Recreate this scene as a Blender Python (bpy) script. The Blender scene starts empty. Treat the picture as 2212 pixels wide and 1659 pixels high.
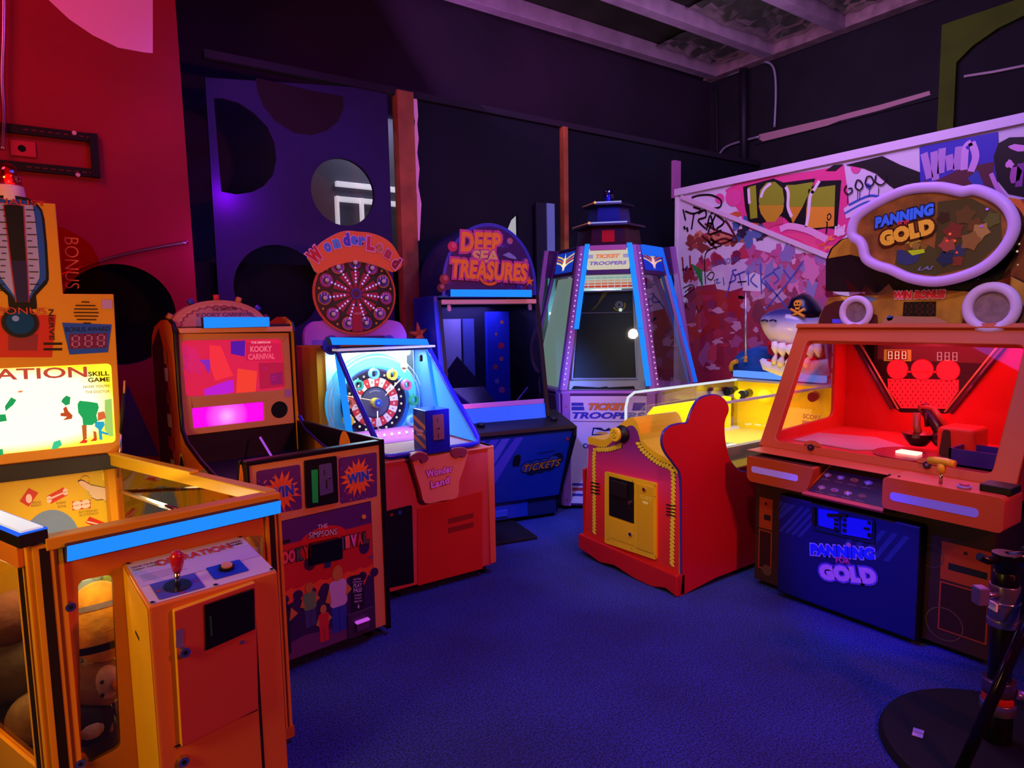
import bpy, bmesh, math, random
from mathutils import Vector as V, Matrix, geometry
R = math.radians
S = bpy.context.scene
COL = S.collection
random.seed(7)
# ------------------------------------------------------------------ camera (pixels of the 2212x1659 photograph)
PW, PH, FPX = 2212, 1659, 1410.0
CAM = V((0, 0, 1.5)); YAW, PITCH, ROLL = R(34.96), R(5.78), R(1.02)
FW = V((math.sin(YAW) * math.cos(PITCH), math.cos(YAW) * math.cos(PITCH), -math.sin(PITCH)))
_r = V((math.cos(YAW), -math.sin(YAW), 0)); _u = _r.cross(FW)
CX = math.cos(ROLL) * _r - math.sin(ROLL) * _u
CY = math.sin(ROLL) * _r + math.cos(ROLL) * _u
def hit(x, y, P, n):
    r = (x - PW / 2) / FPX * CX - (y - PH / 2) / FPX * CY + FW
    return CAM + r * ((V(P) - CAM).dot(n) / r.dot(n))
cd = bpy.data.cameras.new('camera'); cam = bpy.data.objects.new('camera', cd); COL.objects.link(cam)
M = Matrix((CX, CY, -FW)).transposed().to_4x4(); M.translation = CAM
cam.matrix_world = M; cd.sensor_width = 36; cd.lens = 36 * FPX / PW; cd.clip_start = .02; cd.clip_end = 100
S.camera = cam
S.view_settings.view_transform = 'Standard'; S.view_settings.look = 'None'
# ------------------------------------------------------------------ materials
def H(s):
    c = [int(s[i:i + 2], 16) / 255 for i in (0, 2, 4)]
    return tuple(((x + .055) / 1.055) ** 2.4 if x > .04045 else x / 12.92 for x in c) + (1,)
_M = {}
def mt(col, rough=.5, metal=0, em=0, noise=0, scale=8, coat=0, bump=0):
    key = (col, rough, metal, em, noise, scale, coat, bump)
    if key in _M: return _M[key]
    m = bpy.data.materials.new('paint_' + col); m.use_nodes = True
    N = m.node_tree.nodes; L = m.node_tree.links; b = N['Principled BSDF']
    b.inputs['Base Color'].default_value = H(col); b.inputs['Roughness'].default_value = rough
    b.inputs['Metallic'].default_value = metal; b.inputs['Specular IOR Level'].default_value = .35 if not em else .1
    if coat: b.inputs['Coat Weight'].default_value = coat; b.inputs['Coat Roughness'].default_value = .08
    if em:
        b.inputs['Emission Color'].default_value = H(col); b.inputs['Emission Strength'].default_value = em
        if em >= .7: b.inputs['Base Color'].default_value = (0.02, .02, .02, 1); b.inputs['Specular IOR Level'].default_value = 0
    if noise or bump:
        tc = N.new('ShaderNodeTexCoord'); nz = N.new('ShaderNodeTexNoise'); nz.inputs['Scale'].default_value = scale
        nz.inputs['Detail'].default_value = 6
        L.new(tc.outputs['Object'], nz.inputs['Vector'])
        if noise:
            mx = N.new('ShaderNodeMix'); mx.data_type = 'RGBA'; mx.blend_type = 'MULTIPLY'
            mp = N.new('ShaderNodeMapRange'); mp.inputs[1].default_value = .35; mp.inputs[2].default_value = .65
            mp.inputs[3].default_value = 1 - noise; mp.inputs[4].default_value = 1
            L.new(nz.outputs[0], mp.inputs[0]); mx.inputs[0].default_value = 1
            mx.inputs[6].default_value = H(col); L.new(mp.outputs[0], mx.inputs[7])
            L.new(mx.outputs[2], b.inputs['Base Color'])
        if bump:
            bp = N.new('ShaderNodeBump'); bp.inputs['Strength'].default_value = bump; bp.inputs['Distance'].default_value = .02
            L.new(nz.outputs[0], bp.inputs['Height']); L.new(bp.outputs[0], b.inputs['Normal'])
    _M[key] = m; return m
def glass(tint='ffffff', gl=.06, rough=.02, name='clear_glass'):
    key = ('g', tint, gl, rough)
    if key in _M: return _M[key]
    m = bpy.data.materials.new(name); m.use_nodes = True; N = m.node_tree.nodes; L = m.node_tree.links
    N.clear(); o = N.new('ShaderNodeOutputMaterial'); mx = N.new('ShaderNodeMixShader')
    t = N.new('ShaderNodeBsdfTransparent'); g = N.new('ShaderNodeBsdfGlossy'); lw = N.new('ShaderNodeLayerWeight')
    t.inputs[0].default_value = H(tint); g.inputs['Roughness'].default_value = rough
    lw.inputs[0].default_value = .25
    mp = N.new('ShaderNodeMapRange'); mp.inputs[3].default_value = gl; mp.inputs[4].default_value = .3
    L.new(lw.outputs['Fresnel'], mp.inputs[0]); L.new(mp.outputs[0], mx.inputs[0])
    L.new(t.outputs[0], mx.inputs[1]); L.new(g.outputs[0], mx.inputs[2]); L.new(mx.outputs[0], o.inputs[0])
    _M[key] = m; return m
def A(col, em=0): return mt(col, .45, 0, em)          # printed artwork colour
BLK = mt('0a080c', .5); CHROME = mt('c8c8d0', .22, 1); STEEL = mt('8d8f98', .35, .9)
LED = mt('0c86ff', .4, 0, 1.1); LEDD = mt('1060f0', .4, 0, 1)
# ------------------------------------------------------------------ frames and mesh builder
class Fr:
    def __init__(s, o=(0, 0, 0), ux=(1, 0, 0), uz=(0, 0, 1)):
        s.o = V(o); s.x = V(ux).normalized(); z = V(uz); z = (z - z.dot(s.x) * s.x).normalized(); s.z = z; s.y = s.z.cross(s.x)
    def p(s, a, b, c): return s.o + a * s.x + b * s.y + c * s.z
    def px(s, x, y, b=0):
        d = hit(x, y, s.o + b * s.y, s.y) - s.o; return (d.dot(s.x), d.dot(s.z))
    def P(s, pts, b=0): return [s.px(x, y, b) for x, y in pts]
    def sub(s, a, b, c, ang=0, tilt=0):
        ux = s.x * math.cos(ang) + s.y * math.sin(ang); uy = -s.x * math.sin(ang) + s.y * math.cos(ang)
        return Fr(s.p(a, b, c), ux, s.z * math.cos(tilt) + uy * math.sin(tilt))
W0 = Fr()
_T = {}
FONT = None
def glyphs(s, bold=0, shear=0, spc=1, lsp=1):
    key = (s, bold, shear, spc, lsp)
    if key in _T: return _T[key]
    c = bpy.data.curves.new('t', 'FONT'); c.body = s; c.size = 1; c.align_x = 'CENTER'; c.align_y = 'CENTER'
    c.offset = bold; c.shear = shear; c.space_character = spc; c.space_line = lsp; c.resolution_u = 3; c.fill_mode = 'FRONT'
    o = bpy.data.objects.new('t', c); me = bpy.data.meshes.new_from_object(o)
    vs = [(v.co.x, v.co.y) for v in me.vertices]; fs = [tuple(f.vertices) for f in me.polygons]
    bpy.data.objects.remove(o); bpy.data.curves.remove(c); bpy.data.meshes.remove(me)
    xs = [v[0] for v in vs]; ys = [v[1] for v in vs]
    mx, my = (min(xs) + max(xs)) / 2, (min(ys) + max(ys)) / 2
    vs = [(x - mx, y - my) for x, y in vs]
    _T[key] = (vs, fs, max(xs) - min(xs), max(ys) - min(ys)); return _T[key]
class MB:
    def __init__(s, fr=W0): s.fr = fr; s.v = []; s.f = []
    def at(s, fr): s.fr = fr; return s
    def add(s, pts, faces, m, smooth=False):
        n = len(s.v); s.v += [s.fr.p(*p) for p in pts]
        for i, f in enumerate(faces):
            s.f.append((tuple(n + k for k in f), m[i] if isinstance(m, (list, tuple)) else m, smooth))
        return s
    def box(s, x0, x1, y0, y1, z0, z1, m):
        return s.add([(x, y, z) for z in (z0, z1) for y in (y0, y1) for x in (x0, x1)],
                     [(0, 2, 3, 1), (4, 5, 7, 6), (0, 1, 5, 4), (2, 6, 7, 3), (0, 4, 6, 2), (1, 3, 7, 5)], m)
    def hexa(s, a, b, m):      # two loops of points joined
        n = len(a); return s.add(list(a) + list(b), [tuple(range(n))[::-1], tuple(range(n, 2 * n))] + [(i, (i + 1) % n, n + (i + 1) % n, n + i) for i in range(n)], m)
    def poly(s, pts, y, m, holes=()):
        loops = [[V((p[0], p[1], 0)) for p in pts]] + [[V((p[0], p[1], 0)) for p in h] for h in holes]
        flat = [p for l in loops for p in l]
        tri = geometry.tessellate_polygon(loops) if (holes or len(pts) > 4) else [tuple(range(len(pts)))]
        return s.add([(p.x, y, p.y) for p in flat], [tuple(t) for t in tri], m)
    def L(s, pts, k, m, **q): return s.poly(pts, -.0007 * k, m, **q)
    def prism(s, pts, y0, y1, m, ms=None, holes=(), ax='y'):
        ms = ms or m
        def T(p, d): return (p[0], d, p[1]) if ax == 'y' else ((d, p[0], p[1]) if ax == 'x' else (p[0], p[1], d))
        loops = [[V((p[0], p[1], 0)) for p in pts]] + [[V((p[0], p[1], 0)) for p in h] for h in holes]
        flat = [p for l in loops for p in l]; n = len(flat)
        tri = [tuple(t) for t in geometry.tessellate_polygon(loops)]
        P_ = [T(p, y0) for p in flat] + [T(p, y1) for p in flat]
        fs = tri + [tuple(n + k for k in t)[::-1] for t in tri]; mm = [m] * len(fs)
        b = 0
        for l in loops:
            k = len(l)
            for i in range(k): fs.append((b + i, b + (i + 1) % k, n + b + (i + 1) % k, n + b + i)); mm.append(ms)
            b += k
        return s.add(P_, fs, mm)
    def tube(s, pts, r, m, n=8, closed=False, flat=1):
        P_ = [s.fr.p(*p) for p in pts]; k = len(P_); rs = r if isinstance(r, (list, tuple)) else [r] * k
        base = len(s.v); up = None
        for i in range(k):
            a = P_[(i - 1) % k] if (closed or i) else P_[i]; b = P_[(i + 1) % k] if (closed or i < k - 1) else P_[i]
            t = (b - a).normalized()
            if up is None: up = t.orthogonal().normalized() if abs(t.z) > .9 else t.cross(V((0, 0, 1))).normalized()
            up = (up - up.dot(t) * t); up = up.normalized() if up.length > 1e-6 else t.orthogonal().normalized()
            w = t.cross(up)
            for j in range(n):
                q = 2 * math.pi * j / n; s.v.append(P_[i] + rs[i] * (math.cos(q) * up + math.sin(q) * w * flat))
        for i in range(k if closed else k - 1):
            for j in range(n):
                a = base + i * n; b = base + ((i + 1) % k) * n
                s.f.append(((a + j, a + (j + 1) % n, b + (j + 1) % n, b + j), m, True))
        if not closed:
            s.f.append((tuple(base + j for j in range(n))[::-1], m, False)); s.f.append((tuple(base + (k - 1) * n + j for j in range(n)), m, False))
        return s
    def rod(s, a, b, r, m, n=12, r2=None): return s.tube([a, b], [r, r if r2 is None else r2], m, n)
    def sph(s, c, r, m, n=14, k=9, z0=-1, z1=1):
        rx, ry, rz = r if isinstance(r, (tuple, list)) else (r, r, r); P_ = []; fs = []
        for i in range(k + 1):
            t = math.pi * i / k; 
            for j in range(n):
                q = 2 * math.pi * j / n; zz = max(z0, min(z1, -math.cos(t)))
                P_.append((c[0] + rx * math.sin(t) * math.cos(q), c[1] + ry * math.sin(t) * math.sin(q), c[2] + rz * zz))
        for i in range(k):
            for j in range(n): fs.append((i * n + j, i * n + (j + 1) % n, (i + 1) * n + (j + 1) % n, (i + 1) * n + j))
        return s.add(P_, fs, m, True)
    def disc(s, x, z, r, k, m, n=28, rz=None):
        rz = rz or r; return s.add([(x + r * math.cos(2 * math.pi * i / n), -.0007 * k, z + rz * math.sin(2 * math.pi * i / n)) for i in range(n)], [tuple(range(n))], m)
    def ring(s, x, z, r0, r1, k, m, n=28, a0=0, a1=360, d=0):
        full = a1 - a0 >= 360; c = n if full else n + 1; P_ = []
        for r in (r0, r1):
            for i in range(c): q = R(a0 + (a1 - a0) * i / n); P_.append((x + r * math.cos(q), -.0007 * k - d, z + r * math.sin(q)))
        return s.add(P_, [(i, (i + 1) % c, c + (i + 1) % c, c + i) for i in range(n)], m)
    def drum(s, x, z, r, y0, y1, m, n=24, r1=None):
        r1 = r if r1 is None else r1
        a = [(x + r * math.cos(2 * math.pi * i / n), y0, z + r * math.sin(2 * math.pi * i / n)) for i in range(n)]
        b = [(x + r1 * math.cos(2 * math.pi * i / n), y1, z + r1 * math.sin(2 * math.pi * i / n)) for i in range(n)]
        return s.hexa(a, b, m)
    def text(s, t, x, z, h, k, m, w=None, bold=.02, shear=0, rot=0, spc=1, lsp=1, out=None, depth=0, arc=None):
        vs, fs, tw, th = glyphs(t, bold, shear, spc, lsp); sz = h / th; sx = (w / tw) if w else sz
        if out:
            s.text(t, x, z, h * (1 + out[1] * 1.1), k, out[0], w=(w or tw * sz) * (1 + out[1] * .35 * h / (w or tw * sz) * 3), bold=bold + out[1] * .35, shear=shear, rot=rot, spc=spc, lsp=lsp, depth=depth); k += 1
        c, q = math.cos(rot), math.sin(rot); P_ = []
        for a, b in vs:
            a *= sx; b *= sz
            if arc:
                g = a / arc; rr = arc + b; a, b = rr * math.sin(g), rr * math.cos(g) - arc
            P_.append((x + a * c - b * q, -.0007 * k - depth, z + a * q + b * c))
        return s.add(P_, fs, m)
    def tpx(s, t, p0, p1, h, k, m, **q):       # text between two photo pixels of the frame's plane (its middle line)
        a = V(s.fr.px(*p0)); b = V(s.fr.px(*p1)); d = b - a; c = (a + b) / 2
        hh = (V(s.fr.px(p0[0], p0[1] - h / 2)) - V(s.fr.px(p0[0], p0[1] + h / 2))).length
        return s.text(t, c.x, c.y, hh, k, m, w=d.length, rot=math.atan2(d.y, d.x), **q)
    def star(s, x, z, r0, r1, n, k, m, rot=0, jit=0, sx=1):
        pts = []
        for i in range(2 * n):
            r = (r1 if i % 2 == 0 else r0) * (1 + jit * (random.random() - .5)); q = rot + math.pi * i / n
            pts.append((x + sx * r * math.cos(q), z + r * math.sin(q)))
        return s.L(pts, k, m)
    def seg7(s, p, n, m, k=2, off=None, val='888'):
        a, b, c, d = [V(q) for q in p]     # four corners bl br tr tl
        def Q(u, v): return tuple(a * (1 - u) * (1 - v) + b * u * (1 - v) + c * u * v + d * (1 - u) * v)
        for i in range(n):
            x0 = (i + .2) / n; x1 = (i + .85) / n; t = .13 / n
            for (u0, v0, u1, v1) in ((x0, .1, x1, .16), (x0, .47, x1, .53), (x0, .84, x1, .9), (x0, .1, x0 + t, .9), (x1 - t, .1, x1, .9)):
                s.L([Q(u0, v0), Q(u1, v0), Q(u1, v1), Q(u0, v1)], k, m)
        return s
    def build(s, name, root=None, bevel=0, label=None, seg=2, sub=0):
        me = bpy.data.meshes.new(name); off = root['_o'] if root is not None and '_o' in root else (V(root.get('_w', (0, 0, 0))) if root is not None else V((0, 0, 0)))
        off = V(off)
        me.from_pydata([v - off for v in s.v], [], [f[0] for f in s.f])
        slots = []
        for pl, f in zip(me.polygons, s.f):
            if f[1] not in slots: slots.append(f[1]); me.materials.append(f[1])
            pl.material_index = slots.index(f[1]); pl.use_smooth = f[2]
        bm = bmesh.new(); bm.from_mesh(me); bmesh.ops.recalc_face_normals(bm, faces=bm.faces); bm.to_mesh(me); bm.free()
        o = bpy.data.objects.new(name, me); COL.objects.link(o)
        if root is not None: o.parent = root; o['_w'] = tuple(off)
        if bevel:
            b = o.modifiers.new('bevel', 'BEVEL'); b.width = bevel; b.segments = seg; b.limit_method = 'ANGLE'; b.angle_limit = R(40)
        if sub:
            b = o.modifiers.new('smooth', 'SUBSURF'); b.levels = b.render_levels = sub
        if label: o['label'] = label
        return o
def thing(name, label, cat, loc, group=None):
    o = bpy.data.objects.new(name, None); COL.objects.link(o); o.location = loc; o.empty_display_size = .1
    o['_w'] = tuple(loc); o['label'] = label; o['category'] = cat
    if group: o['group'] = group
    return o
def tag(o, label, cat, group=None, kind=None):
    o['label'] = label; o['category'] = cat
    if group: o['group'] = group
    if kind: o['kind'] = kind
    return o
def solo(mb, name, label, cat, group=None, **q):
    """a thing that is one mesh; its origin is put at its own base"""
    lo = V((sum(v.x for v in mb.v) / len(mb.v), sum(v.y for v in mb.v) / len(mb.v), min(v.z for v in mb.v)))
    mb.v = [v - lo for v in mb.v]; o = mb.build(name, **q); o.location = lo; return tag(o, label, cat, group)
def struct(o): o['kind'] = 'structure'; return o
def screws(fr, pts, r=.006, b=0, m=None):
    mb = MB(fr)
    for x, z in pts: mb.drum(x, z, r, b - .003, b, m or STEEL, 10, r)
    return mb
def circ(x, z, r, n=40, rz=None, a0=0, a1=360):
    k = n if a1 - a0 >= 360 else n + 1
    return [(x + r * math.cos(R(a0 + (a1 - a0) * i / n)), z + (rz or r) * math.sin(R(a0 + (a1 - a0) * i / n))) for i in range(k)]
def rrect(x0, x1, z0, z1, r, n=5):
    out = []
    for cx, cz, a in ((x1 - r, z1 - r, 0), (x0 + r, z1 - r, 90), (x0 + r, z0 + r, 180), (x1 - r, z0 + r, 270)):
        for i in range(n + 1): q = R(a + 90 * i / n); out.append((cx + r * math.cos(q), cz + r * math.sin(q)))
    return out
def rquad(pts, r=.02, n=4):
    """rounded corners on any polygon"""
    out = []; k = len(pts)
    for i in range(k):
        a, b, c = V(pts[i - 1]), V(pts[i]), V(pts[(i + 1) % k])
        u = (a - b); w = (c - b); d = min(r, u.length * .45, w.length * .45)
        p, q = b + u.normalized() * d, b + w.normalized() * d
        for j in range(n + 1):
            t = j / n; z = p * (1 - t) ** 2 + b * 2 * t * (1 - t) + q * t * t; out.append((z.x, z.y))
    return out
def spline(pts, n=6, closed=False):
    k = len(pts); out = []; P_ = [V(p) for p in pts]
    for i in range(k if closed else k - 1):
        p0 = P_[i - 1] if (closed or i) else P_[i]; p1 = P_[i]; p2 = P_[(i + 1) % k]; p3 = P_[(i + 2) % k] if (closed or i < k - 2) else P_[(i + 1) % k]
        for j in range(n):
            t = j / n; q = .5 * ((2 * p1) + (-p0 + p2) * t + (2 * p0 - 5 * p1 + 4 * p2 - p3) * t * t + (-p0 + 3 * p1 - 3 * p2 + p3) * t ** 3); out.append(tuple(q))
    if not closed: out.append(tuple(P_[-1]))
    return out
# ------------------------------------------------------------------ the room
def carpet():
    m = bpy.data.materials.new('blue_carpet'); m.use_nodes = True; N = m.node_tree.nodes; L = m.node_tree.links; b = N['Principled BSDF']
    tc = N.new('ShaderNodeTexCoord'); n1 = N.new('ShaderNodeTexNoise'); n1.inputs['Scale'].default_value = 130; n1.inputs['Detail'].default_value = 3
    n2 = N.new('ShaderNodeTexNoise'); n2.inputs['Scale'].default_value = 2.2; n2.inputs['Detail'].default_value = 4
    vo = N.new('ShaderNodeTexVoronoi'); vo.inputs['Scale'].default_value = 55
    for q in (n1, n2, vo): L.new(tc.outputs['Object'], q.inputs['Vector'])
    r = N.new('ShaderNodeValToRGB'); r.color_ramp.elements[0].position = .36; r.color_ramp.elements[1].position = .68
    r.color_ramp.elements[0].color = H('0a0e3c'); r.color_ramp.elements[1].color = H('2c44b8'); L.new(n1.outputs[0], r.inputs[0])
    mp = N.new('ShaderNodeMapRange'); mp.inputs[1].default_value = .3; mp.inputs[2].default_value = .7; mp.inputs[3].default_value = .65; mp.inputs[4].default_value = 1.1
    L.new(n2.outputs[0], mp.inputs[0]); mx = N.new('ShaderNodeMix'); mx.data_type = 'RGBA'; mx.blend_type = 'MULTIPLY'; mx.inputs[0].default_value = 1
    L.new(r.outputs[0], mx.inputs[6]); L.new(mp.outputs[0], mx.inputs[7])
    sp = N.new('ShaderNodeMath'); sp.operation = 'LESS_THAN'; sp.inputs[1].default_value = .07; L.new(vo.outputs['Distance'], sp.inputs[0])
    m2 = N.new('ShaderNodeMix'); m2.data_type = 'RGBA'; L.new(sp.outputs[0], m2.inputs[0]); L.new(mx.outputs[2], m2.inputs[6]); m2.inputs[7].default_value = H('6c88f0')
    L.new(m2.outputs[2], b.inputs['Base Color']); b.inputs['Roughness'].default_value = .95
    bp = N.new('ShaderNodeBump'); bp.inputs['Strength'].default_value = .6; bp.inputs['Distance'].default_value = .01; L.new(n1.outputs[0], bp.inputs['Height']); L.new(bp.outputs[0], b.inputs['Normal'])
    return m
X0, X1, Y0, Y1, ZC = -3.0, 6.7, -2.5, 5.3, 4.36
struct(MB().box(X0, X1, Y0, Y1, -.06, 0, carpet()).build('floor'))
DARKW = mt('2a1c38', .8, 0, 0, .25, 3); NAVY = mt('0b0b24', .85, 0, 0, .3, 2)
struct(MB().box(X0, X1 + .1, Y1, Y1 + .1, 0, ZC, mt('2e1838', .85, 0, 0, .4, 1.2)).build('wall_back'))
struct(MB().box(X1, X1 + .1, Y0, Y1, 0, ZC, mt('221a2c', .9, 0, 0, .35, 2)).build('wall_right'))
struct(MB().box(X0 - .1, X0, Y0, Y1, 0, ZC, DARKW).build('wall_left'))
struct(MB().box(X0, X1, Y0 - .1, Y0, 0, ZC, DARKW).build('wall_front'))
foil = mt('77756c', .35, .55, 0, .6, 5, 0, .9)
struct(MB().box(X0, X1, Y0, Y1, ZC + .05, ZC + .12, mt('34322a', .6, .2, 0, .55, 3, 0, .5)).build('ceiling'))
# rafters and wall plate
RAF = mt('b48cb8', .5, 0, 0, .25, 6)
ti = 1
for y in (5.14, 4.4, 3.62, 2.84, 2.06, 1.28):
    mb = MB().box(X0, X1 - .16, y - .045, y + .045, ZC - .1, ZC + .049, RAF)
    mb.box(X0, X1 - .16, y + .045, y + .075, ZC - .1, ZC - .08, RAF)
    struct(mb.build('trim_%d' % ti, bevel=.004)); ti += 1
mb = MB().box(X1 - .16, X1 - .02, Y0 + .05, Y1 - .02, ZC - .1, ZC + .049, mt('a87c96', .6, 0, 0, .4, 9)); struct(mb.build('trim_%d' % ti, bevel=.004)); ti += 1
# crumpled foil insulation sheets sagging between rafters near the right wall
for k, (y0, y1, xs) in enumerate(((4.47, 5.06, 5.5), (3.69, 4.33, 5.1), (2.91, 3.55, 5.2))):
    mb = MB(); n, q = 14, 6; rr = random.Random(k); P_ = []
    for i in range(n + 1):
        for j in range(q + 1): P_.append((xs + (X1 - .17 - xs) * i / n, y0 + (y1 - y0) * j / q, ZC + .03 - .05 * rr.random()))
    mb.add(P_, [(i * (q + 1) + j, i * (q + 1) + j + 1, (i + 1) * (q + 1) + j + 1, (i + 1) * (q + 1) + j) for i in range(n) for j in range(q)], mt('c9c7b8', .25, .9, 0, .3, 12))
    solo(mb, 'insulation_foil', ['crumpled silver foil insulation between the two rafters nearest the back wall', 'crumpled silver foil insulation sheet in the middle rafter bay', 'bright crumpled foil insulation in the third rafter bay from the back wall'][k], 'insulation', 'foil insulation sheets under the roof')
# red wall with a round opening
fr = Fr((0, 4.4, 0))
cx, cz = fr.px(260, 680)
mb = MB(fr).prism([(X0, 0), (.745, 0), (.72, ZC), (X0, ZC)], 0, .1, mt('980c28', .75, 0, 0, .18, 2), mt('1a0a10', .8), holes=[circ(cx, cz, .29, 48)])
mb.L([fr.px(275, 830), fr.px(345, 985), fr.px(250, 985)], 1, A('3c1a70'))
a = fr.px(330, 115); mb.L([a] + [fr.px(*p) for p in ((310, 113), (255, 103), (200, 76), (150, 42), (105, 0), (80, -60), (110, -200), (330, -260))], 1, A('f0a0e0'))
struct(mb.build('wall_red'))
struct(MB().box(X0, X1, Y1 - .6, Y1 - .58, 0, 1.9, mt('050408', .9)).build('trim_%d' % ti)); ti += 1  # black sheet standing for the darkness behind the round openings
# dark partition of painted panels with cut out shapes, timber posts between
fr = Fr((0, 4.6, 0)); PZ = 3.16
D_ = fr.P([(462, 212), (480, 212), (515, 222), (550, 245), (578, 275), (593, 310), (597, 345), (590, 378), (570, 402), (545, 415), (510, 420), (478, 414)])
c1 = fr.px(742, 415); big = fr.px(602, 622)
mb = MB(fr).prism([(.9, 0), (2.14, 0), (2.14, PZ + .03), (.9, PZ - .12)], 0, .03, mt('2c1c58', .8, 0, 0, .2, 2), mt('120a1c', .8), holes=[D_, circ(c1[0], c1[1], .235, 44), circ(big[0], big[1], .29, 44)])
hm = fr.P([(553, 168), (600, 178), (660, 193), (741, 208), (742, 235), (730, 262), (705, 283), (672, 292), (635, 287), (595, 262), (568, 228), (555, 195)])
mb.L(hm, 1, mt('24101c', .9))
struct(mb.build('wall_partition', None))
mb = MB(fr).prism([(2.35, 0), (3.78, 0), (3.78, PZ), (2.35, PZ)], .01, .04, NAVY, NAVY, holes=[[fr.px(*p) for p in ((1120, 462), (1121, 520), (1096, 520), (1098, 495), (1106, 475))]])
drip = [(884, 206), (893, 207), (896, 250), (894, 268), (897, 300), (894, 330), (899, 365), (896, 400), (903, 440), (899, 520), (895, 520), (893, 420), (888, 380), (890, 340), (886, 300), (889, 262), (885, 240)]
mb.L(fr.P([(x + 7, y) for x, y in drip]), 4, mt('e080c0', .6, 0, .25))
struct(mb.build('wall_partition'))
MB_ = MB(fr).box(3.84, 6.68, .01, .04, 0, PZ, NAVY); struct(MB_.build('wall_partition'))
struct(MB().box(.9, 6.68, 4.585, 4.65, PZ, PZ + .05, mt('241830', .8)).build('trim_%d' % ti)); ti += 1
WOOD = mt('b8603a', .6, 0, 0, .35, 7)
MB_ = MB(fr); a, b = fr.px(853, 300)[0], fr.px(884, 300)[0]
MB_.box(2.2, 2.335, -.045, .05, 0, PZ + .03, WOOD)
solo(MB_, 'timber_post', 'thick bare timber post rising behind the two arcade signs', 'post', 'bare timber posts in the dark wall', bevel=.004)
MB_ = MB(fr).box(3.785, 3.835, -.045, .05, 0, PZ, WOOD); solo(MB_, 'timber_post', 'thin timber post to the left of the tower game roof', 'post', 'bare timber posts in the dark wall', bevel=.004)
q0, q1 = fr.px(1452, 347), fr.px(1464, 430)
solo(MB(fr).box(q0[0], q1[0] + .01, -.03, .009, q1[1], q0[1], mt('c268b8', .6)), 'wall_batten', 'short pink painted batten high on the dark wall beside the graffiti board', 'batten')
q0, q1 = fr.px(1174, 441), fr.px(1193, 640)
mb = MB(fr); mb.box(q0[0] - .12, q0[0] - .01, -.05, -.02, 0, q0[1], mt('1c2238', .6)); mb.box(q0[0] - .01, q0[0] + .075, -.06, -.02, 0, q0[1], mt('7fa6d8', .5))
solo(mb, 'leaning_plank', 'pale blue edged plank standing behind the blue arched cabinet', 'plank')
# panel and rails, lit by glow in their material, seen through the round opening
fr = Fr((0, 5.29, 0)); zr = fr.px(760, 402)[1]
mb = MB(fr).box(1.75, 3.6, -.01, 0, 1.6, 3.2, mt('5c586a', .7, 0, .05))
struct(mb.build('trim_%d' % ti)); ti += 1
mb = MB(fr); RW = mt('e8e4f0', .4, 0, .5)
for dz in (0, -.12): mb.box(fr.px(722, 400)[0], 3.1, -.05, -.011, zr + dz - .02, zr + dz + .02, RW)
for px_ in (724, 777): x = fr.px(px_, 430)[0]; mb.box(x - .012, x + .012, -.06, -.011, zr - .75, zr - .1, RW)
solo(mb, 'wall_rail', 'white double rail and uprights seen through the round cut-out', 'rail', bevel=.003)
mb = MB(fr).box(3.62, 3.85, -.05, .009, 1.9, 2.9, RW); struct(mb.build('trim_%d' % ti)); ti += 1  # glowing board stands for the lit wall seen through the gap
# bracket and outlet on the red wall
fr = Fr((0, 4.4, 0))
mb = MB(fr); a, b = fr.px(205, 292), fr.px(205, 385); x0 = -.6
BR = mt('0c0808', .5, .3)
mb.box(x0, a[0] + .01, -.03, -.005, a[1] - .045, a[1], BR).box(x0, a[0] + .01, -.03, -.005, b[1], b[1] + .045, BR).box(a[0] - .03, a[0] + .01, -.04, -.004, b[1], a[1], BR)
for i in range(9):
    for z in (a[1] - .022, b[1] + .022): mb.box(-.05 + i * .035, -.028 + i * .035, -.0315, -.03, z - .004, z + .004, A('5a0818'))
r = thing('wall_bracket', 'black slotted steel television bracket frame on the red wall', 'bracket', (a[0] - .3, 4.39, b[1]))
mb.build('frame', r, .003); mb = MB(fr)
for p in ((160, 290), (168, 380)): q = fr.px(*p); mb.drum(q[0], q[1], .011, -.034, -.03, mt('d8a0b8', .4))
mb.build('bolt', r)
q = fr.px(50, 322); mb = MB(fr).box(q[0] - .055, q[0] + .055, -.012, 0, q[1] - .04, q[1] + .04, mt('b8203c', .4)); 
r = thing('wall_outlet', 'red painted outlet plate inside the black bracket', 'outlet', (q[0], 4.4, q[1] - .04)); mb.build('plate', r, .003)
MB(fr).drum(q[0] - .005, q[1], .018, -.0125, -.012, mt('050202', .9)).build('socket_hole', r)
pts = [fr.px(*p) for p in ((0, 655), (120, 600), (200, 570), (260, 552), (330, 537), (405, 524))]
pts = spline([(a, -.012, c) for a, c in pts], 5)
solo(MB(fr).tube(pts, .011, glass('e8c8e8', .35, .2, 'clear_hose')), 'clear_hose', 'clear plastic hose running along the red wall above the round opening', 'hose')
pts = spline([(a, -.06, c) for a, c in fr.P([(10, -20), (9, 80), (6, 180), (10, 260), (6, 330)])], 6)
solo(MB(fr).tube(pts, .013, glass('e0b8c8', .3, .2, 'clear_hose')), 'hanging_hose', 'clear ribbed hose hanging down at the left edge of the red wall', 'hose')
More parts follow.
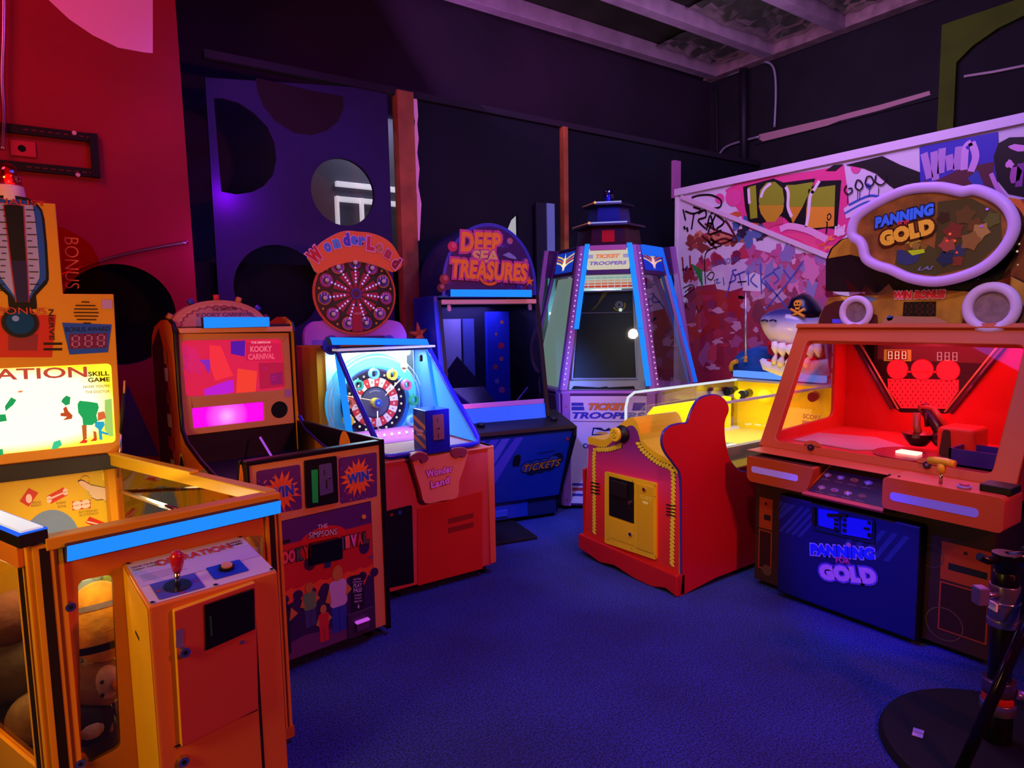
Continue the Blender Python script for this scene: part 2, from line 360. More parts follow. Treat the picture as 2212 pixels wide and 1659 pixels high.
# right wall: green arch, pipes, paint drips
fr = Fr((X1, 0, 0), (0, -1, 0))
g0, g1, g2 = fr.px(2040, 55), fr.px(2025, 290), fr.px(2068, 290)
yv = [fr.px(2072, y)[0] for y in (110,)][0]
x0 = g0[0]; x1 = yv; zt = fr.px(2045, 55)[1]; zb = 2.3; W_ = 1.9
arc = [(x1, zt - .36), (x1 + .12, zt - .26), (x1 + .3, zt - .18), (x1 + .55, zt - .13), (x1 + .85, zt - .12)]
XR = x1 + 1.7
outl = [(x0, zb), (x0, zt), (XR + .17, zt), (XR + .17, zb), (XR, zb), (XR, zt - .36), (XR - .12, zt - .26), (XR - .3, zt - .18), (XR - .55, zt - .13)] + arc[::-1] + [(x1, zb)]
struct(MB(fr).prism(outl, -.05, 0, mt('4c5a0c', .8, 0, 0, .2, 4)).build('trim_%d' % ti)); ti += 1
def pipe(px, r, m, lab, name='conduit_pipe', b=-.05, n=6):
    pts = spline([(a, b, c) for a, c in fr.P(px, b)], n)
    solo(MB(fr).tube(pts, r, m), name, lab, 'pipe', 'pipes on the dark right wall')
PIPE = mt('2c2438', .5, .4); PIPL = mt('a898c0', .4, .3)
pipe([(1606, 122), (1607, 240), (1607, 400)], .045, PIPE, 'thick dark vertical pipe near the room corner', 'drain_pipe', -.08, 1)
pipe([(1530, 170), (1580, 160), (1625, 140), (1655, 134), (1672, 150), (1676, 200), (1673, 275)], .013, PIPL, 'thin pale conduit bending down beside the thick drain pipe')
pipe([(1552, 395), (1552, 345), (1560, 325), (1580, 312), (1640, 295)], .014, PIPL, 'thin conduit curving up from behind the graffiti board corner')
pipe([(1548, 395), (1549, 300), (1546, 200), (1540, 185)], .012, PIPE, 'thin dark conduit rising along the wall corner')
# ledge with pink paint
zl = fr.px(1800, 250)[1]
mb = MB(fr); ya = fr.px(1632, 300)[0]
la = fr.P([(1640, 300), (1642, 291), (1810, 252), (1830, 246), (1900, 228), (2010, 197), (2012, 206), (1900, 240), (1815, 262), (1790, 272), (1650, 306)], -.0); mb.L(la, 30, A('c890a8'))
mb.box(ya, ya + 1.9, -.02, 0, fr.px(1700, 292)[1] - .02, fr.px(1700, 280)[1] + .02, mt('1c1626', .8))
solo(mb, 'wall_ledge', 'dark horizontal wall ledge with a pink drip of paint along it', 'ledge')
la = [(a, -.02, c) for a, c in fr.P([(2085, 166), (2150, 156), (2290, 128)])]
solo(MB(fr).tube(la, .012, mt('c8a8c8', .5)), 'wall_cable', 'pale cable crossing the wall inside the green arch', 'cable')
# ------------------------------------------------------------------ graffiti board
G = Fr((4.75, 4.10, 0), (0, -1, 0)); GL = 4.4; GZ = 2.61
def zc(x0, y0, s): return lambda pts: [(x0 + x / s, y0 + y / s) for x, y in pts]
g = zc(1440, 230, 2.7656)
mb = MB(G).box(0, GL, .001, .09, 0, GZ, mt('dccbe4', .6))
mb.box(-.03, .0, -.01, .1, 0, GZ + .01, mt('e8d4ee', .6)); mb.box(-.03, GL, -.02, .1, GZ - .03, GZ + .03, mt('e0c8ea', .6))
board = None
def GP(pts, k, c): mb.L(G.P(g(pts)), k, A(c))
def stroke(pts, w, k, c, fr_=None, conv=None, sp=5):
    F_ = fr_ or G; P_ = F_.P((conv or g)(pts)); P_ = spline(P_, sp) if sp > 1 else P_
    a = V(F_.px(1700, 500)); b = V(F_.px(1701, 500)); w = w * (b - a).length / (2.7656 if conv is None else 1) / 2
    L_ = []; R_ = []
    for i, p in enumerate(P_):
        t = (V(P_[min(i + 1, len(P_) - 1)]) - V(P_[max(i - 1, 0)])); t = t.normalized() if t.length else V((1, 0)); n = V((-t.y, t.x)) * w
        L_.append(V(p) + n); R_.append(V(p) - n)
    for i in range(len(P_) - 1): mb.add([(q[0], -.0007 * k, q[1]) for q in (L_[i], L_[i + 1], R_[i + 1], R_[i])], [(0, 1, 2, 3)], A(c))
rr = random.Random(3)
def blob(x, y, r, k, c, sy=1, jag=.35, n=11):
    GP([(x + r * (1 + jag * (rr.random() - .5) * 2) * math.cos(6.283 * i / n), y + sy * r * (1 + jag * (rr.random() - .5) * 2) * math.sin(6.283 * i / n)) for i in range(n)], k, c)
GP([(130, 1080), (300, 1060), (500, 1080), (700, 1040), (960, 900), (1000, 1200), (980, 1700), (160, 1700), (120, 1400)], 1, '9c2448')
GP([(520, 850), (640, 880), (980, 880), (1000, 1200), (700, 1180), (480, 1100)], 2, 'b84a80')
GP([(350, 500), (460, 430), (700, 410), (900, 380), (1060, 350), (1100, 640), (1080, 760), (960, 880), (760, 800), (480, 730), (440, 640)], 2, 'e8408c')
GP([(100, 1250), (180, 1105), (460, 1108), (455, 1250), (300, 1330), (160, 1400)], 3, 'a8202e')
for i in range(150):
    x, y = 130 + rr.random() * 850, 860 + rr.random() * 760
    blob(x, y, 10 + rr.random() * 34, 3 + rr.random(), rr.choice(['c03858', 'a02848', 'c06890', '8c2858', 'b02c50', 'a82c48', 'a85088', '983060', 'c890b8', '7c2048', '902040']), rr.choice([.5, 1, 1.8]), .5)
for i in range(40):
    x, y = 480 + rr.random() * 450, 850 + rr.random() * 240
    blob(x, y, 14 + rr.random() * 30, 4 + rr.random(), rr.choice(['d878b0', 'c05898', '9a6cb0', 'e0a8d0', 'b04070', '8c78b8']), 1.4, .5)
for i in range(26): blob(380 + rr.random() * 200, 640 + rr.random() * 170, 14 + rr.random() * 22, 4 + rr.random(), rr.choice(['3c5c98', '38304c', 'c86030', '5c70a8', '2c2438']), 1, .5)
for i in range(22): blob(110 + rr.random() * 290, 760 + rr.random() * 110, 12 + rr.random() * 22, 4 + rr.random(), rr.choice(['c06848', 'a84848', 'd88868', '883838']), .8, .5)
for x, y, r in ((400, 545, 48), (318, 550, 28), (1130, 368, 30), (1025, 480, 22)): GP([(x + r * math.cos(q * .4), y + 1.1 * r * math.sin(q * .4)) for q in range(16)], 4, 'e84c9c')
# block letters
GP([(458, 480), (560, 452), (640, 430), (700, 455), (890, 430), (870, 480), (920, 445), (1045, 440), (1020, 735), (960, 725), (850, 745), (790, 705), (755, 712), (700, 660), (640, 705), (560, 700), (490, 690), (470, 600)], 6, '0c0a10')
def grad(pts, k):
    GP(pts, k, '8c8a22'); ym = sum(p[1] for p in pts) / len(pts)
    low = [(x, y) for x, y in pts if y > ym]
GP([(488, 482), (535, 470), (545, 665), (502, 672)], 7, '98a81c'); GP([(560, 500), (600, 455), (650, 450), (695, 490), (705, 560), (695, 630), (650, 690), (600, 690), (565, 640), (552, 560)], 7, '90a01c')
GP([(552, 590), (704, 590), (695, 630), (650, 690), (600, 690), (565, 640)], 8, 'c89c20')
GP([(715, 470), (775, 468), (870, 452), (880, 455), (815, 600), (757, 700), (722, 600)], 7, '90a41c'); GP([(722, 600), (815, 600), (757, 700)], 8, 'd89020')
GP([(850, 495), (920, 482), (1010, 470), (1002, 715), (940, 722), (832, 730), (838, 600)], 7, '94a420'); GP([(838, 600), (1006, 600), (1002, 715), (940, 722), (832, 730)], 8, 'e89c28')
for s_ in ([(492, 490), (496, 560), (500, 580)], [(565, 545), (585, 495), (625, 460)], [(715, 480), (730, 520), (728, 600), (750, 660)], [(880, 505), (860, 540), (850, 640), (836, 720)], [(915, 445), (870, 520)]): stroke(s_, 17, 9, 'f0dcec')
stroke([(962, 655), (975, 640), (985, 660), (970, 680), (962, 660)], 6, 9, '0c0a10'); stroke([(955, 690), (962, 700), (955, 760)], 7, 9, '0c0a10')
stroke([(680, 735), (740, 715), (850, 740), (960, 795)], 34, 9, 'f0a8d8'); GP([(570, 700), (690, 655), (700, 700), (640, 712), (600, 735)], 7, 'd84070')
GP([(690, 760), (780, 755), (960, 800), (940, 880), (800, 800)], 6, 'f05088')
for i in range(30): blob(900 + rr.random() * 150, 760 + rr.random() * 110, 8 + rr.random() * 20, 8 + rr.random(), rr.choice(['f06030', 'f03c78', 'ff8050', 'e84090']), .6, .6)
for i in range(4): stroke([(1010 + i * 15, 770), (1015 + i * 17, 715 - 8 * (i % 2))], 11, 11, 'f4c8e8', sp=1)
blob(1040, 755, 26, 10, 'f4c8e8')
# the brace strip
mb.at(G); a, b = G.px(*g([(90, 540)])[0]), G.px(*g([(990, 905)])[0]); d = (V(b) - V(a)).normalized(); n = V((-d.y, d.x)) * .018
mb.prism([tuple(V(a) - n), tuple(V(b) - n), tuple(V(b) + n), tuple(V(a) + n)], -.016, -.004, mt('e0c0dc', .6))
# black tags
K = '0c080c'
for s_ in ([(150, 545), (200, 530), (270, 530), (325, 560), (320, 600), (270, 610)], [(100, 615), (115, 680)], [(112, 625), (160, 640), (215, 620)], [(165, 640), (150, 735)], [(160, 600), (205, 615)],
           [(190, 640), (230, 620), (235, 660), (190, 680), (235, 730)], [(240, 740), (262, 650), (285, 740)], [(245, 700), (280, 695)], [(265, 640), (295, 640), (250, 760), (330, 740)], [(300, 650), (345, 690), (300, 730)]): stroke(s_, 11, 6, K)
for s_ in ([(105, 715), (112, 735)], [(122, 722), (128, 748)]): stroke(s_, 14, 6, K, sp=1)
for s_ in ([(230, 700), (300, 740), (400, 780), (330, 820), (260, 790)], [(260, 830), (340, 790), (420, 810), (380, 720), (350, 680)], [(210, 770), (300, 850)]): stroke(s_, 13, 5, '5c1820')
for i in range(7): stroke([(120 + i * 24, 820 - 9 * i), (140 + i * 24, 790 + 6 * i)], 14, 5, '8c3c3c', sp=1)
stroke([(235, 1060), (228, 920), (250, 860), (330, 830)], 7, 6, K); stroke([(240, 1020), (265, 990), (285, 1000), (270, 1035), (245, 1025)], 6, 6, K)
for s_ in ([(95, 900), (108, 1050)], [(140, 890), (148, 1050)], [(95, 975), (148, 970)]): stroke(s_, 12, 6, 'a0282c', sp=1)
for s_ in ([(112, 1000), (118, 960), (112, 985), (125, 950)],): stroke(s_, 8, 7, '3a5cb0')
for i in range(6): stroke([(150 + 12 * i, 945 + 22 * i), (215, 985 + 18 * i)], 13, 6, '2c8c3c', sp=1)
for s_ in ([(100, 1085), (150, 1065), (165, 1090), (110, 1130)], [(110, 1110), (150, 1075)], [(105, 1170), (135, 1215)], [(120, 1160), (110, 1235)], [(180, 1190), (195, 1230), (215, 1190)]): stroke(s_, 6, 6, K)
mb.at(G)
mb.tpx('SCARBOSAK', g([(268, 940)])[0], g([(440, 910)])[0], 12, 8, A('4c60b0'), bold=.0)
GP([(270, 965), (330, 940), (390, 955), (440, 915), (500, 905), (520, 960), (550, 1010), (530, 1060), (560, 1095), (460, 1080), (380, 1105), (300, 1090), (285, 1030)], 4, 'd0b8dc')
B_ = '4c48b4'
for s_ in ([(420, 975), (395, 985), (415, 1030), (375, 1055)], [(435, 1000), (450, 1070)], [(410, 1010), (470, 985)], [(490, 985), (492, 1070)], [(530, 1000), (505, 1040), (545, 1080)], [(562, 940), (570, 1120)], [(640, 990), (572, 1040), (630, 1100)], [(680, 960), (640, 985), (672, 1030), (640, 1060)], [(700, 975), (740, 1030)], [(820, 920), (720, 1060), (590, 1210)], [(590, 1040), (720, 1200)], [(395, 1000), (360, 1140)]): stroke(s_, 9, 8, B_)
stroke([(290, 1040), (310, 1030), (300, 1055), (325, 1050)], 6, 7, '3858a8'); stroke([(340, 1020), (345, 1070)], 7, 7, '3858a8')
GP([(455, 1100), (470, 1020), (520, 990), (570, 1010), (590, 1080), (570, 1105)], 5, 'e0cce8')
stroke([(425, 1050), (480, 1045)], 7, 8, K)
for s_ in ([(1080, 470), (1065, 500), (1085, 525), (1110, 510), (1108, 490), (1088, 492)], [(1140, 440), (1130, 480), (1155, 500), (1175, 475), (1160, 445), (1140, 440)], [(1200, 420), (1190, 460), (1215, 480), (1240, 455), (1225, 420), (1200, 420)], [(1255, 410), (1250, 450), (1285, 470), (1315, 440), (1300, 405)]): stroke(s_, 7, 12, K)
for x, y in ((1085, 530), (1145, 505), (1158, 505), (1215, 490), (1270, 480)): stroke([(x, y), (x - 2, y + 50)], 3, 12, K, sp=1)
GP([(1060, 610), (1200, 510), (1330, 530), (1150, 650), (1075, 670)], 8, 'e8c8ec'); stroke([(1090, 590), (1210, 535), (1290, 545)], 12, 10, '3c5cb8'); stroke([(1065, 640), (1200, 570), (1260, 590)], 10, 10, '4468c0'); blob(1210, 475, 16, 11, '3c50c0')
GP([(1070, 350), (1130, 335), (1290, 296), (1400, 350), (1520, 395), (1530, 480), (1400, 520), (1330, 470), (1250, 400), (1180, 370)], 6, '0e0a12')
GP([(950, 385), (1000, 350), (1060, 345), (1010, 385)], 7, '141018')
GP([(1512, 242), (1980, 152), (1985, 400), (1950, 560), (1520, 560)], 7, '3c34b8'); GP([(1600, 450), (1760, 370), (1960, 330), (1950, 560), (1530, 560), (1540, 440)], 8, '5c2838'); GP([(1800, 430), (1860, 380), (1900, 470), (1850, 490)], 9, '3848b0')
for s_ in ([(1540, 280), (1575, 430)], [(1600, 270), (1610, 440)], [(1650, 250), (1640, 400)], [(1690, 290), (1700, 380)], [(1750, 240), (1735, 380)]): stroke(s_, 30, 10, 'b888d0')
for s_ in ([(1780, 380), (1790, 250), (1825, 215)], [(1825, 215), (1850, 300), (1820, 390)]): stroke(s_, 28, 11, 'd8a0e4')
blob(1803, 248, 12, 12, '3c34b8')
GP([(1955, 300), (1985, 220), (2050, 185), (2220, 180), (2240, 560), (2040, 520), (1975, 440)], 8, '0e0a10')
GP([(2040, 240), (2080, 225), (2200, 240), (2200, 265), (2100, 270), (2060, 255)], 9, 'e898e0'); blob(2050, 345, 26, 9, 'e898e0'); blob(2085, 410, 40, 9, 'b858b0', 1.3); stroke([(1940, 400), (1975, 480), (2020, 540)], 16, 9, 'd888d0')
stroke([(2120, 340), (2105, 480)], 24, 9, '8c4098'); GP([(2000, 560), (2400, 540), (2400, 1200), (2000, 1200)], 7, '7c3070')
rr = random.Random(8); mb.at(G)
for i in range(150):
    x, z = 1.9 + rr.random() * 2.4, .15 + rr.random() * 2.3
    if x < 2.9 and z > 1.75: continue
    r = .05 + rr.random() * .13; n = 9
    mb.L([(x + r * (.7 + .5 * rr.random()) * math.cos(6.283 * k / n), z + r * (.6 + .6 * rr.random()) * math.sin(6.283 * k / n)) for k in range(n)], 2 + rr.random(), A(rr.choice(['a02848', 'c03858', '0c0a10', '8c2858', 'd878b0', '3c34b8', '7c3070', '5c2838', 'b84a80'])))
for i in range(60):
    x, z = .1 + rr.random() * 1.9, .1 + rr.random() * .7; r = .05 + rr.random() * .1
    mb.L([(x + r * math.cos(6.283 * k / 8), z + r * (.6 + .6 * rr.random()) * math.sin(6.283 * k / 8)) for k in range(8)], 2 + rr.random(), A(rr.choice(['a02848', '902040', '0c0a10', '8c2858', 'b85090', 'c8a0c8'])))
tag(mb.build('graffiti_board'), 'tall white board covered in spray painted graffiti behind the right-hand machines', 'board')
# ================================================================== crane game (front left)
q4 = [V((-.09, 2.19, 0)), V((.597, 2.285, 0)), V((.185, 3.44, 0)), V((-.55, 3.37, 0))]
FL, FRt, BRt, BL = q4
C = Fr(FL, FRt - FL); CW = (FRt - FL).length
CR = Fr(FRt, BRt - FRt); CRL = (BRt - FRt).length
CL = Fr(BL, FL - BL); CLL = (FL - BL).length
CB = Fr(BL, BRt - BL); CBL = (BRt - BL).length          # its front side (-y) looks into the cabinet
crane = thing('crane_game', 'yellow and orange glass-sided crane game with a blue light bar, front left', 'arcade machine', (.05, 2.8, 0))
ORG = mt('d0702c', .4, 0, 0, .1, 4); GOLD = mt('d8901c', .4, 0, 0, .08, 4); YEL = mt('e0b020', .4, 0, 0, .08, 4); DK = mt('1a0c08', .5)
ZT = .9
def corner(fr, w0, w1, nm='corner_post'):
    mb = MB(fr); mb.box(w0, w1, -.012, .045, .05, ZT - .0, GOLD); w = w1 - w0
    mb.box(w0 + w * .2, w0 + w * .55, -.0135, -.012, .06, ZT - .01, DK); mb.box(w0 + w * .68, w0 + w * .8, -.0135, -.012, .06, ZT - .01, mt('6c2c10', .5))
    mb.box(w0 - .004, w1 + .004, -.018, .05, .02, .06, mt('b06418', .4)); return mb.build(nm, crane, .004)
corner(C, 0, .068); corner(C, CW - .05, CW + .004); corner(CR, CRL - .04, CRL); corner(CL, CLL - .09, CLL - .004); corner(CL, 0, .05)
# front panel with windows
wl = rquad(C.P([(169, 1255), (243, 1240), (261, 1614), (190, 1650), (188, 1628), (166, 1622)]), .02)
zt_ = C.px(506, 1162)[1]; wr = rquad([C.px(506, 1163), C.px(567, 1155), C.px(570, 1262), (C.px(506, 1163)[0], C.px(570, 1262)[1])], .015)
mb = MB(C).prism([(.068, .05), (CW - .05, .05), (CW - .05, .875), (.068, .875)], 0, .018, ORG, mt('5a2c10', .5), holes=[wl, wr])
for z in (.06,): mb.box(.068, CW - .05, -.006, 0, .05, .11, GOLD)
xv = C.px(588, 1300)[0]
mb.box(xv - .004, xv + .006, -.003, 0, .2, .84, DK); mb.box(.07, CW - .05, -.012, 0, .845, .862, DK)
mb.build('front_panel', crane, .002)
def lock(fr, px_, b, root, r=.014):
    x, z = fr.px(*px_, b); mb = MB(fr).drum(x, z, r, b - .016, b, CHROME, 20, r * 1.15); mb.drum(x, z, r * .45, b - .0165, b - .016, BLK, 12); mb.build('lock', root)
lock(C, (151, 1308), 0, crane, .013); lock(C, (172, 1645), 0, crane, .013)
for px_ in ((576, 1148), (577, 1400), (580, 1538), (575, 1283)):
    x, z = C.px(*px_); MB(C).drum(x, z, .005, -.003, 0, STEEL, 10).build('screw', crane)
MB(C).poly(wl, .012, glass('fff4e0', .05)).build('window_pane', crane); MB(C).poly(wr, .012, glass('fff4e0', .05)).build('window_pane', crane)
# blue light bar on the front and reflecting bar on the left
a, b_, c_, d_ = C.P([(141, 1176), (602, 1078), (602, 1106), (141, 1211)], -.03)
mb = MB(C).prism([a, b_, c_, d_], -.05, -.016, LED, mt('1a1230', .4)); o = mb.build('light_bar', crane, .003, 'glowing blue light bar')
mb = MB(C).box(.03, CW + .004, -.016, .04, .88, .915, GOLD); mb.box(.05, CW, -.012, .03, .862, .88, DK); mb.build('front_rail', crane, .003)
mb = MB(CL).box(.0, CLL - .02, -.03, .04, .84, .9, ORG); mb.build('side_rail', crane, .004)
mb = MB(CL).box(.0, CLL + .02, -.035, .035, .905, .945, BLK); mb.box(.02, CLL + .015, -.028, .028, .945, .951, mt('c8d8f0', .25, .3, .5)); mb.box(.0, CLL + .02, -.036, .036, .938, .946, LEDD); mb.build('light_bar', crane, .003, 'pale light bar with black ends seen from above')
mb = MB(CR).box(.02, CRL, -.012, .035, .875, .92, YEL); mb.box(.5, CRL, .0, .04, .92, .932, YEL); mb.build('side_rail', crane, .004)
# glass sides
MB(CR).box(.03, CRL - .03, .01, .016, .12, .88, glass('e8d8c0', .1)).build('side_glass', crane)
MB(CL).box(.03, CLL - .05, .01, .016, .2, .85, glass('f0dcc0', .07)).build('side_glass', crane)
MB(CL).prism([(0, .04), (CLL - .09, .04), (CLL - .09, .2), (0, .2)], 0, .02, GOLD).build('side_panel', crane, .003)
MB(CR).prism([(0, .04), (CRL - .04, .04), (CRL - .04, .3), (0, .3)], 0, .02, ORG).build('side_panel', crane, .003)
# bed the toys lie on
P_ = [(v.x, v.y) for v in (FL + .06 * (C.x + C.y), FRt + .06 * (C.y - C.x), BRt - .05 * CB.y - .04 * CB.x, BL - .05 * CB.y + .05 * CB.x)]
MB().prism(P_, .05, .1, mt('3c2818', .8), ax='z').build('prize_bed', crane)
# back panel with printed artwork (looks toward the viewer)
mb = MB(CB).box(.0, CBL, -.0, .03, .05, .93, mt('d8b01c', .5, 0, 0, .1, 3))
def cb(pts): return CB.P([(x / 3.317, 680 + y / 3.317) for x, y in pts])
for pts, t in (([(205, 1240), (275, 1275), (205, 1375), (140, 1335)], 0), ([(335, 1300), (455, 1235), (487, 1290), (365, 1355)], 1), ([(517, 1338), (648, 1322), (650, 1385), (520, 1402)], 2), ([(640, 1445), (755, 1490), (730, 1538), (613, 1490)], 3)):
    mb.L(cb(pts), 2, A('c02818')); cx, cz = cb([(sum(p[0] for p in pts) / 4, sum(p[1] for p in pts) / 4)])[0]
    W_ = A('f0c8c0')
    if t == 0: mb.disc(cx, cz - .006, .011, 3, W_, 12, .02)
    elif t == 1: mb.L([(cx - .03, cz - .014), (cx + .026, cz + .006), (cx + .03, cz + .014), (cx - .026, cz - .004)], 3, W_); [mb.disc(cx + sx * .03, cz + sx * .011 + e, .009, 3, W_, 10) for sx in (-1, 1) for e in (-.006, .006)]
    elif t == 2: [mb.disc(cx + sx * .016, cz + e, .017, 3, W_, 10, .012) for sx in (-1, 1) for e in (-.007, .009)]
    else: mb.L([(cx - .03, cz + .016), (cx + .03, cz - .016), (cx + .028, cz - .02), (cx - .034, cz + .011)], 3, W_)
TX = A('7c4a10')
for s_, p0, p1 in (('BREAD', (228, 1345), (295, 1342)), ('BASKET', (222, 1368), (300, 1362)), ('FUNNY', (405, 1350), (475, 1343)), ('BONE', (415, 1375), (475, 1370)), ('BUTTERFLIES', (565, 1415), (698, 1400)), ('IN STOMACH', (570, 1438), (703, 1420)), ('WRITERS', (602, 1560), (690, 1552))):
    P0, P1 = [(x / 3.317, 680 + y / 3.317) for x, y in (p0, p1)]; mb.tpx(s_, P0, P1, 5, 2, TX, bold=0)
hand = [(555, 1190), (575, 1178), (600, 1185), (650, 1215), (700, 1225), (770, 1240), (785, 1290), (770, 1330), (788, 1338), (770, 1350), (740, 1325), (690, 1330), (672, 1318), (650, 1310), (655, 1290), (628, 1290), (640, 1270), (600, 1240), (570, 1215)]
mb.L(cb(hand), 2, A('2c1c10')); hx = sum(p[0] for p in hand) / len(hand); hy = sum(p[1] for p in hand) / len(hand)
mb.L(cb([(hx + (x - hx) * .95, hy + (y - hy) * .9) for x, y in hand]), 3, A('d8b8a8'))
for k in range(14):
    q = 6.283 * k / 14; a, c = cb([(610 + 34 * math.cos(q), 1180 + 30 * math.sin(q))])[0]; a2, c2 = cb([(610 + 34 * math.cos(q + .45), 1180 + 30 * math.sin(q + .45))])[0]
    mb.L([(a, c), (a2, c2), (a2, c2 - .0025), (a, c - .0025)], 2, A('2c1c10'))
cx, cz = cb([(370, 1640)])[0]; r_ = cb([(570, 1560)])[0][0] - cx
mb.disc(cx, cz, r_, 2, A('6c84a8'), 36, .15); mb.L(cb([(730, 1130), (820, 1122), (824, 1165), (800, 1185), (735, 1185)]), 3, A('f0c838')); mb.tpx('TICKETS', cb and (752 / 3.317, 680 + 1145 / 3.317), (805 / 3.317, 680 + 1140 / 3.317), 4, 4, BLK); mb.tpx('2.50', (755 / 3.317, 680 + 1165 / 3.317), (805 / 3.317, 680 + 1160 / 3.317), 5, 4, BLK)
mb.build('back_panel', crane)
# gantry
g0 = hit(262, 1061, CB.o - .06 * CB.y, CB.y); g1 = hit(410, 1112, C.o + .05 * C.y, C.y)
MB().tube([g0, g1], .009, CHROME, 12).build('rail_rod', crane)
MB().tube([g1 + .02 * C.y, g1 + .02 * C.y - .3 * C.x], .006, CHROME, 10).build('cross_rod', crane)
# whip aerial at the back corner
a0 = CB.P([(254, 1032), (257, 990), (262, 935), (268, 850), (269, 822)], -.06)
MB(CB).tube([(a0[0][0], -.06, a0[0][1]), (a0[2][0], -.06, a0[2][1])], .004, CHROME).tube([(a0[2][0], -.06, a0[2][1]), (a0[3][0], -.06, a0[3][1])], .008, BLK).tube([(a0[3][0], -.06, a0[3][1]), (a0[4][0], -.06, a0[4][1])], .004, mt('c8a040', .4)).build('aerial', crane)
# control box
XL, ZB_ = C.px(265, 1218); XR_, _z = C.px(508, 1162); D0 = .27; XR_ += .025
ZF = C.px(350, 1303, -D0)[1]
mb = MB(C).prism([(0, 0), (-D0, 0), (-D0, ZF), (0, ZB_)][::1], XL, XR_, ORG, ORG, ax='x')
LIT_SIDE = mt('e0a020', .4, 0, 0, .06, 4)  # yellow stands for warm light on the box's left faces
mb.add([(XL - .001, -.002, .03), (XL - .001, -D0 + .012, .03), (XL - .001, -D0 + .012, ZF - .01), (XL - .001, -.002, ZB_ - .004)], [(0, 1, 2, 3)], LIT_SIDE)
mb.add([(XL - .002, -.1, .62), (XL - .002, -.14, .61), (XL - .002, -.14, .60), (XL - .002, -.1, .61)], [(0, 1, 2, 3)], BLK)
cb_ = mb.build('control_box', crane, .006)
T = Fr(C.p(XL, -D0, ZF), C.x, C.p(XL, 0, ZB_) - C.p(XL, -D0, ZF)); TL = (C.p(XL, 0, ZB_) - C.p(XL, -D0, ZF)).length; TW = XR_ - XL
mb = MB(T).poly(rrect(.006, TW - .006, .006, TL - .006, .006), -.0015, A('c8b8dc')); mb.at(T)
mb.L([(.01, .11), (TW - .01, .11), (TW - .01, .2), (.01, .2)], 4, A('b8a8e0'))
mb.text('OPERATION', TW * .52, TL - .055, .038, 6, A('c83848'), w=TW * .62, bold=.02); mb.text('HOW TO PLAY', .05, TL - .045, .011, 6, BLK, w=.075); mb.text('INSERT TOKENS', .05, TL - .062, .008, 6, BLK, w=.075); mb.text('SUPER', TW - .045, TL - .04, .01, 6, BLK, w=.05); mb.text('GAME', TW - .045, TL - .056, .01, 6, BLK, w=.045)
mb.L(rrect(.03, .15, .015, .11, .004), 5, A('4848c0')); mb.L(rrect(.185, .285, .04, .12, .004), 5, A('1c40d0'))
for i in range(5): mb.L([(.02, .135 + i * .009), (.12 + .02 * (i % 2), .135 + i * .009), (.12 + .02 * (i % 2), .137 + i * .009), (.02, .137 + i * .009)], 5, A('9080b8'))
for x, z in ((.04, .06), (.14, .06), (.09, .02)): mb.star(x, z, .004, .008, 3, 6, A('a02840'))
for x, z in ((.012, .012), (TW - .012, .012), (.012, TL - .012), (TW - .012, TL - .012), (TW * .5, .012)): mb.disc(x, z, .006, 6, mt('302838', .3, .6), 12)
mb.build('control_plate', cb_)
MB(T).drum(.09, .062, .036, -.006, -.002, mt('181424', .3), 28).build('joystick_collar', cb_)
j = MB(T).tube([(.09, 0, .062), (.09, -.05, .062)], .008, CHROME, 12); j.build('joystick_shaft', cb_)
j = MB(T).tube([(.09, -.045, .062), (.09, -.055, .062), (.09, -.08, .062), (.09, -.098, .062), (.09, -.108, .062), (.09, -.112, .062)], [.008, .013, .018, .019, .014, .004], mt('b81830', .25, 0, 0, 0, 8, .5), 18); j.build('joystick_knob', cb_)
MB(T).drum(.235, .085, .022, -.012, -.002, BLK, 24).drum(.235, .085, .016, -.017, -.012, mt('e0a070', .35), 22).build('push_button', cb_)
# door of the box
b = -D0; dq = C.P([(374, 1318), (549, 1256), (556, 1529), (391, 1612)], b - .012)
door = MB(C).prism(dq, b - .022, b, mt('b84038', .55, 0, 0, .06, 3), LIT_SIDE).build('coin_door', cb_, .003)
rp = C.P([(441, 1306), (547, 1270), (549, 1357), (444, 1403)], b - .022)
mb = MB(C).prism(rp, b - .03, b - .022, mt('0c080a', .25)); 
gx, gz = C.px(455, 1345, b - .03); mb.box(gx - .002, gx + .003, b - .0305, b - .03, gz - .04, gz + .02, A('1c5030'))
mb.build('card_reader', door, .003); lock(C, (397, 1406), b - .022, door); 
x, z = C.px(523, 1386, b - .022); MB(C).drum(x, z, .006, b - .026, b - .022, CHROME, 12).build('screw', door)
mb = MB(C); s0, s1 = C.px(376, 1612, b), C.px(556, 1532, b); mb.add([(s0[0], b - .001, s0[1]), (s1[0], b - .001, s1[1]), (s1[0], b - .001, s1[1] - .004), (s0[0], b - .001, s0[1] - .004)], [(0, 1, 2, 3)], DK); mb.box(s1[0] + .004, s1[0] + .012, b - .001, b, .03, .72, DK); mb.build('door_seam', cb_)
lock(C, (394, 1641), b, cb_)
mb = MB(C); tq = C.P([(380, 1362), (397, 1356), (397, 1395), (380, 1400)], b - .0225); mb.poly(tq, b - .0232, A('6c58a0')); mb.build('tape_patch', door)
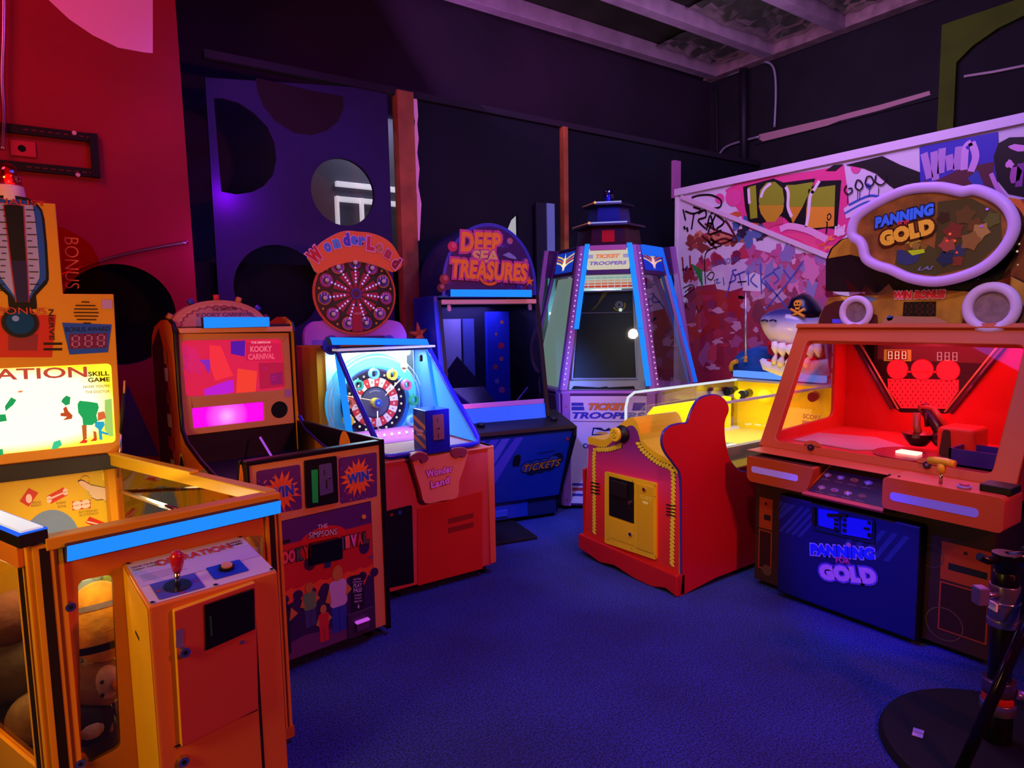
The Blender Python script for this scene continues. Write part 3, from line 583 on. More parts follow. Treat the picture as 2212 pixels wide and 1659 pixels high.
# backboard: wide light box with a narrow tower
B = Fr((0, 3.40, 0)); XC = B.px(22, 800)[0]; xr = B.px(262, 950)[0]; w2 = xr - XC; zt1 = B.px(245, 635)[1]; zt2 = B.px(125, 440)[1]; xt = B.px(125, 500)[0] - XC
z0 = .93; xu = B.px(246, 640)[0] - XC
outl = [(-w2, z0), (w2, z0), (xu, zt1), (xt, zt1), (xt, zt2), (-xt, zt2), (-xt, zt1), (-xu, zt1)]
mb = MB(B).prism([(XC + a, c) for a, c in outl], .0, .3, mt('dc9820', .45, 0, 0, .06, 3), mt('9c5c14', .5)); mb.build('backboard', crane, .004)
MB(B).prism([(XC - w2, .86), (XC + w2, .86), (XC + w2, z0), (XC - w2, z0)], -.02, .3, mt('201814', .5)).build('backboard_base', crane, .003)
def lit(col, e): return mt(col, .5, 0, e)
# lit panel
def lg(name, c0, c1, zc_, hh, xc_, ww, e):
    m = bpy.data.materials.new(name); m.use_nodes = True; N = m.node_tree.nodes; L = m.node_tree.links; bb = N['Principled BSDF']
    tc = N.new('ShaderNodeTexCoord'); sx = N.new('ShaderNodeSeparateXYZ'); L.new(tc.outputs['Object'], sx.inputs[0])
    def mth(op, *v):
        n = N.new('ShaderNodeMath'); n.operation = op
        for i, q in enumerate(v):
            if isinstance(q, (int, float)): n.inputs[i].default_value = q
            else: L.new(q, n.inputs[i])
        return n.outputs[0]
    dx = mth('DIVIDE', mth('SUBTRACT', sx.outputs[0], xc_), ww); dz = mth('DIVIDE', mth('SUBTRACT', sx.outputs[2], zc_), hh)
    d = mth('MAXIMUM', mth('ABSOLUTE', dx), mth('ABSOLUTE', dz)); d2 = mth('MULTIPLY', d, mth('ADD', mth('MULTIPLY', dx, dx), mth('MULTIPLY', dz, dz)))
    r = N.new('ShaderNodeValToRGB'); r.color_ramp.elements[0].position = .45; r.color_ramp.elements[0].color = c0; r.color_ramp.elements[1].position = 1.25; r.color_ramp.elements[1].color = c1
    L.new(mth('MULTIPLY', d2, .9), r.inputs[0]); L.new(r.outputs[0], bb.inputs['Emission Color']); bb.inputs['Emission Strength'].default_value = e; bb.inputs['Base Color'].default_value = (.02, .02, .01, 1); bb.inputs['Roughness'].default_value = .2
    return m
rx = crane['_w']; p0, p1 = B.px(240, 785), B.px(250, 955)
pm = lg('lit_sign_face', (1, .95, .55, 1), (.85, .62, .02, 1), (p0[1] + p1[1]) / 2 - rx[2], (p0[1] - p1[1]) / 2, XC - rx[0], p1[0] - XC, 1.7)
mb = MB(B); mb.L(rquad([(2 * XC - p1[0], p1[1]), p1, p0, (2 * XC - p0[0], p0[1])], .02), 2, pm)
EW = .55
mb.tpx('OPERATION', (-185, 815), (188, 803), 26, 5, lit('e0503c', .75), bold=.02)
for s_, p0_, p1_, hh in (('SKILL', (190, 808), (236, 806), 10), ('GAME', (190, 821), (237, 819), 10)): mb.tpx(s_, p0_, p1_, hh, 5, lit('4c4808', .3), bold=.03)
mb.tpx("NOW YOU'RE", (180, 836), (237, 833), 6, 5, lit('9c8c18', .4)); mb.tpx('THE DOCTOR', (184, 847), (237, 845), 6, 5, lit('9c8c18', .4))
def lb(pts, c, k=4, e=EW): mb.L(B.P([(x / 3.317, 680 + y / 3.317) for x, y in pts]), k, lit(c, e))
lb([(555, 640), (570, 615), (640, 622), (700, 632), (708, 665), (690, 720), (700, 760), (660, 790), (595, 790), (590, 740), (560, 700)], '18a860')
lb([(450, 600), (475, 578), (505, 590), (500, 640), (470, 650), (438, 622)], '18a060')
lb([(585, 790), (620, 790), (622, 890), (595, 895)], 'a86028'); lb([(668, 830), (690, 840), (695, 890), (672, 893)], 'a86028')
lb([(565, 920), (600, 890), (628, 900), (620, 918)], 'c83828', 5); lb([(645, 905), (680, 878), (695, 890), (690, 902)], 'c83828', 5)
lb([(452, 670), (475, 655), (490, 690), (520, 720), (515, 745), (450, 755), (480, 730), (435, 725), (432, 705), (460, 700)], 'a84c28')
lb([(700, 700), (745, 690), (760, 740), (700, 760)], 'c06840'); lb([(680, 765), (745, 765), (750, 790), (725, 830), (780, 850), (770, 862), (730, 850), (735, 895), (712, 895), (705, 820), (680, 800)], '20a8d8')
lb([(750, 610), (800, 600), (812, 870), (780, 870), (750, 820)], '90d870', 3); lb([(385, 910), (430, 895), (445, 930), (415, 955), (370, 965), (375, 940)], '30c8a0')
lb([(35, 655), (80, 590), (118, 610), (95, 645), (40, 690)], '18a060'); lb([(-20, 715), (40, 712), (50, 760), (-20, 770)], '18a060'); lb([(-20, 965), (20, 960), (25, 1000), (-20, 1010)], '18b070')
lb([(130, 545), (165, 542), (160, 555), (130, 557)], 'e08050')
mb.build('lit_panel', crane)
# tower thermometer artwork
def zt(pts): return B.P([(x / 5.5286, 400 + y / 5.5286) for x, y in pts])
mb = MB(B); xm = 215 / 5.5286
def sym(half):    # mirror a right-hand outline about the tube's middle line
    r_ = zt(half); cxs = zt([(205, 700)])[0][0]; return r_ + [(2 * cxs - a, c) for a, c in r_[::-1]]
mb.L(sym([(205, 130), (330, 150), (440, 220), (500, 290), (530, 400), (560, 700), (582, 1050), (582, 1130), (560, 1180), (430, 1320), (440, 1420), (440, 1480), (205, 1480)]), 2, A('0a0810'))
mb.L(sym([(205, 170), (330, 190), (430, 250), (480, 310), (500, 400), (530, 700), (550, 1050), (548, 1120), (400, 1290), (350, 1380), (205, 1380)]), 3, A('1c54a8'))
mb.L(sym([(205, 230), (390, 240), (415, 380), (440, 600), (462, 850), (474, 1040), (470, 1110), (380, 1270), (345, 1340), (205, 1340)]), 4, A('a8a4d0'))
mb.L(sym([(205, 230), (290, 250), (310, 600), (335, 1000), (355, 1400), (205, 1400)]), 6, A('a83050'))
mb.L(sym([(205, 240), (275, 255), (292, 600), (318, 1000), (338, 1400), (205, 1400)]), 7, A('0c0a14'))
mb.L(sym([(205, 900), (312, 905), (318, 1000), (338, 1400), (205, 1400)]), 8, A('241c48'))
for i in range(14):
    y = 290 + i * 74; x0 = 308 + i * 4; x1 = x0 + (112 if i % 2 == 0 else 55)
    mb.L(zt([(x0, y), (x1, y + 2), (x1, y + 14), (x0, y + 12)]), 9, A('100c28')); X2 = 410 - x1; X3 = 410 - x0; mb.L(zt([(X2, y), (X3, y + 2), (X3, y + 14), (X2, y + 12)]), 9, A('100c28'))
mb.tpx('SPECIALIST', (-62, 429), (98, 441), 12, 10, A('b83428'), bold=.01)
ry = B.P([(-80, 682), (121, 680), (112, 772), (-75, 772)]); mb.L(ry, 2, A('c82c20'))
mb.disc(B.px(44, 697)[0], B.px(44, 697)[1], .062, 11, A('0c1020'), 32); mb.disc(B.px(44, 697)[0], B.px(44, 697)[1], .047, 12, mt('1c4870', .2), 32); mb.disc(B.px(34, 688)[0], B.px(34, 688)[1], .012, 13, A('7ca0d8'), 16)
mb.tpx('BONUS', (-6, 671), (98, 672), 15, 14, A('c84434'), bold=0)
mb.L(B.P([(18, 722), (82, 722), (80, 757), (18, 757)]), 4, A('8c2834'))
for y in (740, 752): mb.L(B.P([(94, y), (134, y), (134, y + 5), (94, y + 5)]), 5, A('1c0c08'))
mb.tpx('NERVE', (110, 668), (112, 735), 9, 6, A('3c2010'))
for i, (x0, x1) in enumerate(((176, 193), (163, 206), (160, 211), (159, 213), (161, 212), (166, 208), (180, 196))): y = 651 + i * 7.6; mb.L(B.P([(x0, y), (x1, y + .5), (x1, y + 3), (x0, y + 2.6)]), 5, A('2c1404'))
mb.L(B.P([(134, 697), (241, 701), (233, 761), (150, 766)]), 4, A('1c50b0')); mb.tpx('BONUS AWARD', (141, 712), (237, 710), 10, 6, A('0c1018'), bold=0)
dp = [(149, 754), (230, 751), (231, 719), (149, 722)]; mb.L(B.P(dp), 5, A('6c1848')); mb.seg7(B.P(dp), 3, A('b06898'), 6)
mb.L(B.P([(220, 647), (242, 648), (242, 667), (221, 667)]), 5, A('b890c0'))
mb.build('printed_artwork', crane)
# red acrylic fin with BONUS
fin = zt([(680, 470), (760, 490), (900, 560), (1030, 640), (1120, 740), (1180, 850), (1200, 950), (1222, 1290), (680, 1290)])
mb = MB(B).prism(fin, .06, .066, glass('ff5038', .04, .1, 'red_acrylic')); mb.tpx('BONUS', (155, 510), (157, 622), 26, -84, A('d8543c'), bold=-.01)
mb.build('red_fin', crane, 0, 'clear red acrylic fin lettered BONUS')
x, z = B.px(20, 411, .05)
mb = MB(B).rod((x, .05, zt2 - .0), (x, .05, zt2 + .065), .056, mt('e8c8c0', .4), 28, .05); bc = mb.build('beacon_base', crane, .004)
mb = MB(B).tube([(x, .05, zt2 + .065), (x, .05, zt2 + .12), (x, .05, zt2 + .145), (x, .05, zt2 + .16)], [.045, .042, .03, .004], glass('f03030', .15, .05, 'red_dome'), 24); mb.build('beacon_dome', bc)
MB(B).sph((x, .05, zt2 + .09), (.014, .014, .025), mt('ff3020', .4, 0, 3)).build('beacon_bulb', bc)
# ------------------------------------------------------------------ plush toys inside the crane game
def toy(name, lab, c, group='plush toys heaped in the crane game'): return thing(name, lab, 'plush toy', tuple(c), group)
def plushm(c): return mt(c, .95, 0, 0, .25, 25, 0, .35)
def inside(x, y, dpt, r): 
    ray = (x - PW / 2) / FPX * CX - (y - PH / 2) / FPX * CY + FW; return CAM + ray * dpt
# large yellow plush lying behind the front window
c = hit(218, 1342, C.o + .15 * C.y, C.y); r = toy('plush_toy', 'big yellow egg-shaped plush with a grey and a black band, in the front window', (c.x, c.y, c.z - .12))
MB(Fr(c, (1, .15, 0), (-.35, .2, 1))).sph((0, 0, 0), (.092, .08, .125), plushm('e8b830'), 28, 18).build('body', r)
ff = Fr(c, (1, .15, 0), (-.35, .2, 1))
def band(z, t, col, nm):
    k = 30; mb = MB(ff); P_ = []
    for zz in (z - t, z + t):
        s_ = math.sqrt(max(.05, 1 - (zz / .125) ** 2)) * 1.03
        for i in range(k): P_.append((.092 * s_ * math.cos(6.2832 * i / k), .08 * s_ * math.sin(6.2832 * i / k), zz))
    mb.add(P_, [(i, (i + 1) % k, k + (i + 1) % k, k + i) for i in range(k)], plushm(col), True).build(nm, r)
band(.055, .008, '8c8c88', 'grey_band'); band(-.07, .012, '181410', 'black_band')
# bird plush
c = hit(212, 1475, C.o + .13 * C.y, C.y); r = toy('plush_toy', 'white and brown bird plush with an orange beak, low in the front window', (c.x, c.y, c.z - .09))
MB().sph(c, (.07, .06, .085), plushm('9c7c68'), 22, 14).build('body', r)
f2 = Fr(c, C.x, (0, 0, 1)); MB(f2).sph((.015, -.035, .01), (.042, .032, .055), plushm('e8d0d8'), 20, 12).build('face', r)
MB(f2).tube([(.035, -.055, .0), (.07, -.075, .01), (.095, -.085, .035)], [.022, .016, .002], plushm('e86020'), 12).build('beak', r)
for dx, dz in ((.0, .03), (-.002, -.012)): MB(f2).sph((dx, -.067, dz), .006, BLK, 10, 6).build('eye', r)
for dx in (-.05, .0): MB(f2).tube([(dx, 0, .06), (dx - .02, -.01, .1), (dx - .01, -.01, .12)], [.02, .016, .004], plushm('d8cca8'), 10).build('crest', r)
for k in range(4): MB(f2).tube([(-.05 + .03 * k, -.02, -.07), (-.06 + .035 * k, -.05, -.12), (-.055 + .035 * k, -.06, -.14)], [.014, .013, .005], plushm('a890a8'), 8).build('leg', r)
specs = [((75, 1420, .3, .15), '5c5648', 'large dark grey ball plush against the left glass', 0), ((30, 1335, .34, .1), '6c4838', 'brown ball plush marked with a five, against the left glass', 5),
         ((170, 1335, .28, .075), '8c7464', 'brown round plush behind the yellow plush', 0), ((228, 1262, .3, .05), 'a8d048', 'lime green plush at the top of the front window', 1), ((190, 1280, .26, .05), '9cc8b0', 'pale aqua plush at the top left of the front window', 1),
         ((190, 1560, .11, .07), '2c2030', 'black plush with violet patches at the bottom of the front window', 1), ((235, 1590, .13, .075), '584838', 'brown furry plush at the bottom right of the front window', 0), ((85, 1590, .3, .09), '948060', 'tan plush by the bottom of the left glass', 0),
         ((540, 1185, .16, .045), 'e8c030', 'small yellow plush in the right front window', 1), ((545, 1235, .14, .05), '88a050', 'moss green plush in the right front window', 0), ((150, 1290, .36, .08), 'b88870', 'pinkish plush in the middle of the heap', 1), ((20, 1560, .45, .12), '604838', 'brown plush in the near left corner of the heap', 0)]
for (x, y, d, rad), col, lab, kind in specs:
    c = hit(x, y, C.o + d * C.y, C.y)
    if x < 100:
        c = hit(x, y, CL.o + (rad + .03) * CL.y, CL.y)
    c.z = max(c.z, .1 + rad)
    r = toy('plush_toy', lab, (c.x, c.y, c.z - rad)); MB().sph(c, (rad, rad, rad * .95), plushm(col), 22, 14).build('body', r)
    if kind == 1:
        for s_ in (-1, 1): MB(C.sub(0, 0, 0)).at(Fr(c, C.x)).sph((s_ * rad * .6, 0, rad * .9), rad * .32, plushm(col), 12, 8).build('ear', r)
        MB(Fr(c, C.x)).sph((0, -rad * .75, 0), (rad * .5, rad * .35, rad * .4), plushm('c8a8d0' if 'violet' in lab else 'e8e0d0'), 14, 8).build('muzzle', r)
    if kind == 5:
        ft = Fr(c - (rad + .002) * CL.y, CL.x); MB(ft).text('5', .03, .05, .045, 1, A('e0d0c0'), bold=.03).build('number', r)
for i, (x, y, z, rad, col) in enumerate([(-.1, 2.85, .2, .1, '7c6050'), (.1, 2.9, .2, .11, 'b0884c'), (.28, 2.75, .19, .09, 'a04838'), (-.25, 3.1, .2, .1, '5c5048'), (.02, 3.15, .2, .1, 'c8a080'), (-.02, 2.62, .2, .1, '8c5038'), (.36, 2.5, .2, .09, '4c6890'), (.4, 2.62, .33, .07, 'b8a030'), (.2, 2.55, .19, .09, '705848'), (-.3, 2.95, .38, .08, '5a5a52')]):
    rad *= .72; r = toy('plush_toy', ['dull brown', 'ochre', 'brick red', 'dark taupe', 'sandy', 'rust brown', 'slate blue', 'mustard', 'umber', 'olive grey'][i] + ' round plush lying deep in the crane game heap', (x, y, z - rad)); MB().sph((x, y, z), rad, plushm(col), 18, 12).build('body', r)
    for s_ in (-1, 1): MB().sph((x + s_ * rad * .6, y, z + rad * .8), rad * .3, plushm(col), 10, 6).build('ear', r)
# ================================================================== ball toss machine
S_ = Fr((.609, 2.737, 0), (math.cos(R(7)), math.sin(R(7)), 0)); SW = .6
bt = thing('ball_toss_game', 'ball toss carnival game with a pink lit screen and purple front artwork', 'arcade machine', tuple(S_.p(.3, .6, 0)))
TAN = mt('d09058', .45, 0, 0, .06, 4); BT = mt('0a0810', .35)
def sp(pts, s=3.0167, x0=500, y0=930): return S_.P([(x0 + x / s, y0 + y / s) for x, y in pts])
mb = MB(S_).box(.0, SW, 0, .03, .05, .93, TAN); mb.box(.0, SW, .03, .5, .05, .09, BT)
mb.build('front_panel', bt, .003)
mb = MB(S_).box(-.012, .0, -.008, .04, .03, .94, BT).box(SW, SW + .022, -.012, .9, .03, .95, BT).box(-.012, SW + .01, -.01, .035, .925, .945, BT); mb.build('edge_trim', bt, .004)
mb = MB(S_)
PUR = A('5c2470')
for pp, cc in ((((160, 265), (445, 220), (460, 510), (175, 560)), (322, 400)), (((697, 180), (945, 140), (948, 430), (708, 478)), (822, 305))):
    mb.L(rquad(sp(pp), .012), 2, PUR); x, z = sp([cc])[0]
    rr = random.Random(5)
    for i in range(26): a, c = sp([(pp[0][0] + 15 + rr.random() * 225, pp[1][1] + 50 + rr.random() * 270)])[0]; mb.disc(a, c, .0022 + .003 * rr.random(), 3, A(rr.choice(['c05878', '9c60c0', 'c88050'])), 8)
    random.seed(4); mb.star(x, z, .055, .085, 17, 4, A('e85c28'), jit=.25)
    for i in range(17): q = 6.283 * i / 17; mb.L([(x + .02 * math.cos(q), z + .02 * math.sin(q)), (x + .072 * math.cos(q - .03), z + .072 * math.sin(q - .03)), (x + .072 * math.cos(q + .05), z + .072 * math.sin(q + .05))], 5, A('f08838'))
    mb.text('WIN', x, z, .048, 6, A('2848b8'), w=.108, bold=.05, rot=.03, out=(A('b8b0e0'), .06), spc=1.1)
# lower purple scene: red tent, crowd silhouettes, balloons (no characters)
low = sp([(330, 590), (915, 490), (935, 1290), (335, 1500)]); x0l = .012
zt0, zt1_, zb0, zb1 = sp([(330, 588)])[0][1], sp([(915, 490)])[0][1], sp([(335, 1500)])[0][1], sp([(935, 1290)])[0][1]
xr0, xr1 = sp([(915, 490)])[0][0], sp([(935, 1290)])[0][0]
ZL0, ZL1 = min(zb0, zb1), max(zt0, zt1_); XLr = (xr0 + xr1) / 2
mb.L([(x0l, ZL0), (XLr, ZL0), (XLr, ZL1), (x0l, ZL1)], 1, A('2c1408')); mb.L([(x0l + .003, ZL0 + .003), (XLr - .003, ZL0 + .003), (XLr - .003, ZL1 - .003), (x0l + .003, ZL1 - .003)], 2, A('50206c'))
zr0 = sp([(900, 605)])[0][1]; zr1 = sp([(900, 870)])[0][1]
mb.L([(x0l + .003, zr1), (XLr - .003, zr1), (XLr - .003, zr0), (x0l + .003, zr0)], 3, A('b82424'))
mb.L([(x0l + .003, zr1 - .09), (XLr - .003, zr1 - .09), (XLr - .003, zr1 + .005), (x0l + .003, zr1 + .005)], 3, A('d85024'))
n_ = 16; mb.L([(x0l + .003 + (XLr - x0l - .006) * i / 48, zr1 - .0 - .012 * abs(math.sin(i * math.pi / 6))) for i in range(49)] + [(XLr - .003, zr1 + .03), (x0l + .003, zr1 + .03)], 4, A('b82424'))
ax, az = sp([(600, 690)])[0]; mb.L(circ(ax, az - .01, .108, 30, .055, 0, 180), 4, A('c42420'))
mb.tpx('THE', (500 + 560 / 3.0167, 930 + 628 / 3.0167), (500 + 622 / 3.0167, 930 + 615 / 3.0167), 9, 8, A('e8e0f4'), bold=.0)
mb.tpx('SIMPSONS', (500 + 500 / 3.0167, 930 + 682 / 3.0167), (500 + 682 / 3.0167, 930 + 655 / 3.0167), 13, 8, A('e8e0f4'), bold=.0, out=(A('2c1040'), .12))
cols = ['385048', 'd83c4c', '5868a8', '4c5c50', 'c84858']
word = [('K', 205), ('O', 250), ('O', 295), ('K', 345), ('Y', 395), ('C', 452), ('A', 505), ('R', 560), ('N', 610), ('I', 660), ('V', 790 - 72), ('I', 752), ('V', 792), ('A', 833), ('L', 872)]
for i, (ch, x) in enumerate([('K', 270), ('O', 345), ('O', 390), ('K', 442), ('Y', 487), ('N', 708), ('I', 752), ('V', 792), ('A', 833), ('L', 872)]):
    y = 830 - (x - 330) * .25; a, c = sp([(x, y)])[0]
    mb.text(ch, a, c, .058, 9, A(['4c6850', 'd84858', 'c84870', '48584c', 'c83830', '605068', 'e07060', 'd070c0', 'b83838', '504c48'][i]), w=.022 if ch == 'I' else .03, bold=.08, out=(A('1c1018'), .1))
# crowd silhouettes
mb.at(S_); rr = random.Random(11); SIL = A('2c1850'); zc0 = ZL0 + .23
pts = [(x0l + .003, ZL0 + .08)]
for i in range(40):
    x = x0l + .003 + (XLr - x0l - .006) * i / 39; pts.append((x, zc0 + .03 * math.sin(i * .7) + .022 * abs(math.sin(i * 1.9))))
pts.append((XLr - .003, ZL0 + .08)); mb.L(pts, 5, SIL)
for i in range(9): mb.disc(.05 + i * .062, zc0 + .035 + .014 * rr.random(), .022, 5.5, SIL, 16)
for x, z, c in ((.03, .42, '481c50'), (.235, .455, '38184c'), (.50, .46, '2c1450')): mb.disc(x, z, .027, 5.4, A(c), 18, .033)
mb.L([(x0l + .003, ZL0 + .003), (XLr - .003, ZL0 + .003), (XLr - .003, ZL0 + .1), (.35, ZL0 + .07), (.2, ZL0 + .09), (x0l + .003, ZL0 + .06)], 6, A('5c3468'))
def guest(x, z, h, w, skin, top, leg):
    mb.L(rrect(x - w * .42, x + w * .42, z, z + h * .45, w * .1), 7, A(leg)); mb.L([(x - w * .02, z), (x + w * .02, z), (x + w * .02, z + h * .35), (x - w * .02, z + h * .35)], 7.5, SIL)
    mb.L(rrect(x - w * .5, x + w * .5, z + h * .38, z + h * .78, w * .25), 8, A(top)); mb.disc(x, z + h * .88, w * .3, 8.5, A(skin), 16, h * .12)
    mb.L([(x - w * .5, z + h * .7), (x - w * .75, z + h * .5), (x - w * .4, z + h * .45)], 8.2, A(skin)); mb.L([(x + w * .5, z + h * .7), (x + w * .8, z + h * .58), (x + w * .4, z + h * .5)], 8.2, A(skin))
guest(.09, ZL0 + .03, .29, .1, 'b87838', '1c1838', '18142c'); guest(.285, ZL0 + .03, .17, .05, 'b08040', 'b82c30', 'b82c30'); guest(.36, ZL0 + .05, .31, .085, 'b87c3c', 'b8a8d8', '2840a8'); guest(.225, ZL0 + .12, .2, .06, 'b07438', '5c8c58', '384078'); mb.L([(.3, ZL0 + .36), (.33, ZL0 + .36), (.34, ZL0 + .47), (.31, ZL0 + .45)], 6.8, A('243c98'))
# pass sticker
st = sp([(775, 945), (855, 930), (862, 1165), (782, 1180)]); mb.L(st, 9, A('1c1430')); 
for s_, y, hh, x0, x1 in (('INTER', 968, 4, 790, 840), ('FOREIGN', 985, 3, 785, 845), ('PLAY', 1008, 9, 790, 845), ('PASS', 1040, 9, 790, 845), ('CARDS', 1072, 4, 795, 842), ('TO PLAY', 1092, 4, 795, 845), ('BELOW', 1112, 4, 797, 847)):
    mb.tpx(s_, (500 + x0 / 3.0167, 930 + y / 3.0167), (500 + x1 / 3.0167, 930 + (y - 6) / 3.0167), hh, 11, A('b8a8e0'))
a, c = sp([(823, 1142)])[0]; mb.L([(a - .002, c + .012), (a + .002, c + .012), (a + .002, c), (a + .007, c), (a, c - .012), (a - .007, c), (a - .002, c)], 11, A('b8a8e0'))
art = mb.build('front_artwork', bt)
# coin mech, reader, slot and ticket box
mb = MB(S_).prism(rquad(sp([(470, 195), (678, 163), (690, 465), (484, 505)]), .008), -.012, 0, BT); mech = mb.build('coin_panel', bt, .002)
MB(S_).prism(sp([(512, 255), (553, 250), (556, 465), (520, 468)]), -.014, -.012, mt('187838', .4, 0, .25)).build('green_window', mech)
mb = MB(S_).prism(rquad(sp([(560, 222), (640, 208), (653, 398), (565, 422)]), .006), -.018, -.012, mt('8078a8', .3, .7))
x, z = sp([(625, 302)])[0]; mb.drum(x, z, .006, -.024, -.018, CHROME, 12); x, z = sp([(608, 345)])[0]; mb.box(x - .003, x + .003, -.0185, -.018, z - .02, z + .02, BLK); x, z = sp([(593, 270)])[0]; mb.box(x - .002, x + .002, -.0185, -.018, z - .012, z + .012, BLK); mb.build('coin_plate', mech, .001)
x, z = sp([(600, 700)])[0]; mb = MB(S_).prism(rquad(sp([(500, 735), (700, 690), (706, 825), (503, 868)]), .008), -.03, -.001, mt('08060c', .25)); mb.build('card_reader', bt, .004)
x, z = sp([(858, 560)])[0]; MB(S_).drum(x, z, .01, -.01, 0, mt('e0a840', .3), 20).build('round_knob', bt)
x, z = sp([(905, 822)])[0]; MB(S_).drum(x, z, .007, -.008, 0, CHROME, 16).build('screw', bt)
q = sp([(320, 735), (380, 715)]); MB(S_).box(q[0][0] - .01, q[1][0], -.004, -.001, q[1][1] - .006, q[1][1] + .006, BLK).build('coin_slot', bt)
mb = MB(S_); bx0, bz1 = sp([(748, 1192)])[0]; bx1, bz0 = sp([(930, 1290)])[0]; mb.box(bx0, bx1, -.012, 0, bz0, bz1 - .005, mt('38284c', .4)); tk = mb.build('ticket_door', bt, .002)
MB(S_).box(bx0 + .035, bx0 + .1, -.03, -.012, bz0 + .03, bz0 + .065, mt('4c3868', .4)).build('ticket_chute', tk, .002)
MB(S_).box(bx0 + .035, bx0 + .1, -.034, -.012, bz0 + .066, bz0 + .074, mt('d050e8', .4, 0, .8)).build('lit_slot', tk)
# side panels
SL = Fr(S_.o, -S_.y)     # left side, outside face
prof = [(.0, .03), (.0, .62), (-.03, .88), (-.05, .93), (-.07, .93), (-.12, .8), (-.2, .76), (-.3, .79), (-.36, .8), (-.6, .85), (-.8, .91), (-.87, .97), (-.88, 1.1), (-.88, 1.45), (-.9, 1.5), (-.98, 1.53), (-1.1, 1.53), (-1.22, 1.5), (-1.3, 1.44), (-1.33, 1.35), (-1.33, .03)]
OR2 = mt('e0702c', .45, 0, 0, .2, 3)
mb = MB(SL).prism(prof, -.012, .0, OR2, BT)
a = SL.P([(405, 1015)])[0]
for px_, rx_, rz_ in (((402, 1030), .05, .14), ((437, 1060), .03, .08), ((470, 1090), .028, .06), ((500, 1108), .028, .05)):
    a, c = SL.px(*px_); mb.at(SL); mb.L(circ(a, c - .03, rx_ * 1.15, 24, rz_ * 1.1), 22, A('e8b878')); mb.L(circ(a, c - .03, rx_, 24, rz_), 23, A('140808'))
mb.L([(-1.31, .5), (-1.05, .5), (-1.05, 1.3), (-1.15, 1.48), (-1.31, 1.38)], 19, A('402038')); mb.L([(-1.05, .5), (-.92, .4), (-.9, .9), (-.95, 1.35), (-1.05, 1.45)], 19, A('c84828'))
for z, c, w_ in ((1.33, 'b87040', .03), (1.24, 'c8b8d0', .035), (1.12, '8c4c30', .03), (1.0, 'e8d8c8', .04), (.88, 'c83030', .05), (.76, 'e8c8a0', .04), (.7, '302018', .03)): mb.L(rrect(-1.05 - w_, -1.05 + w_, z - .035, z + .035, .01), 24, A(c))
mb.L([(-1.0, .3), (-.4, .3), (-.4, .6), (-.7, .74), (-.85, .6)], 19, A('b84c20')); mb.L([(-.6, .8), (-.52, .84), (-.45, .8)], 20, A('8c8078')); mb.L([(-.0, .6), (-.0, .72), (-.04, .76), (-.12, .7), (-.14, .6)], 20, A('8c8078'))
mb.build('side_panel', bt, 0, 'orange side panel printed with dark arches')
mb = MB(SL).prism([(a, c) for a, c in prof], SW + .0, SW + .012, mt('e89838', .45), BT); mb.build('side_panel', bt)
# black edge moulding following the sides
for xx in (-.006, SW + .006): MB(S_).tube([(xx, -a, c) for a, c in prof[3:(18 if xx < 0 else 12)]], .011, BT if xx < 0 else mt('180c90', .3), 8).build('edge_moulding', bt)
# backbox face
YB = .92; SB = Fr(S_.p(0, YB, 0), S_.x)
mb = MB(SB).box(.0, SW, .0, .4, .92, 1.49, BT); mb.build('backbox', bt, .004)
def sb(pts, s=3.3185, x0=320, y0=600, b=-.01): return SB.P([(x0 + x / s, y0 + y / s) for x, y in pts], b)
face = sb([(215, 400), (1005, 395), (1045, 1040), (250, 1135)])
scr = rquad(sb([(235, 450), (960, 437), (985, 800), (270, 855)]), .03, 6); lit_ = rquad(sb([(312, 935), (828, 888), (833, 1022), (325, 1080)]), .008)
x, z = sb([(938, 945)])[0]
mb = MB(SB).prism(face, -.016, .0, TAN, TAN, holes=[scr, lit_]); mb.build('screen_bezel', bt, .003)
MB(SB).disc(x, z, .047, 24, mt('060408', .9), 30).build('speaker', bt)
mb = MB(SB); mb.L([(p[0], p[1]) for p in scr], 2, mt('f02050', .3, 0, .8))
def sg(pts, c, k=4, e=.65): mb.L(sb(pts, b=0), k, mt(c, .4, 0, e))
sg([(590, 455), (695, 450), (690, 565), (592, 545)], '4c18a8'); sg([(400, 800), (560, 740), (610, 730), (615, 820), (500, 842), (405, 845)], 'b020d8'); sg([(360, 590), (440, 585), (445, 640), (430, 690), (400, 620)], '7c28c0')
sg([(245, 480), (330, 500), (400, 620), (380, 700), (250, 660)], 'c82468', 3, .6); sg([(440, 480), (520, 490), (590, 660), (610, 700), (480, 740), (440, 620)], 'ff3040', 3, .9); sg([(640, 650), (780, 670), (770, 820), (630, 830)], 'ff4030', 3, .9)
sg([(790, 610), (975, 605), (980, 780), (800, 800)], 'd01848', 3, .7); sg([(870, 690), (960, 670), (965, 760), (880, 770)], '8c1c60', 4, .5); sg([(700, 465), (950, 470), (960, 600), (700, 595)], 'e0184c', 3, .8)
for s_, p0, p1, hh, c in (('THE SIMPSONS', (735, 465), (875, 462), 5, 'ff90a8'), ('KOOKY', (730, 512), (885, 508), 13, 'ff6888'), ('CARNIVAL', (715, 568), (905, 560), 13, 'ff5878')):
    mb.tpx(s_, (320 + p0[0] / 3.3185, 600 + p0[1] / 3.3185), (320 + p1[0] / 3.3185, 600 + p1[1] / 3.3185), hh, 7, mt(c, .4, 0, .9), bold=.03)
for x_, y_, r_ in ((270, 560, 14), (285, 600, 12), (260, 640, 12), (290, 680, 12), (270, 720, 10), (900, 720, 18), (840, 650, 14)): a, c = sb([(x_, y_)], b=0)[0]; mb.ring(a, c, r_ / 3.3 * .0016, r_ / 3.3 * .0022, 5, mt('a82088', .4, 0, .6), 12)
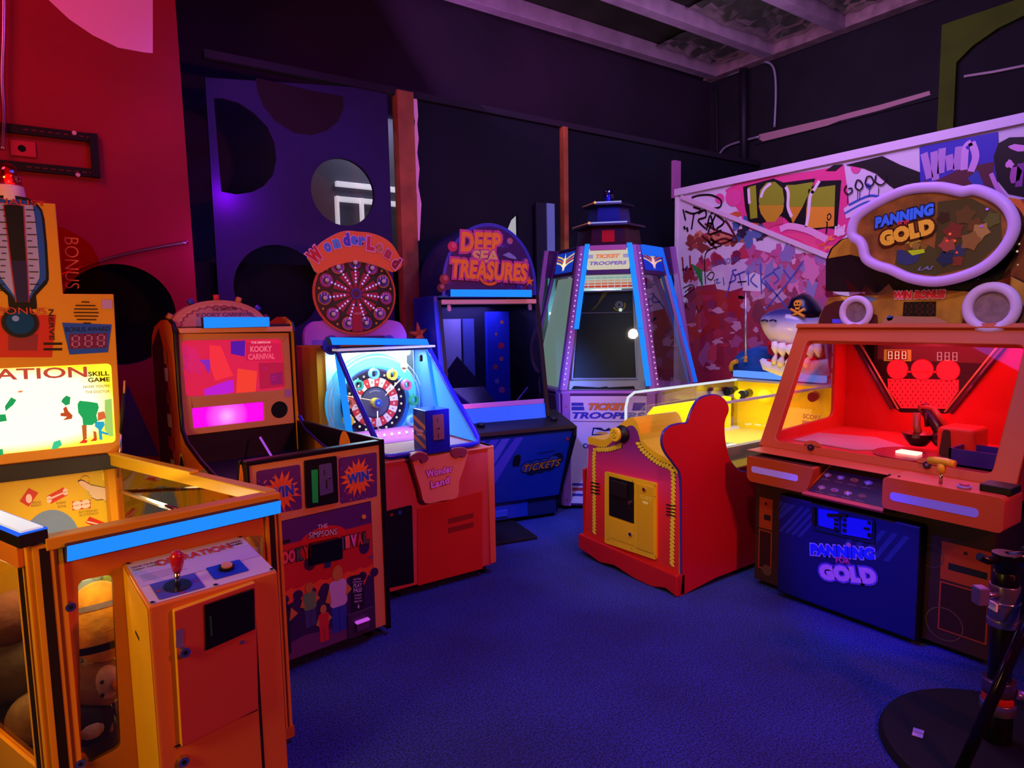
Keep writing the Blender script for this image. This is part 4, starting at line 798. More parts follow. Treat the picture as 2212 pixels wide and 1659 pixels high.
mb.build('lit_screen', bt)
a, c = sb([(565, 990)], b=0)[0]; off = bt['_w']
pc = SB.p(a, 0, c)
pm = bpy.data.materials.new('magenta_glow'); pm.use_nodes = True; N = pm.node_tree.nodes; L = pm.node_tree.links; bb = N['Principled BSDF']
tc = N.new('ShaderNodeTexCoord'); vm = N.new('ShaderNodeVectorMath'); vm.operation = 'DISTANCE'; L.new(tc.outputs['Object'], vm.inputs[0]); vm.inputs[1].default_value = tuple(pc - V(off))
rp_ = N.new('ShaderNodeValToRGB'); rp_.color_ramp.elements[0].color = (1, .45, 1, 1); rp_.color_ramp.elements[1].position = .11; rp_.color_ramp.elements[1].color = (.95, .0, .85, 1); e_ = rp_.color_ramp.elements.new(.05); e_.color = (1, .12, .95, 1)
L.new(vm.outputs['Value'], rp_.inputs[0]); L.new(rp_.outputs[0], bb.inputs['Emission Color']); bb.inputs['Emission Strength'].default_value = 1.0; bb.inputs['Base Color'].default_value = (.1, 0, .1, 1)
mb = MB(SB); mb.L(lit_, 2, pm); mb.build('lit_strip', bt)
mb = MB(SB); mb.L(sb([(975, 800), (1022, 800), (1024, 852), (978, 855)]), 26, A('a878b0')); mb.build('paper_sticker', bt)
mb = MB(SB).prism(sb([(205, 362), (1018, 348), (1018, 385), (215, 398)]), -.045, .3, mt('e09868', .45)); mb.build('top_ledge', bt, .003)
# arched topper with bulbs and a blue light bar
cxa, cza = sb([(530, 350)])[0]; ra = (sb([(880, 350)])[0][0] - sb([(195, 350)])[0][0]) / 2; rz_ = sb([(530, 160)])[0][1] - cza
mb = MB(SB).prism(circ(cxa, cza, ra, 30, rz_, 0, 180), .0, .05, mt('c07068', .45)); mb.L(circ(cxa, cza + .004, ra * .88, 30, rz_ * .84, 0, 180), 1, A('c88078'))
ss = [(cxa + ra * .86 * math.cos(R(q)) * (1 - .05 * (i % 2)), cza + .004 + rz_ * .8 * math.sin(R(q)) * (1 - .08 * (i % 2))) for i, q in enumerate(range(0, 181, 6))]
mb.L(ss, 2, A('8c3858')); mb.L([(cxa + (a - cxa) * .94, cza + (c - cza) * .92) for a, c in ss], 3, A('b87078'))
mb.tpx('THE SIMPSONS', (320 + 455 / 3.3185, 600 + 228 / 3.3185), (320 + 635 / 3.3185, 600 + 220 / 3.3185), 7, 5, A('4c1438')); mb.tpx('KOOKY CARNIVAL', (320 + 345 / 3.3185, 600 + 268 / 3.3185), (320 + 750 / 3.3185, 600 + 260 / 3.3185), 9, 5, A('6c3868'), bold=.05)
tp = mb.build('topper', bt, .003)
for q, c in ((158, 'b06840'), (122, '28349c'), (92, 'c83028'), (66, 'c87838'), (38, '3038b0'), (18, '701828')):
    a, z = cxa + ra * math.cos(R(q)), cza + rz_ * math.sin(R(q)); dx, dz = math.cos(R(q)), math.sin(R(q)) * .9
    MB(SB).rod((a, .025, z - .004), (a + dx * .028, .025, z + dz * .032), .015, mt(c, .3), 14).build('bulb_cap', tp)
MB(SB).prism(sb([(385, 282), (860, 282), (862, 350), (390, 362)], b=-.05), -.07, -.03, LED, mt('0c1838', .4)).build('light_bar', bt, .003, 'glowing blue light bar')
# well of the playfield
mb = MB(S_).add([(0, .03, .7), (SW, .03, .7), (SW, YB, .78), (0, YB, .78)], [(0, 1, 2, 3)], mt('140a20', .4)).box(0, SW, YB - .01, YB, .6, .93, mt('100818', .4)); mb.build('playfield', bt)
q = [hit(*p, S_.p(.35, 0, 0), S_.x) for p in ((562, 945), (588, 988))]; MB().tube(q, .006, mt('b050e0', .4, 0, .8)).build('glow_rod', bt)
MB(S_).prism(circ(0, 0, .05, 20, .1), .0, .01, mt('f09838', .4)).at(S_) 
mb = MB(Fr(S_.p(SW - .002, .33, .72), -S_.y)); mb.poly(circ(0, .1, .07, 24, .13, 0, 180), 0, mt('f09030', .4)); mb.build('printed_arch', bt)
for x in (.06, SW - .06): MB(S_).rod((x, .06, 0), (x, .06, .05), .018, BLK).build('foot', bt); MB(S_).rod((x, 1.2, 0), (x, 1.2, .05), .018, BLK).build('foot', bt)
# ================================================================== wheel game
W_ = Fr((1.36, 3.143, 0), (1, 0, 0)); wg = thing('wheel_game', 'Wonder Land wheel game with a red base, blue tube frame and round ferris wheel sign', 'arcade machine', (1.7, 3.6, 0))
RED = mt('d8402c', .45, 0, 0, .06, 3); PK = mt('d84c48', .5, 0, 0, .06, 3); BLU = mt('1c20b8', .25, 0, 0, 0, 8, .4); TN = mt('e09060', .5)
WX0, WX1 = -.03, W_.px(1064, 1100)[0]
def wp(pts, b=0, s=1, x0=0, y0=0): return W_.P([(x0 + x / s, y0 + y / s) for x, y in pts], b)
mb = MB(W_).box(WX0, WX1, .0, .85, .05, .75, PK); mb.box(WX1 - .03, WX1 + .012, -.012, .85, .06, .765, mt('e06c48', .4))
base = mb.build('base_cabinet', wg, .006)
MB(W_).box(WX0, WX1 + .01, -.015, .5, .75, .765, mt('e88860', .4)).build('counter_top', wg, .006)
mb = MB(W_).prism(wp([(901, 1100), (1041, 1060), (1042, 1228), (902, 1265)]), -.004, 0, mt('d02c14', .45, 0, 0, .06, 3)); pn = mb.build('access_panel', wg, .001)
for y in (0, 20):
    mb = MB(W_); q = wp([(967, 1120 + y), (1022, 1107 + y), (1022, 1118 + y), (967, 1132 + y)]); mb.poly(q, -.0048, mt('8c1c10', .6)); mb.build('vent_slot', pn)
screws(W_, wp([(1038, 1082), (1038, 1224), (905, 1112), (1035, 1238), (950, 1265), (856, 1292)]), .004).build('screws', wg)
mb = MB(W_).prism(rquad(wp([(832, 1104), (889, 1090), (893, 1258), (836, 1270)]), .012), -.008, 0, mt('0c080e', .35)); bp_ = mb.build('service_panel', wg, .002)
x, z = W_.px(863, 1107, -.008); MB(W_).drum(x, z, .012, -.014, -.008, mt('3c58a0', .3, .5), 20).build('key_lock', bp_)
x, z = W_.px(846, 1112, -.008); MB(W_).box(x - .007, x + .007, -.01, -.008, z - .007, z + .007, mt('b02818', .4)).build('red_switch', bp_)
for x in (.08, WX1 - .05):
    for b in (.05, .75): MB(W_).rod((x, b, 0), (x, b, .055), .02, BLK).build('foot', wg)
# playfield cabinet behind
CY0, CY1 = .80, 1.3
mb = MB(W_).box(-.05, .68, CY0 + .02, CY1, .7, 1.34, mt('e09818', .45)); mb.add([(-.051, CY0 + .03, .7), (-.051, CY0 + .14, .7), (-.051, CY0 + .14, 1.34), (-.051, CY0 + .03, 1.34)], [(0, 1, 2, 3)], mt('e8b010', .4)); mb.add([(-.051, CY0 + .3, .7), (-.051, CY1, .7), (-.051, CY1, 1.34), (-.051, CY0 + .3, 1.34)], [(0, 1, 2, 3)], mt('c84040', .4)); mb.build('upper_cabinet', wg, .004)
PB = CY0 - .0; Wb = Fr(W_.p(0, PB, 0), (1, 0, 0))
off = wg['_w']; zA, zB = .76, 1.31
def vgrad(name, stops, z0, z1, e, base=.3, root=None, ax=2):
    m = bpy.data.materials.new(name); m.use_nodes = True; N = m.node_tree.nodes; L = m.node_tree.links; bb = N['Principled BSDF']
    tc = N.new('ShaderNodeTexCoord'); sx = N.new('ShaderNodeSeparateXYZ'); L.new(tc.outputs['Object'], sx.inputs[0])
    mp = N.new('ShaderNodeMapRange'); mp.inputs[1].default_value = z0; mp.inputs[2].default_value = z1; L.new(sx.outputs[ax], mp.inputs[0])
    r = N.new('ShaderNodeValToRGB'); cr = r.color_ramp; cr.elements[0].color = H(stops[0][1]); cr.elements[0].position = stops[0][0]; cr.elements[1].color = H(stops[-1][1]); cr.elements[1].position = stops[-1][0]
    for p, c in stops[1:-1]: cr.elements.new(p).color = H(c)
    L.new(mp.outputs[0], r.inputs[0]); L.new(r.outputs[0], bb.inputs['Base Color']); L.new(r.outputs[0], bb.inputs['Emission Color']); bb.inputs['Emission Strength'].default_value = e; bb.inputs['Roughness'].default_value = .5
    return m
sky = vgrad('sky_artwork', [(0, '8c8898'), (.2, '80a8c0'), (.55, '68b0d0'), (.85, 'c8e8e8'), (1, 'ffffff')], zA, zB, .5)
mb = MB(Wb); mb.poly([(.0, zA), (.6, zA), (.6, zB + .01), (.0, zB + .01)], 0, sky)
def E(c, e=.3): return mt(c, .5, 0, e)
def wb(x, y): return Wb.px(x, y)
cx, cz = wb(806, 868); pxm = (wb(906, 868)[0] - cx) / 100
mb.disc(cx, cz, 96 * pxm, 1, E('50b0dc'), 48); mb.disc(cx + .02, cz - .01, 72 * pxm, 2, E('3070a8'), 40)
for x, y, r in ((905, 800, 9), (912, 812, 7), (900, 850, 10), (890, 856, 7), (716, 830, 9), (700, 890, 12), (705, 960, 14), (720, 970, 12), (880, 760, 7), (915, 870, 8)): a, c = wb(x, y); mb.disc(a, c, r * pxm, 1.5, E('e0e0d0'), 14) if .05 < a < .56 else None
a, c = wb(873, 790); mb.disc(a, c, 8 * pxm, 2, E('d8a8a0'), 14); mb.L([(a - .02, c - .01), (a + .02, c - .01), (a + .006, c - .045), (a - .006, c - .045)], 2, E('d8b0a0'))
mb.L([wb(770, 912), wb(842, 905), wb(842, 950), wb(770, 958)], 3, E('b87840')); [mb.L([wb(770, 915 + i * 8), wb(842, 908 + i * 8), wb(842, 910 + i * 8), wb(770, 917 + i * 8)], 4, E('70401c')) for i in range(6)]
mb.L([wb(772, 935), wb(772, 960), wb(800, 958), wb(795, 938), wb(784, 930)], 4, E('5c3820')); mb.text('MERRY GO ROUND', wb(826, 932)[0], wb(826, 932)[1], .012, 6, E('502c10'), w=.06)
mb.L([wb(870, 945), wb(880, 915), wb(890, 945)], 4, E('4870b8')); mb.L([wb(878, 945), wb(880, 915), wb(883, 945)], 5, E('c8c8d8'))
mb.build('playfield_art', wg)
# wheel disc
R1 = 62 * pxm
mb = MB(Wb).drum(cx, cz, R1 * 1.06, -.03, -.002, mt('282850', .4), 48); YD = -.031
fw = Fr(Wb.p(0, YD, 0), (1, 0, 0)); mb.at(fw)
mb.disc(cx, cz, R1, 1, E('20182c', .02), 48)
N_ = 24
for i in range(N_):
    a0, a1 = 360 * i / N_, 360 * (i + 1) / N_; mb.ring(cx, cz, R1 * .5, R1 * .78, 2, E('b83838' if i % 2 else 'd8c8c8', .25), 2, a0, a1)
    q = R((a0 + a1) / 2); mb.text(['2', '5', '3', '4', '5', '25', '2', '4', '3', '6', '5', '10'][i % 12], cx + R1 * .64 * math.cos(q), cz + R1 * .64 * math.sin(q), .014, 4, E('382028' if i % 2 == 0 else 'f0d8c0', .2), rot=q - math.pi / 2)
mb.disc(cx, cz, R1 * .5, 3, E('50506c', .15), 40); mb.ring(cx, cz, R1 * .46, R1 * .5, 4, E('282838', .1), 40); mb.text('JACKPOT', cx, cz + R1 * .36, .012, 5, E('a0a0b8', .2), w=.075, arc=R1 * .36)
wh = mb.build('number_wheel', wg)
for i in range(N_):
    q = R(360 * (i + .5) / N_); MB(fw).sph((cx + R1 * .89 * math.cos(q), -.003, cz + R1 * .89 * math.sin(q)), (.008, .006, .008), mt('fff4e0', .3, 0, .8), 10, 6).build('lamp_bulb', wh)
mb = MB(fw).drum(cx - .004, cz, .03, -.05, 0, mt('c8b048', .4), 28).drum(cx, cz, .026, -.056, -.05, mt('3c68b8', .35), 28).drum(cx, cz, .008, -.058, -.056, mt('80a8e8', .3), 12)
for i in range(5): q = 1.256 * i; mb.drum(cx + .017 * math.cos(q), cz + .017 * math.sin(q), .003, -.058, -.056, BLK, 8)
mb.build('hub', wh)
# pointer arms, outer track, gondolas
SIL2 = mt('c8bc98', .4)
for p0, p1 in (((820, 852), (855, 815)), ((790, 862), (720, 850)), ((803, 885), (806, 950))):
    a, b = wb(*p0), wb(*p1); MB(Wb).tube([(a[0], -.09, a[1]), (b[0], -.09, b[1])], .004, mt('e0d090', .4)).build('spoke_arm', wg)
for k, rr_ in enumerate((90, 97)):
    MB(Wb).tube([(cx + rr_ * pxm * math.cos(R(q)), -.07, cz + rr_ * pxm * math.sin(R(q)) * .99) for q in range(0, 360, 8)], .0022, SIL2, 6, True).build('wheel_track', wg)
for (x, y), c in (((797, 806), '68a8d8'), ((836, 808), 'e0cc48'), ((866, 830), 'c06880'), ((882, 862), '38a068'), ((878, 905), '78b8d0'), ((858, 938), 'dcc040'), ((763, 830), '48a898'), ((742, 868), 'c86858'), ((742, 905), 'e0c848'), ((752, 950), '7898d8')):
    a, c2 = wb(x, y); m = mt(c, .35, 0, .22); mb = MB(Wb)
    o_ = circ(a, c2, .031, 26, .034); i_ = rrect(a - .02, a + .016, c2 - .018, c2 + .02, .01)
    mb.prism(o_, -.1, -.06, m, holes=[i_]); mb.tube([(a, -.08, c2 + .032), (a, -.08, c2 + .044)], .005, m, 8); mb.build('gondola', wg, .003)
# canopy: glass, light bars, tubes
YT, YB2, ZB2, ZT2 = .57, .42, .79, 1.32
def P3(x, b, z): return (x, b, z)
tl = [(.0, .84, 1.335), (.0, .62, 1.335), (.0, .585, 1.325), (.0, .555, 1.29), (.0, .3, 1.06), (.0, .06, .86), (.0, .015, .815), (.012, .0, .79), (.05, -.005, .785), (.3, -.005, .785), (.55, -.005, .785), (.588, .0, .79), (.6, .015, .815), (.6, .06, .86), (.6, .3, 1.06), (.6, .555, 1.29), (.6, .585, 1.325), (.6, .62, 1.335), (.6, .84, 1.335)]
MB(W_).tube(tl, .016, BLU, 14).build('tube_frame', wg)
for x in (-.012, .612 - .024):
    mb = MB(W_).hexa([(x, .43, .775), (x + .035, .43, .775), (x + .035, .455, .775), (x, .455, .775)], [(x, .58, 1.31), (x + .035, .58, 1.31), (x + .035, .605, 1.31), (x, .605, 1.31)], LED); mb.build('light_bar', wg, .002, 'glowing blue light bar beside the glass')
CYB = mt('48a0e8', .4, 0, .25)
MB(W_).add([(.6, .02, .79), (.6, .46, .79), (.6, .6, 1.32), (.6, .56, 1.3)], [(0, 1, 2, 3)], CYB).build('side_wing', wg)
MB(W_).add([(-.002, .46, .77), (-.002, .8, .77), (-.002, .8, 1.32), (-.002, .61, 1.32)], [(0, 1, 2, 3)], glass('c8e4ff', .1)).build('side_glass', wg)
mb = MB(W_).add([(.607, .44, .77), (.607, .82, .77), (.607, .82, 1.33), (.607, .6, 1.33)], [(0, 1, 2, 3)], mt('3c70c0', .4)); mb.build('side_wall', wg)
MB(W_).add([(.02, .45, .775), (.588, .45, .775), (.588, .6, 1.31), (.02, .6, 1.31)], [(0, 1, 2, 3)], glass('f4fcff', .04)).build('front_glass', wg)
MB(W_).box(-.01, .61, .0, .82, .766, .774, mt('c0a088', .5)).build('deck', wg)
dk = MB(W_).add([(.1, .4, .776), (.58, .4, .776), (.58, .78, .80), (.1, .78, .80)], [(0, 1, 2, 3)], mt('b868b8', .5, 0, .1)); dk.build('deck_sheet', wg)
for i in range(9): MB(W_).sph((.16 + i * .05, .55, .8), .009, mt('ffffff', .3, 0, 1), 10, 6).build('deck_bulb', wg)
mb = MB(W_).box(.545, .6, .8, .83, .77, 1.31, mt('3468b8', .4)).box(.0, .6, .58, .82, 1.31, 1.335, mt('283a80', .4)); mb.build('canopy_roof', wg, .003)
x, z = W_.px(904, 772, .6); MB(W_).prism(rrect(x - .009, x + .009, z - .025, z + .018, .008), .56, .575, BLK).build('glass_clip', wg)
a, b_, c_, d_ = wp([(708, 728), (918, 732), (923, 745), (714, 745)], .55)
MB(W_).prism([a, b_, c_, d_], .52, .6, LED, mt('2c60c0', .4)).build('marquee_light_bar', wg, .003, 'glowing blue light bar under the round sign')
MB(W_).box(-.02, .62, .53, .62, a[1] - .085, a[1] - .072, mt('d8e0f0', .3, 0, .3)).build('marquee_lip', wg, .002)
# round sign
YS = .72; Ws = Fr(W_.p(0, YS, 0), (1, 0, 0))
def ws(pts, s=3.1304, x0=620, y0=470): return Ws.P([(x0 + x / s, y0 + y / s) for x, y in pts])
cl = spline(ws([(118, 862), (118, 790), (135, 740), (180, 705), (230, 700), (300, 690), (460, 700), (640, 690), (710, 695), (765, 712), (795, 755), (810, 800), (805, 862)]), 3)
mb = MB(Ws).prism(cl, .0, .04, mt('b060c8', .5)); x, z = ws([(300, 862)])[0]; mb.disc(x, z, .055, 1, A('4838b0'), 30); mb.disc(x, z, .055, 2, A('4838b0'), 30, .06); x2, _q = ws([(690, 862)])[0]; mb.disc(x2, z, .045, 1, A('4040b0'), 30, .05)
mb.build('cloud_board', wg, .003)
bl, br_ = ws([(280, 815), (640, 820)]); MB(Ws).box(bl[0], br_[0], -.05, .0, bl[1] - .02, bl[1] + .005, mt('241060', .4)).build('sign_ledge', wg)
sx_, sz_ = ws([(460, 515)])[0]; rx_ = (ws([(738, 515)])[0][0] - ws([(180, 515)])[0][0]) / 2; rzz = (ws([(460, 240)])[0][1] - ws([(460, 795)])[0][1]) / 2
mb = MB(Ws)
band_ = spline(ws([(130, 265), (160, 240), (230, 165), (330, 105), (400, 92), (480, 100), (520, 100), (600, 120), (680, 165), (735, 240), (765, 300), (752, 345), (710, 385), (700, 420)]), 3) + [(sx_ + rx_ * .96 * math.cos(R(q)), sz_ + rzz * .98 * math.sin(R(q))) for q in range(20, 161, 10)] + ws([(205, 380), (190, 330), (150, 300)])
mb.prism(spline(ws([(130, 265), (170, 225), (230, 165), (330, 108), (400, 92), (480, 100), (540, 105), (620, 130), (690, 175), (740, 250), (765, 310), (750, 345), (700, 370), (600, 330), (460, 300), (300, 330), (200, 380), (150, 305)]), 3, True), -.03, -.012, mt('e87038', .45), mt('f0d0c0', .4))
mb.prism(circ(sx_, sz_, rx_, 48, rzz), -.012, .0, mt('c85030', .45))
o = mb.build('sign_board', wg, .002)
mb = MB(Fr(Ws.p(0, -.013, 0), (1, 0, 0)))
def el(f, k, c, n=44): mb.disc(sx_, sz_, rx_ * f, k, A(c), n, rzz * f)
el(.95, 1, '1c2420'); el(.55, 2, 'a02040')
for i in range(11): q = R(90 + 360 / 11 * (i + .5)); mb.L([(sx_, sz_), (sx_ + rx_ * .62 * math.cos(q - .08), sz_ + rzz * .62 * math.sin(q - .08)), (sx_ + rx_ * .62 * math.cos(q + .08), sz_ + rzz * .62 * math.sin(q + .08))], 3, A('1c3828'))
for i in range(11):
    q = R(90 + 360 / 11 * i)
    a, c = sx_ + rx_ * .75 * math.cos(q), sz_ + rzz * .75 * math.sin(q)
    mb.disc(a, c, .041, 4, A('c87830' if i % 2 else 'a83048'), 24); mb.disc(a, c, .035, 5, A('9048b0' if i % 3 else '3c40a0'), 22); mb.disc(a, c, .02, 6, A('382848'), 18)
    q2 = q + R(360 / 22); mb.disc(sx_ + rx_ * .87 * math.cos(q2), sz_ + rzz * .87 * math.sin(q2), .007, 5, A('d89040'), 10)
    for k in range(3): mb.L([(a - .003 + (k - 1) * .016, c), (a + .003 + (k - 1) * .016, c), (a + .003 + (k - 1) * .018, c + .03), (a - .003 + (k - 1) * .018, c + .03)], 5.5, A('c0a0d8'))
mb.L([(sx_ - .035, sz_ - rzz * .93), (sx_ + .035, sz_ - rzz * .93), (sx_ + .028, sz_ - .08), (sx_ - .028, sz_ - .08)], 7, A('a01c38')); mb.tpx('LIGHTS', (620 + 450 / 3.1304, 470 + 648 / 3.1304), (620 + 512 / 3.1304, 470 + 648 / 3.1304), 4, 9, A('e0a8c0'))
mb.disc(sx_, sz_, .035, 8, A('283080'), 28); mb.ring(sx_, sz_, .027, .031, 9, A('6048a0'), 28); mb.disc(sx_, sz_, .017, 9, A('5c1830'), 22)
mb.build('sign_artwork', wg)
for i in range(11):
    q = R(90 + 360 / 11 * i); a, c = sx_ + rx_ * .75 * math.cos(q), sz_ + rzz * .75 * math.sin(q)
    MB(Ws).sph((a, -.028, c), .0135, mt('c0a0b8', .25, 0, .1), 14, 8).build('sign_bulb', o)
    if i == 5 or i == 6: pass
    mb = MB(Ws)
    for k in range(1, 6): r2 = .2 + .085 * k; mb.sph((sx_ + rx_ * r2 * math.cos(q), -.022, sz_ + rzz * r2 * math.sin(q)), .0068, mt('b8a8f0', .3, 0, .55), 8, 5)
    mb.build('bulb_row', o)
# letters on the arch
lt = list('Wonder') + list('Land'); xs = [178, 262, 322, 388, 440, 492, 552, 612, 668, 722]; ys = [258, 205, 180, 152, 158, 165, 180, 208, 250, 308]; rt = [.75, .4, .25, .12, .02, -.1, -.1, -.35, -.5, -.65]
cs = ['c02030', '3878d8', '3898e0', '3848c8', '4880e0', '3c78d8', 'c83048', 'c87850', 'b03848', '8c2030']
mb = MB(Fr(Ws.p(0, -.031, 0), (1, 0, 0)))
for i, ch in enumerate(lt):
    a, c = ws([(xs[i], ys[i])])[0]; big = .085 if ch in 'WL' else (.078 if ch == 'd' else .055)
    mb.text(ch, a, c, big, 2 + i * .4, A(cs[i]), w=big * (.95 if ch == 'W' else (.6 if ch == 'L' else (.55 if ch == 'd' else .8))), bold=.07, rot=rt[i], out=(A('e0a0c8'), .16))
mb.build('sign_lettering', wg)
# basket emblem and token box
em = spline(wp([(885, 985), (890, 978), (905, 975), (918, 978), (925, 985), (975, 975), (978, 968), (1000, 966), (1006, 975), (1005, 985), (998, 1010), (988, 1040), (984, 1072), (950, 1080), (915, 1085), (905, 1055), (893, 1015)], -.03), 3, True)
mb = MB(W_).prism(em, -.05, -.0155, mt('f0906c', .5), mt('c86818', .4)); emb = mb.build('basket_emblem', wg, .004)
fe = Fr(W_.p(0, -.05, 0), (1, 0, 0)); mb = MB(fe)
mb.text('Wonder', *fe.px(949, 1018), .04, 3, A('f098f8'), w=.165, bold=.05, rot=.06, spc=1.1, out=(A('8c1028'), .14)); mb.text('Land', *fe.px(950, 1042), .04, 5, A('f098f8'), w=.115, bold=.05, rot=.1, spc=1.1, out=(A('8c1028'), .14)); mb.build('emblem_lettering', emb)
for pts in ([(884, 988), (892, 980), (905, 977), (918, 980), (924, 990), (918, 997), (910, 1000), (905, 992), (893, 996)], [(972, 975), (978, 968), (1000, 967), (1007, 975), (1000, 988), (990, 985), (984, 990), (975, 984)]):
    MB(W_).prism(spline(wp(pts, -.05), 3, True), -.062, -.045, mt('8c3850', .4)).build('emblem_drip', emb, .003)
tbx = wp([(919, 891), (969, 884), (971, 982), (921, 988)], -.03)
x0, x1 = tbx[0][0], tbx[1][0] + .005; z0, z1 = tbx[2][1] - .0, tbx[1][1] + .004
mb = MB(W_).box(x0, x1, -.03, .12, .772, z1, BLU); tb = mb.build('token_box', wg, .004)
ft = Fr(W_.p(x0, .12, 0), -W_.y); mb = MB(ft); mb.poly([(.005, .79), (.15, .79), (.15, z1 - .01), (.06, z1 - .015), (.02, z1 - .05), (.005, z1 - .1)], -.002, A('383090'))
for k in range(6): z = .74 + k * .055; mb.L([(max(.006, .0), z + .05), (.149, z), (.149, z + .025), (.006, z + .075)][::1], 4 if k < 5 else 4, A('d07838')) if .79 <= z and z + .08 < z1 else None
mb.text('Wonder', .08, .9, .02, 7, A('e0a0d0'), w=.11, bold=.05); mb.text('Land', .08, .877, .018, 7, A('e0a0d0'), w=.07, bold=.05); mb.build('side_artwork', tb)
q = wp([(934, 897), (957, 894), (959, 948), (936, 951)], -.03); MB(W_).prism(rquad(q, .004), -.036, -.03, mt('b08098', .3, .6)).build('coin_plate', tb, .001)
x, z = W_.px(946, 925, -.036); MB(W_).drum(x, z, .006, -.044, -.036, CHROME, 14).build('coin_button', tb); x, z = W_.px(947, 941, -.036); MB(W_).box(x - .002, x + .002, -.0365, -.036, z - .012, z + .012, BLK).build('coin_slot', tb); x, z = W_.px(945, 908, -.036); MB(W_).box(x - .001, x + .002, -.0365, -.036, z - .01, z + .012, BLK).build('coin_slot', tb)
# red starfish figure on the roof corner
q = hit(905, 722, W_.p(0, 1.0, 0), W_.y); sf = thing('starfish_figure', 'small orange starfish figure standing behind the wheel game roof', 'figure', tuple(q - V((0, 0, .05))))
for i in range(5):
    an = R(90 + 72 * i + 8); MB(Fr(q)).tube([(0, 0, 0), (.04 * math.cos(an), 0, .045 * math.sin(an)), (.075 * math.cos(an), 0, .085 * math.sin(an))], [.022, .015, .004], mt('c84818', .5, 0, 0, .3, 60), 10).build('arm', sf)
MB(Fr(q)).rod((0, .0, -.05), (0, 0, 0), .02, mt('c84818', .5)).build('stem', sf)
# ================================================================== coin game with the blue arch
dd = V((.979, -.203, 0)).normalized()
D = Fr(V((2.72, 3.70, 0)) - .62 * dd, dd); ds = thing('arched_coin_game', 'blue Deep Sea Treasures cabinet with an arched sign and a big dark window', 'arcade machine', tuple(D.p(.46, .4, 0)))
def dp(pts, b, s=2.1548, x0=860, y0=450): return D.P([(x0 + x / s, y0 + y / s) for x, y in pts], b)
DB = mt('1838a8', .4, 0, 0, .12, 3); DBD = mt('101c58', .5, 0, 0, .2, 3); DBL = mt('2858d8', .4, 0, 0, .1, 3)
# console
lipr = dp([(808, 1020)], -.15)[0]; lx1 = lipr[0] + .01; lz = lipr[1] + .01; lx0 = -.02
bz = dp([(740, 1335)], .08)[0][1]
mb = MB(D).prism([(-.15, lz - .02), (-.15, lz), (.12, lz + .06), (.12, bz), (.08, bz)], lx0, lx1, DBL, DB, ax='x'); mb.build('ticket_console', ds, .004)
mb = MB(D).prism([(-.165, lz + .0), (-.16, lz - .07), (.1, bz - .03), (.16, .02), (.3, .02), (.3, lz + .05), (.0, lz + .03)], lx1, lx1 + .025, BLK, ax='x'); mb.build('side_cheek', ds, .004)
mb = MB(D).prism([(-.17, lz - .015), (-.165, lz + .012), (.14, lz + .085), (.14, lz + .06), (-.15, lz - .03)], lx0, lx1 + .01, mt('6c6c80', .15, .6, 0, .5, 6), BLK, ax='x'); mb.build('coin_ledge', ds, .003)
for x, y in ((398, 1048), (740, 1003)):
    a, c = dp([(x, y)], -.1)[0]; MB(D).rod((a, -.05, lz + .035), (a, -.05, lz + .06), .028, BLK, 20).build('button_cup', ds)
Dc = Fr(D.p(0, -.15, lz - .02), D.x, V(D.p(0, -.15, lz - .02)) - V(D.p(0, .08, bz)))
def dcp(pts): return Dc.P([(860 + x / 2.1548, 450 + y / 2.1548) for x, y in pts])
mb = MB(Dc)
for i, x in enumerate((.18, .28, .36, .46)): mb.L([(x, -.03), (x + .06, -.03), (x - .14, -.5), (x - .26, -.5)], 1, A('4848d0' if i % 2 else '5858d8'))
for x, y in ((600, 1205), (640, 1195), (680, 1188), (720, 1175), (738, 1165), (625, 1215), (665, 1205), (705, 1195)): a, c = dcp([(x, y)])[0]; mb.disc(a, c, .052, 3, A('101840'), 24); 
for x, y in ((600, 1205), (640, 1195), (680, 1188), (720, 1175)): a, c = dcp([(x, y)])[0]; mb.disc(a, c, .044, 4, A('34489c'), 24)
a0, a1 = (860 + 585 / 2.1548, 450 + 1210 / 2.1548), (860 + 755 / 2.1548, 450 + 1180 / 2.1548)
mb.tpx('TICKETS', a0, a1, 15, 6, A('e08030'), bold=.03, shear=.3, out=(A('181028'), .14), spc=1.15)
mb.tpx('TICKETS', (860 + 645 / 2.1548, 450 + 1140 / 2.1548), (860 + 730 / 2.1548, 450 + 1125 / 2.1548), 3, 6, A('101030'))
mb.build('console_artwork', ds)
a, c = dcp([(550, 1172)])[0]; MB(Dc).prism(rquad([(a - .025, c - .04), (a + .025, c - .04), (a + .025, c + .04), (a, c + .05), (a - .025, c + .03)], .006), -.008, 0, BLK).build('ticket_mouth', ds, .002)
a, c = dcp([(788, 1073)])[0]; MB(Dc).drum(a, c, .012, -.006, 0, mt('8c3030', .4), 14).build('screw', ds)
bl = dp([(455, 1500), (660, 1460)], .12)
mb = MB(D).box(.0, lx1, .12, .70, .03, bz + .05, DBD); mb.box(.05, .66, .11, .12, .04, bz, mt('1834a0', .4)); mb.build('plinth', ds, .005)
a, c = dp([(490, 1418)], .11)[0]; MB(D).box(a - .07, a + .03, .095, .11, c - .025, c + .025, mt('2848b8', .35)).build('kick_handle', ds, .004)
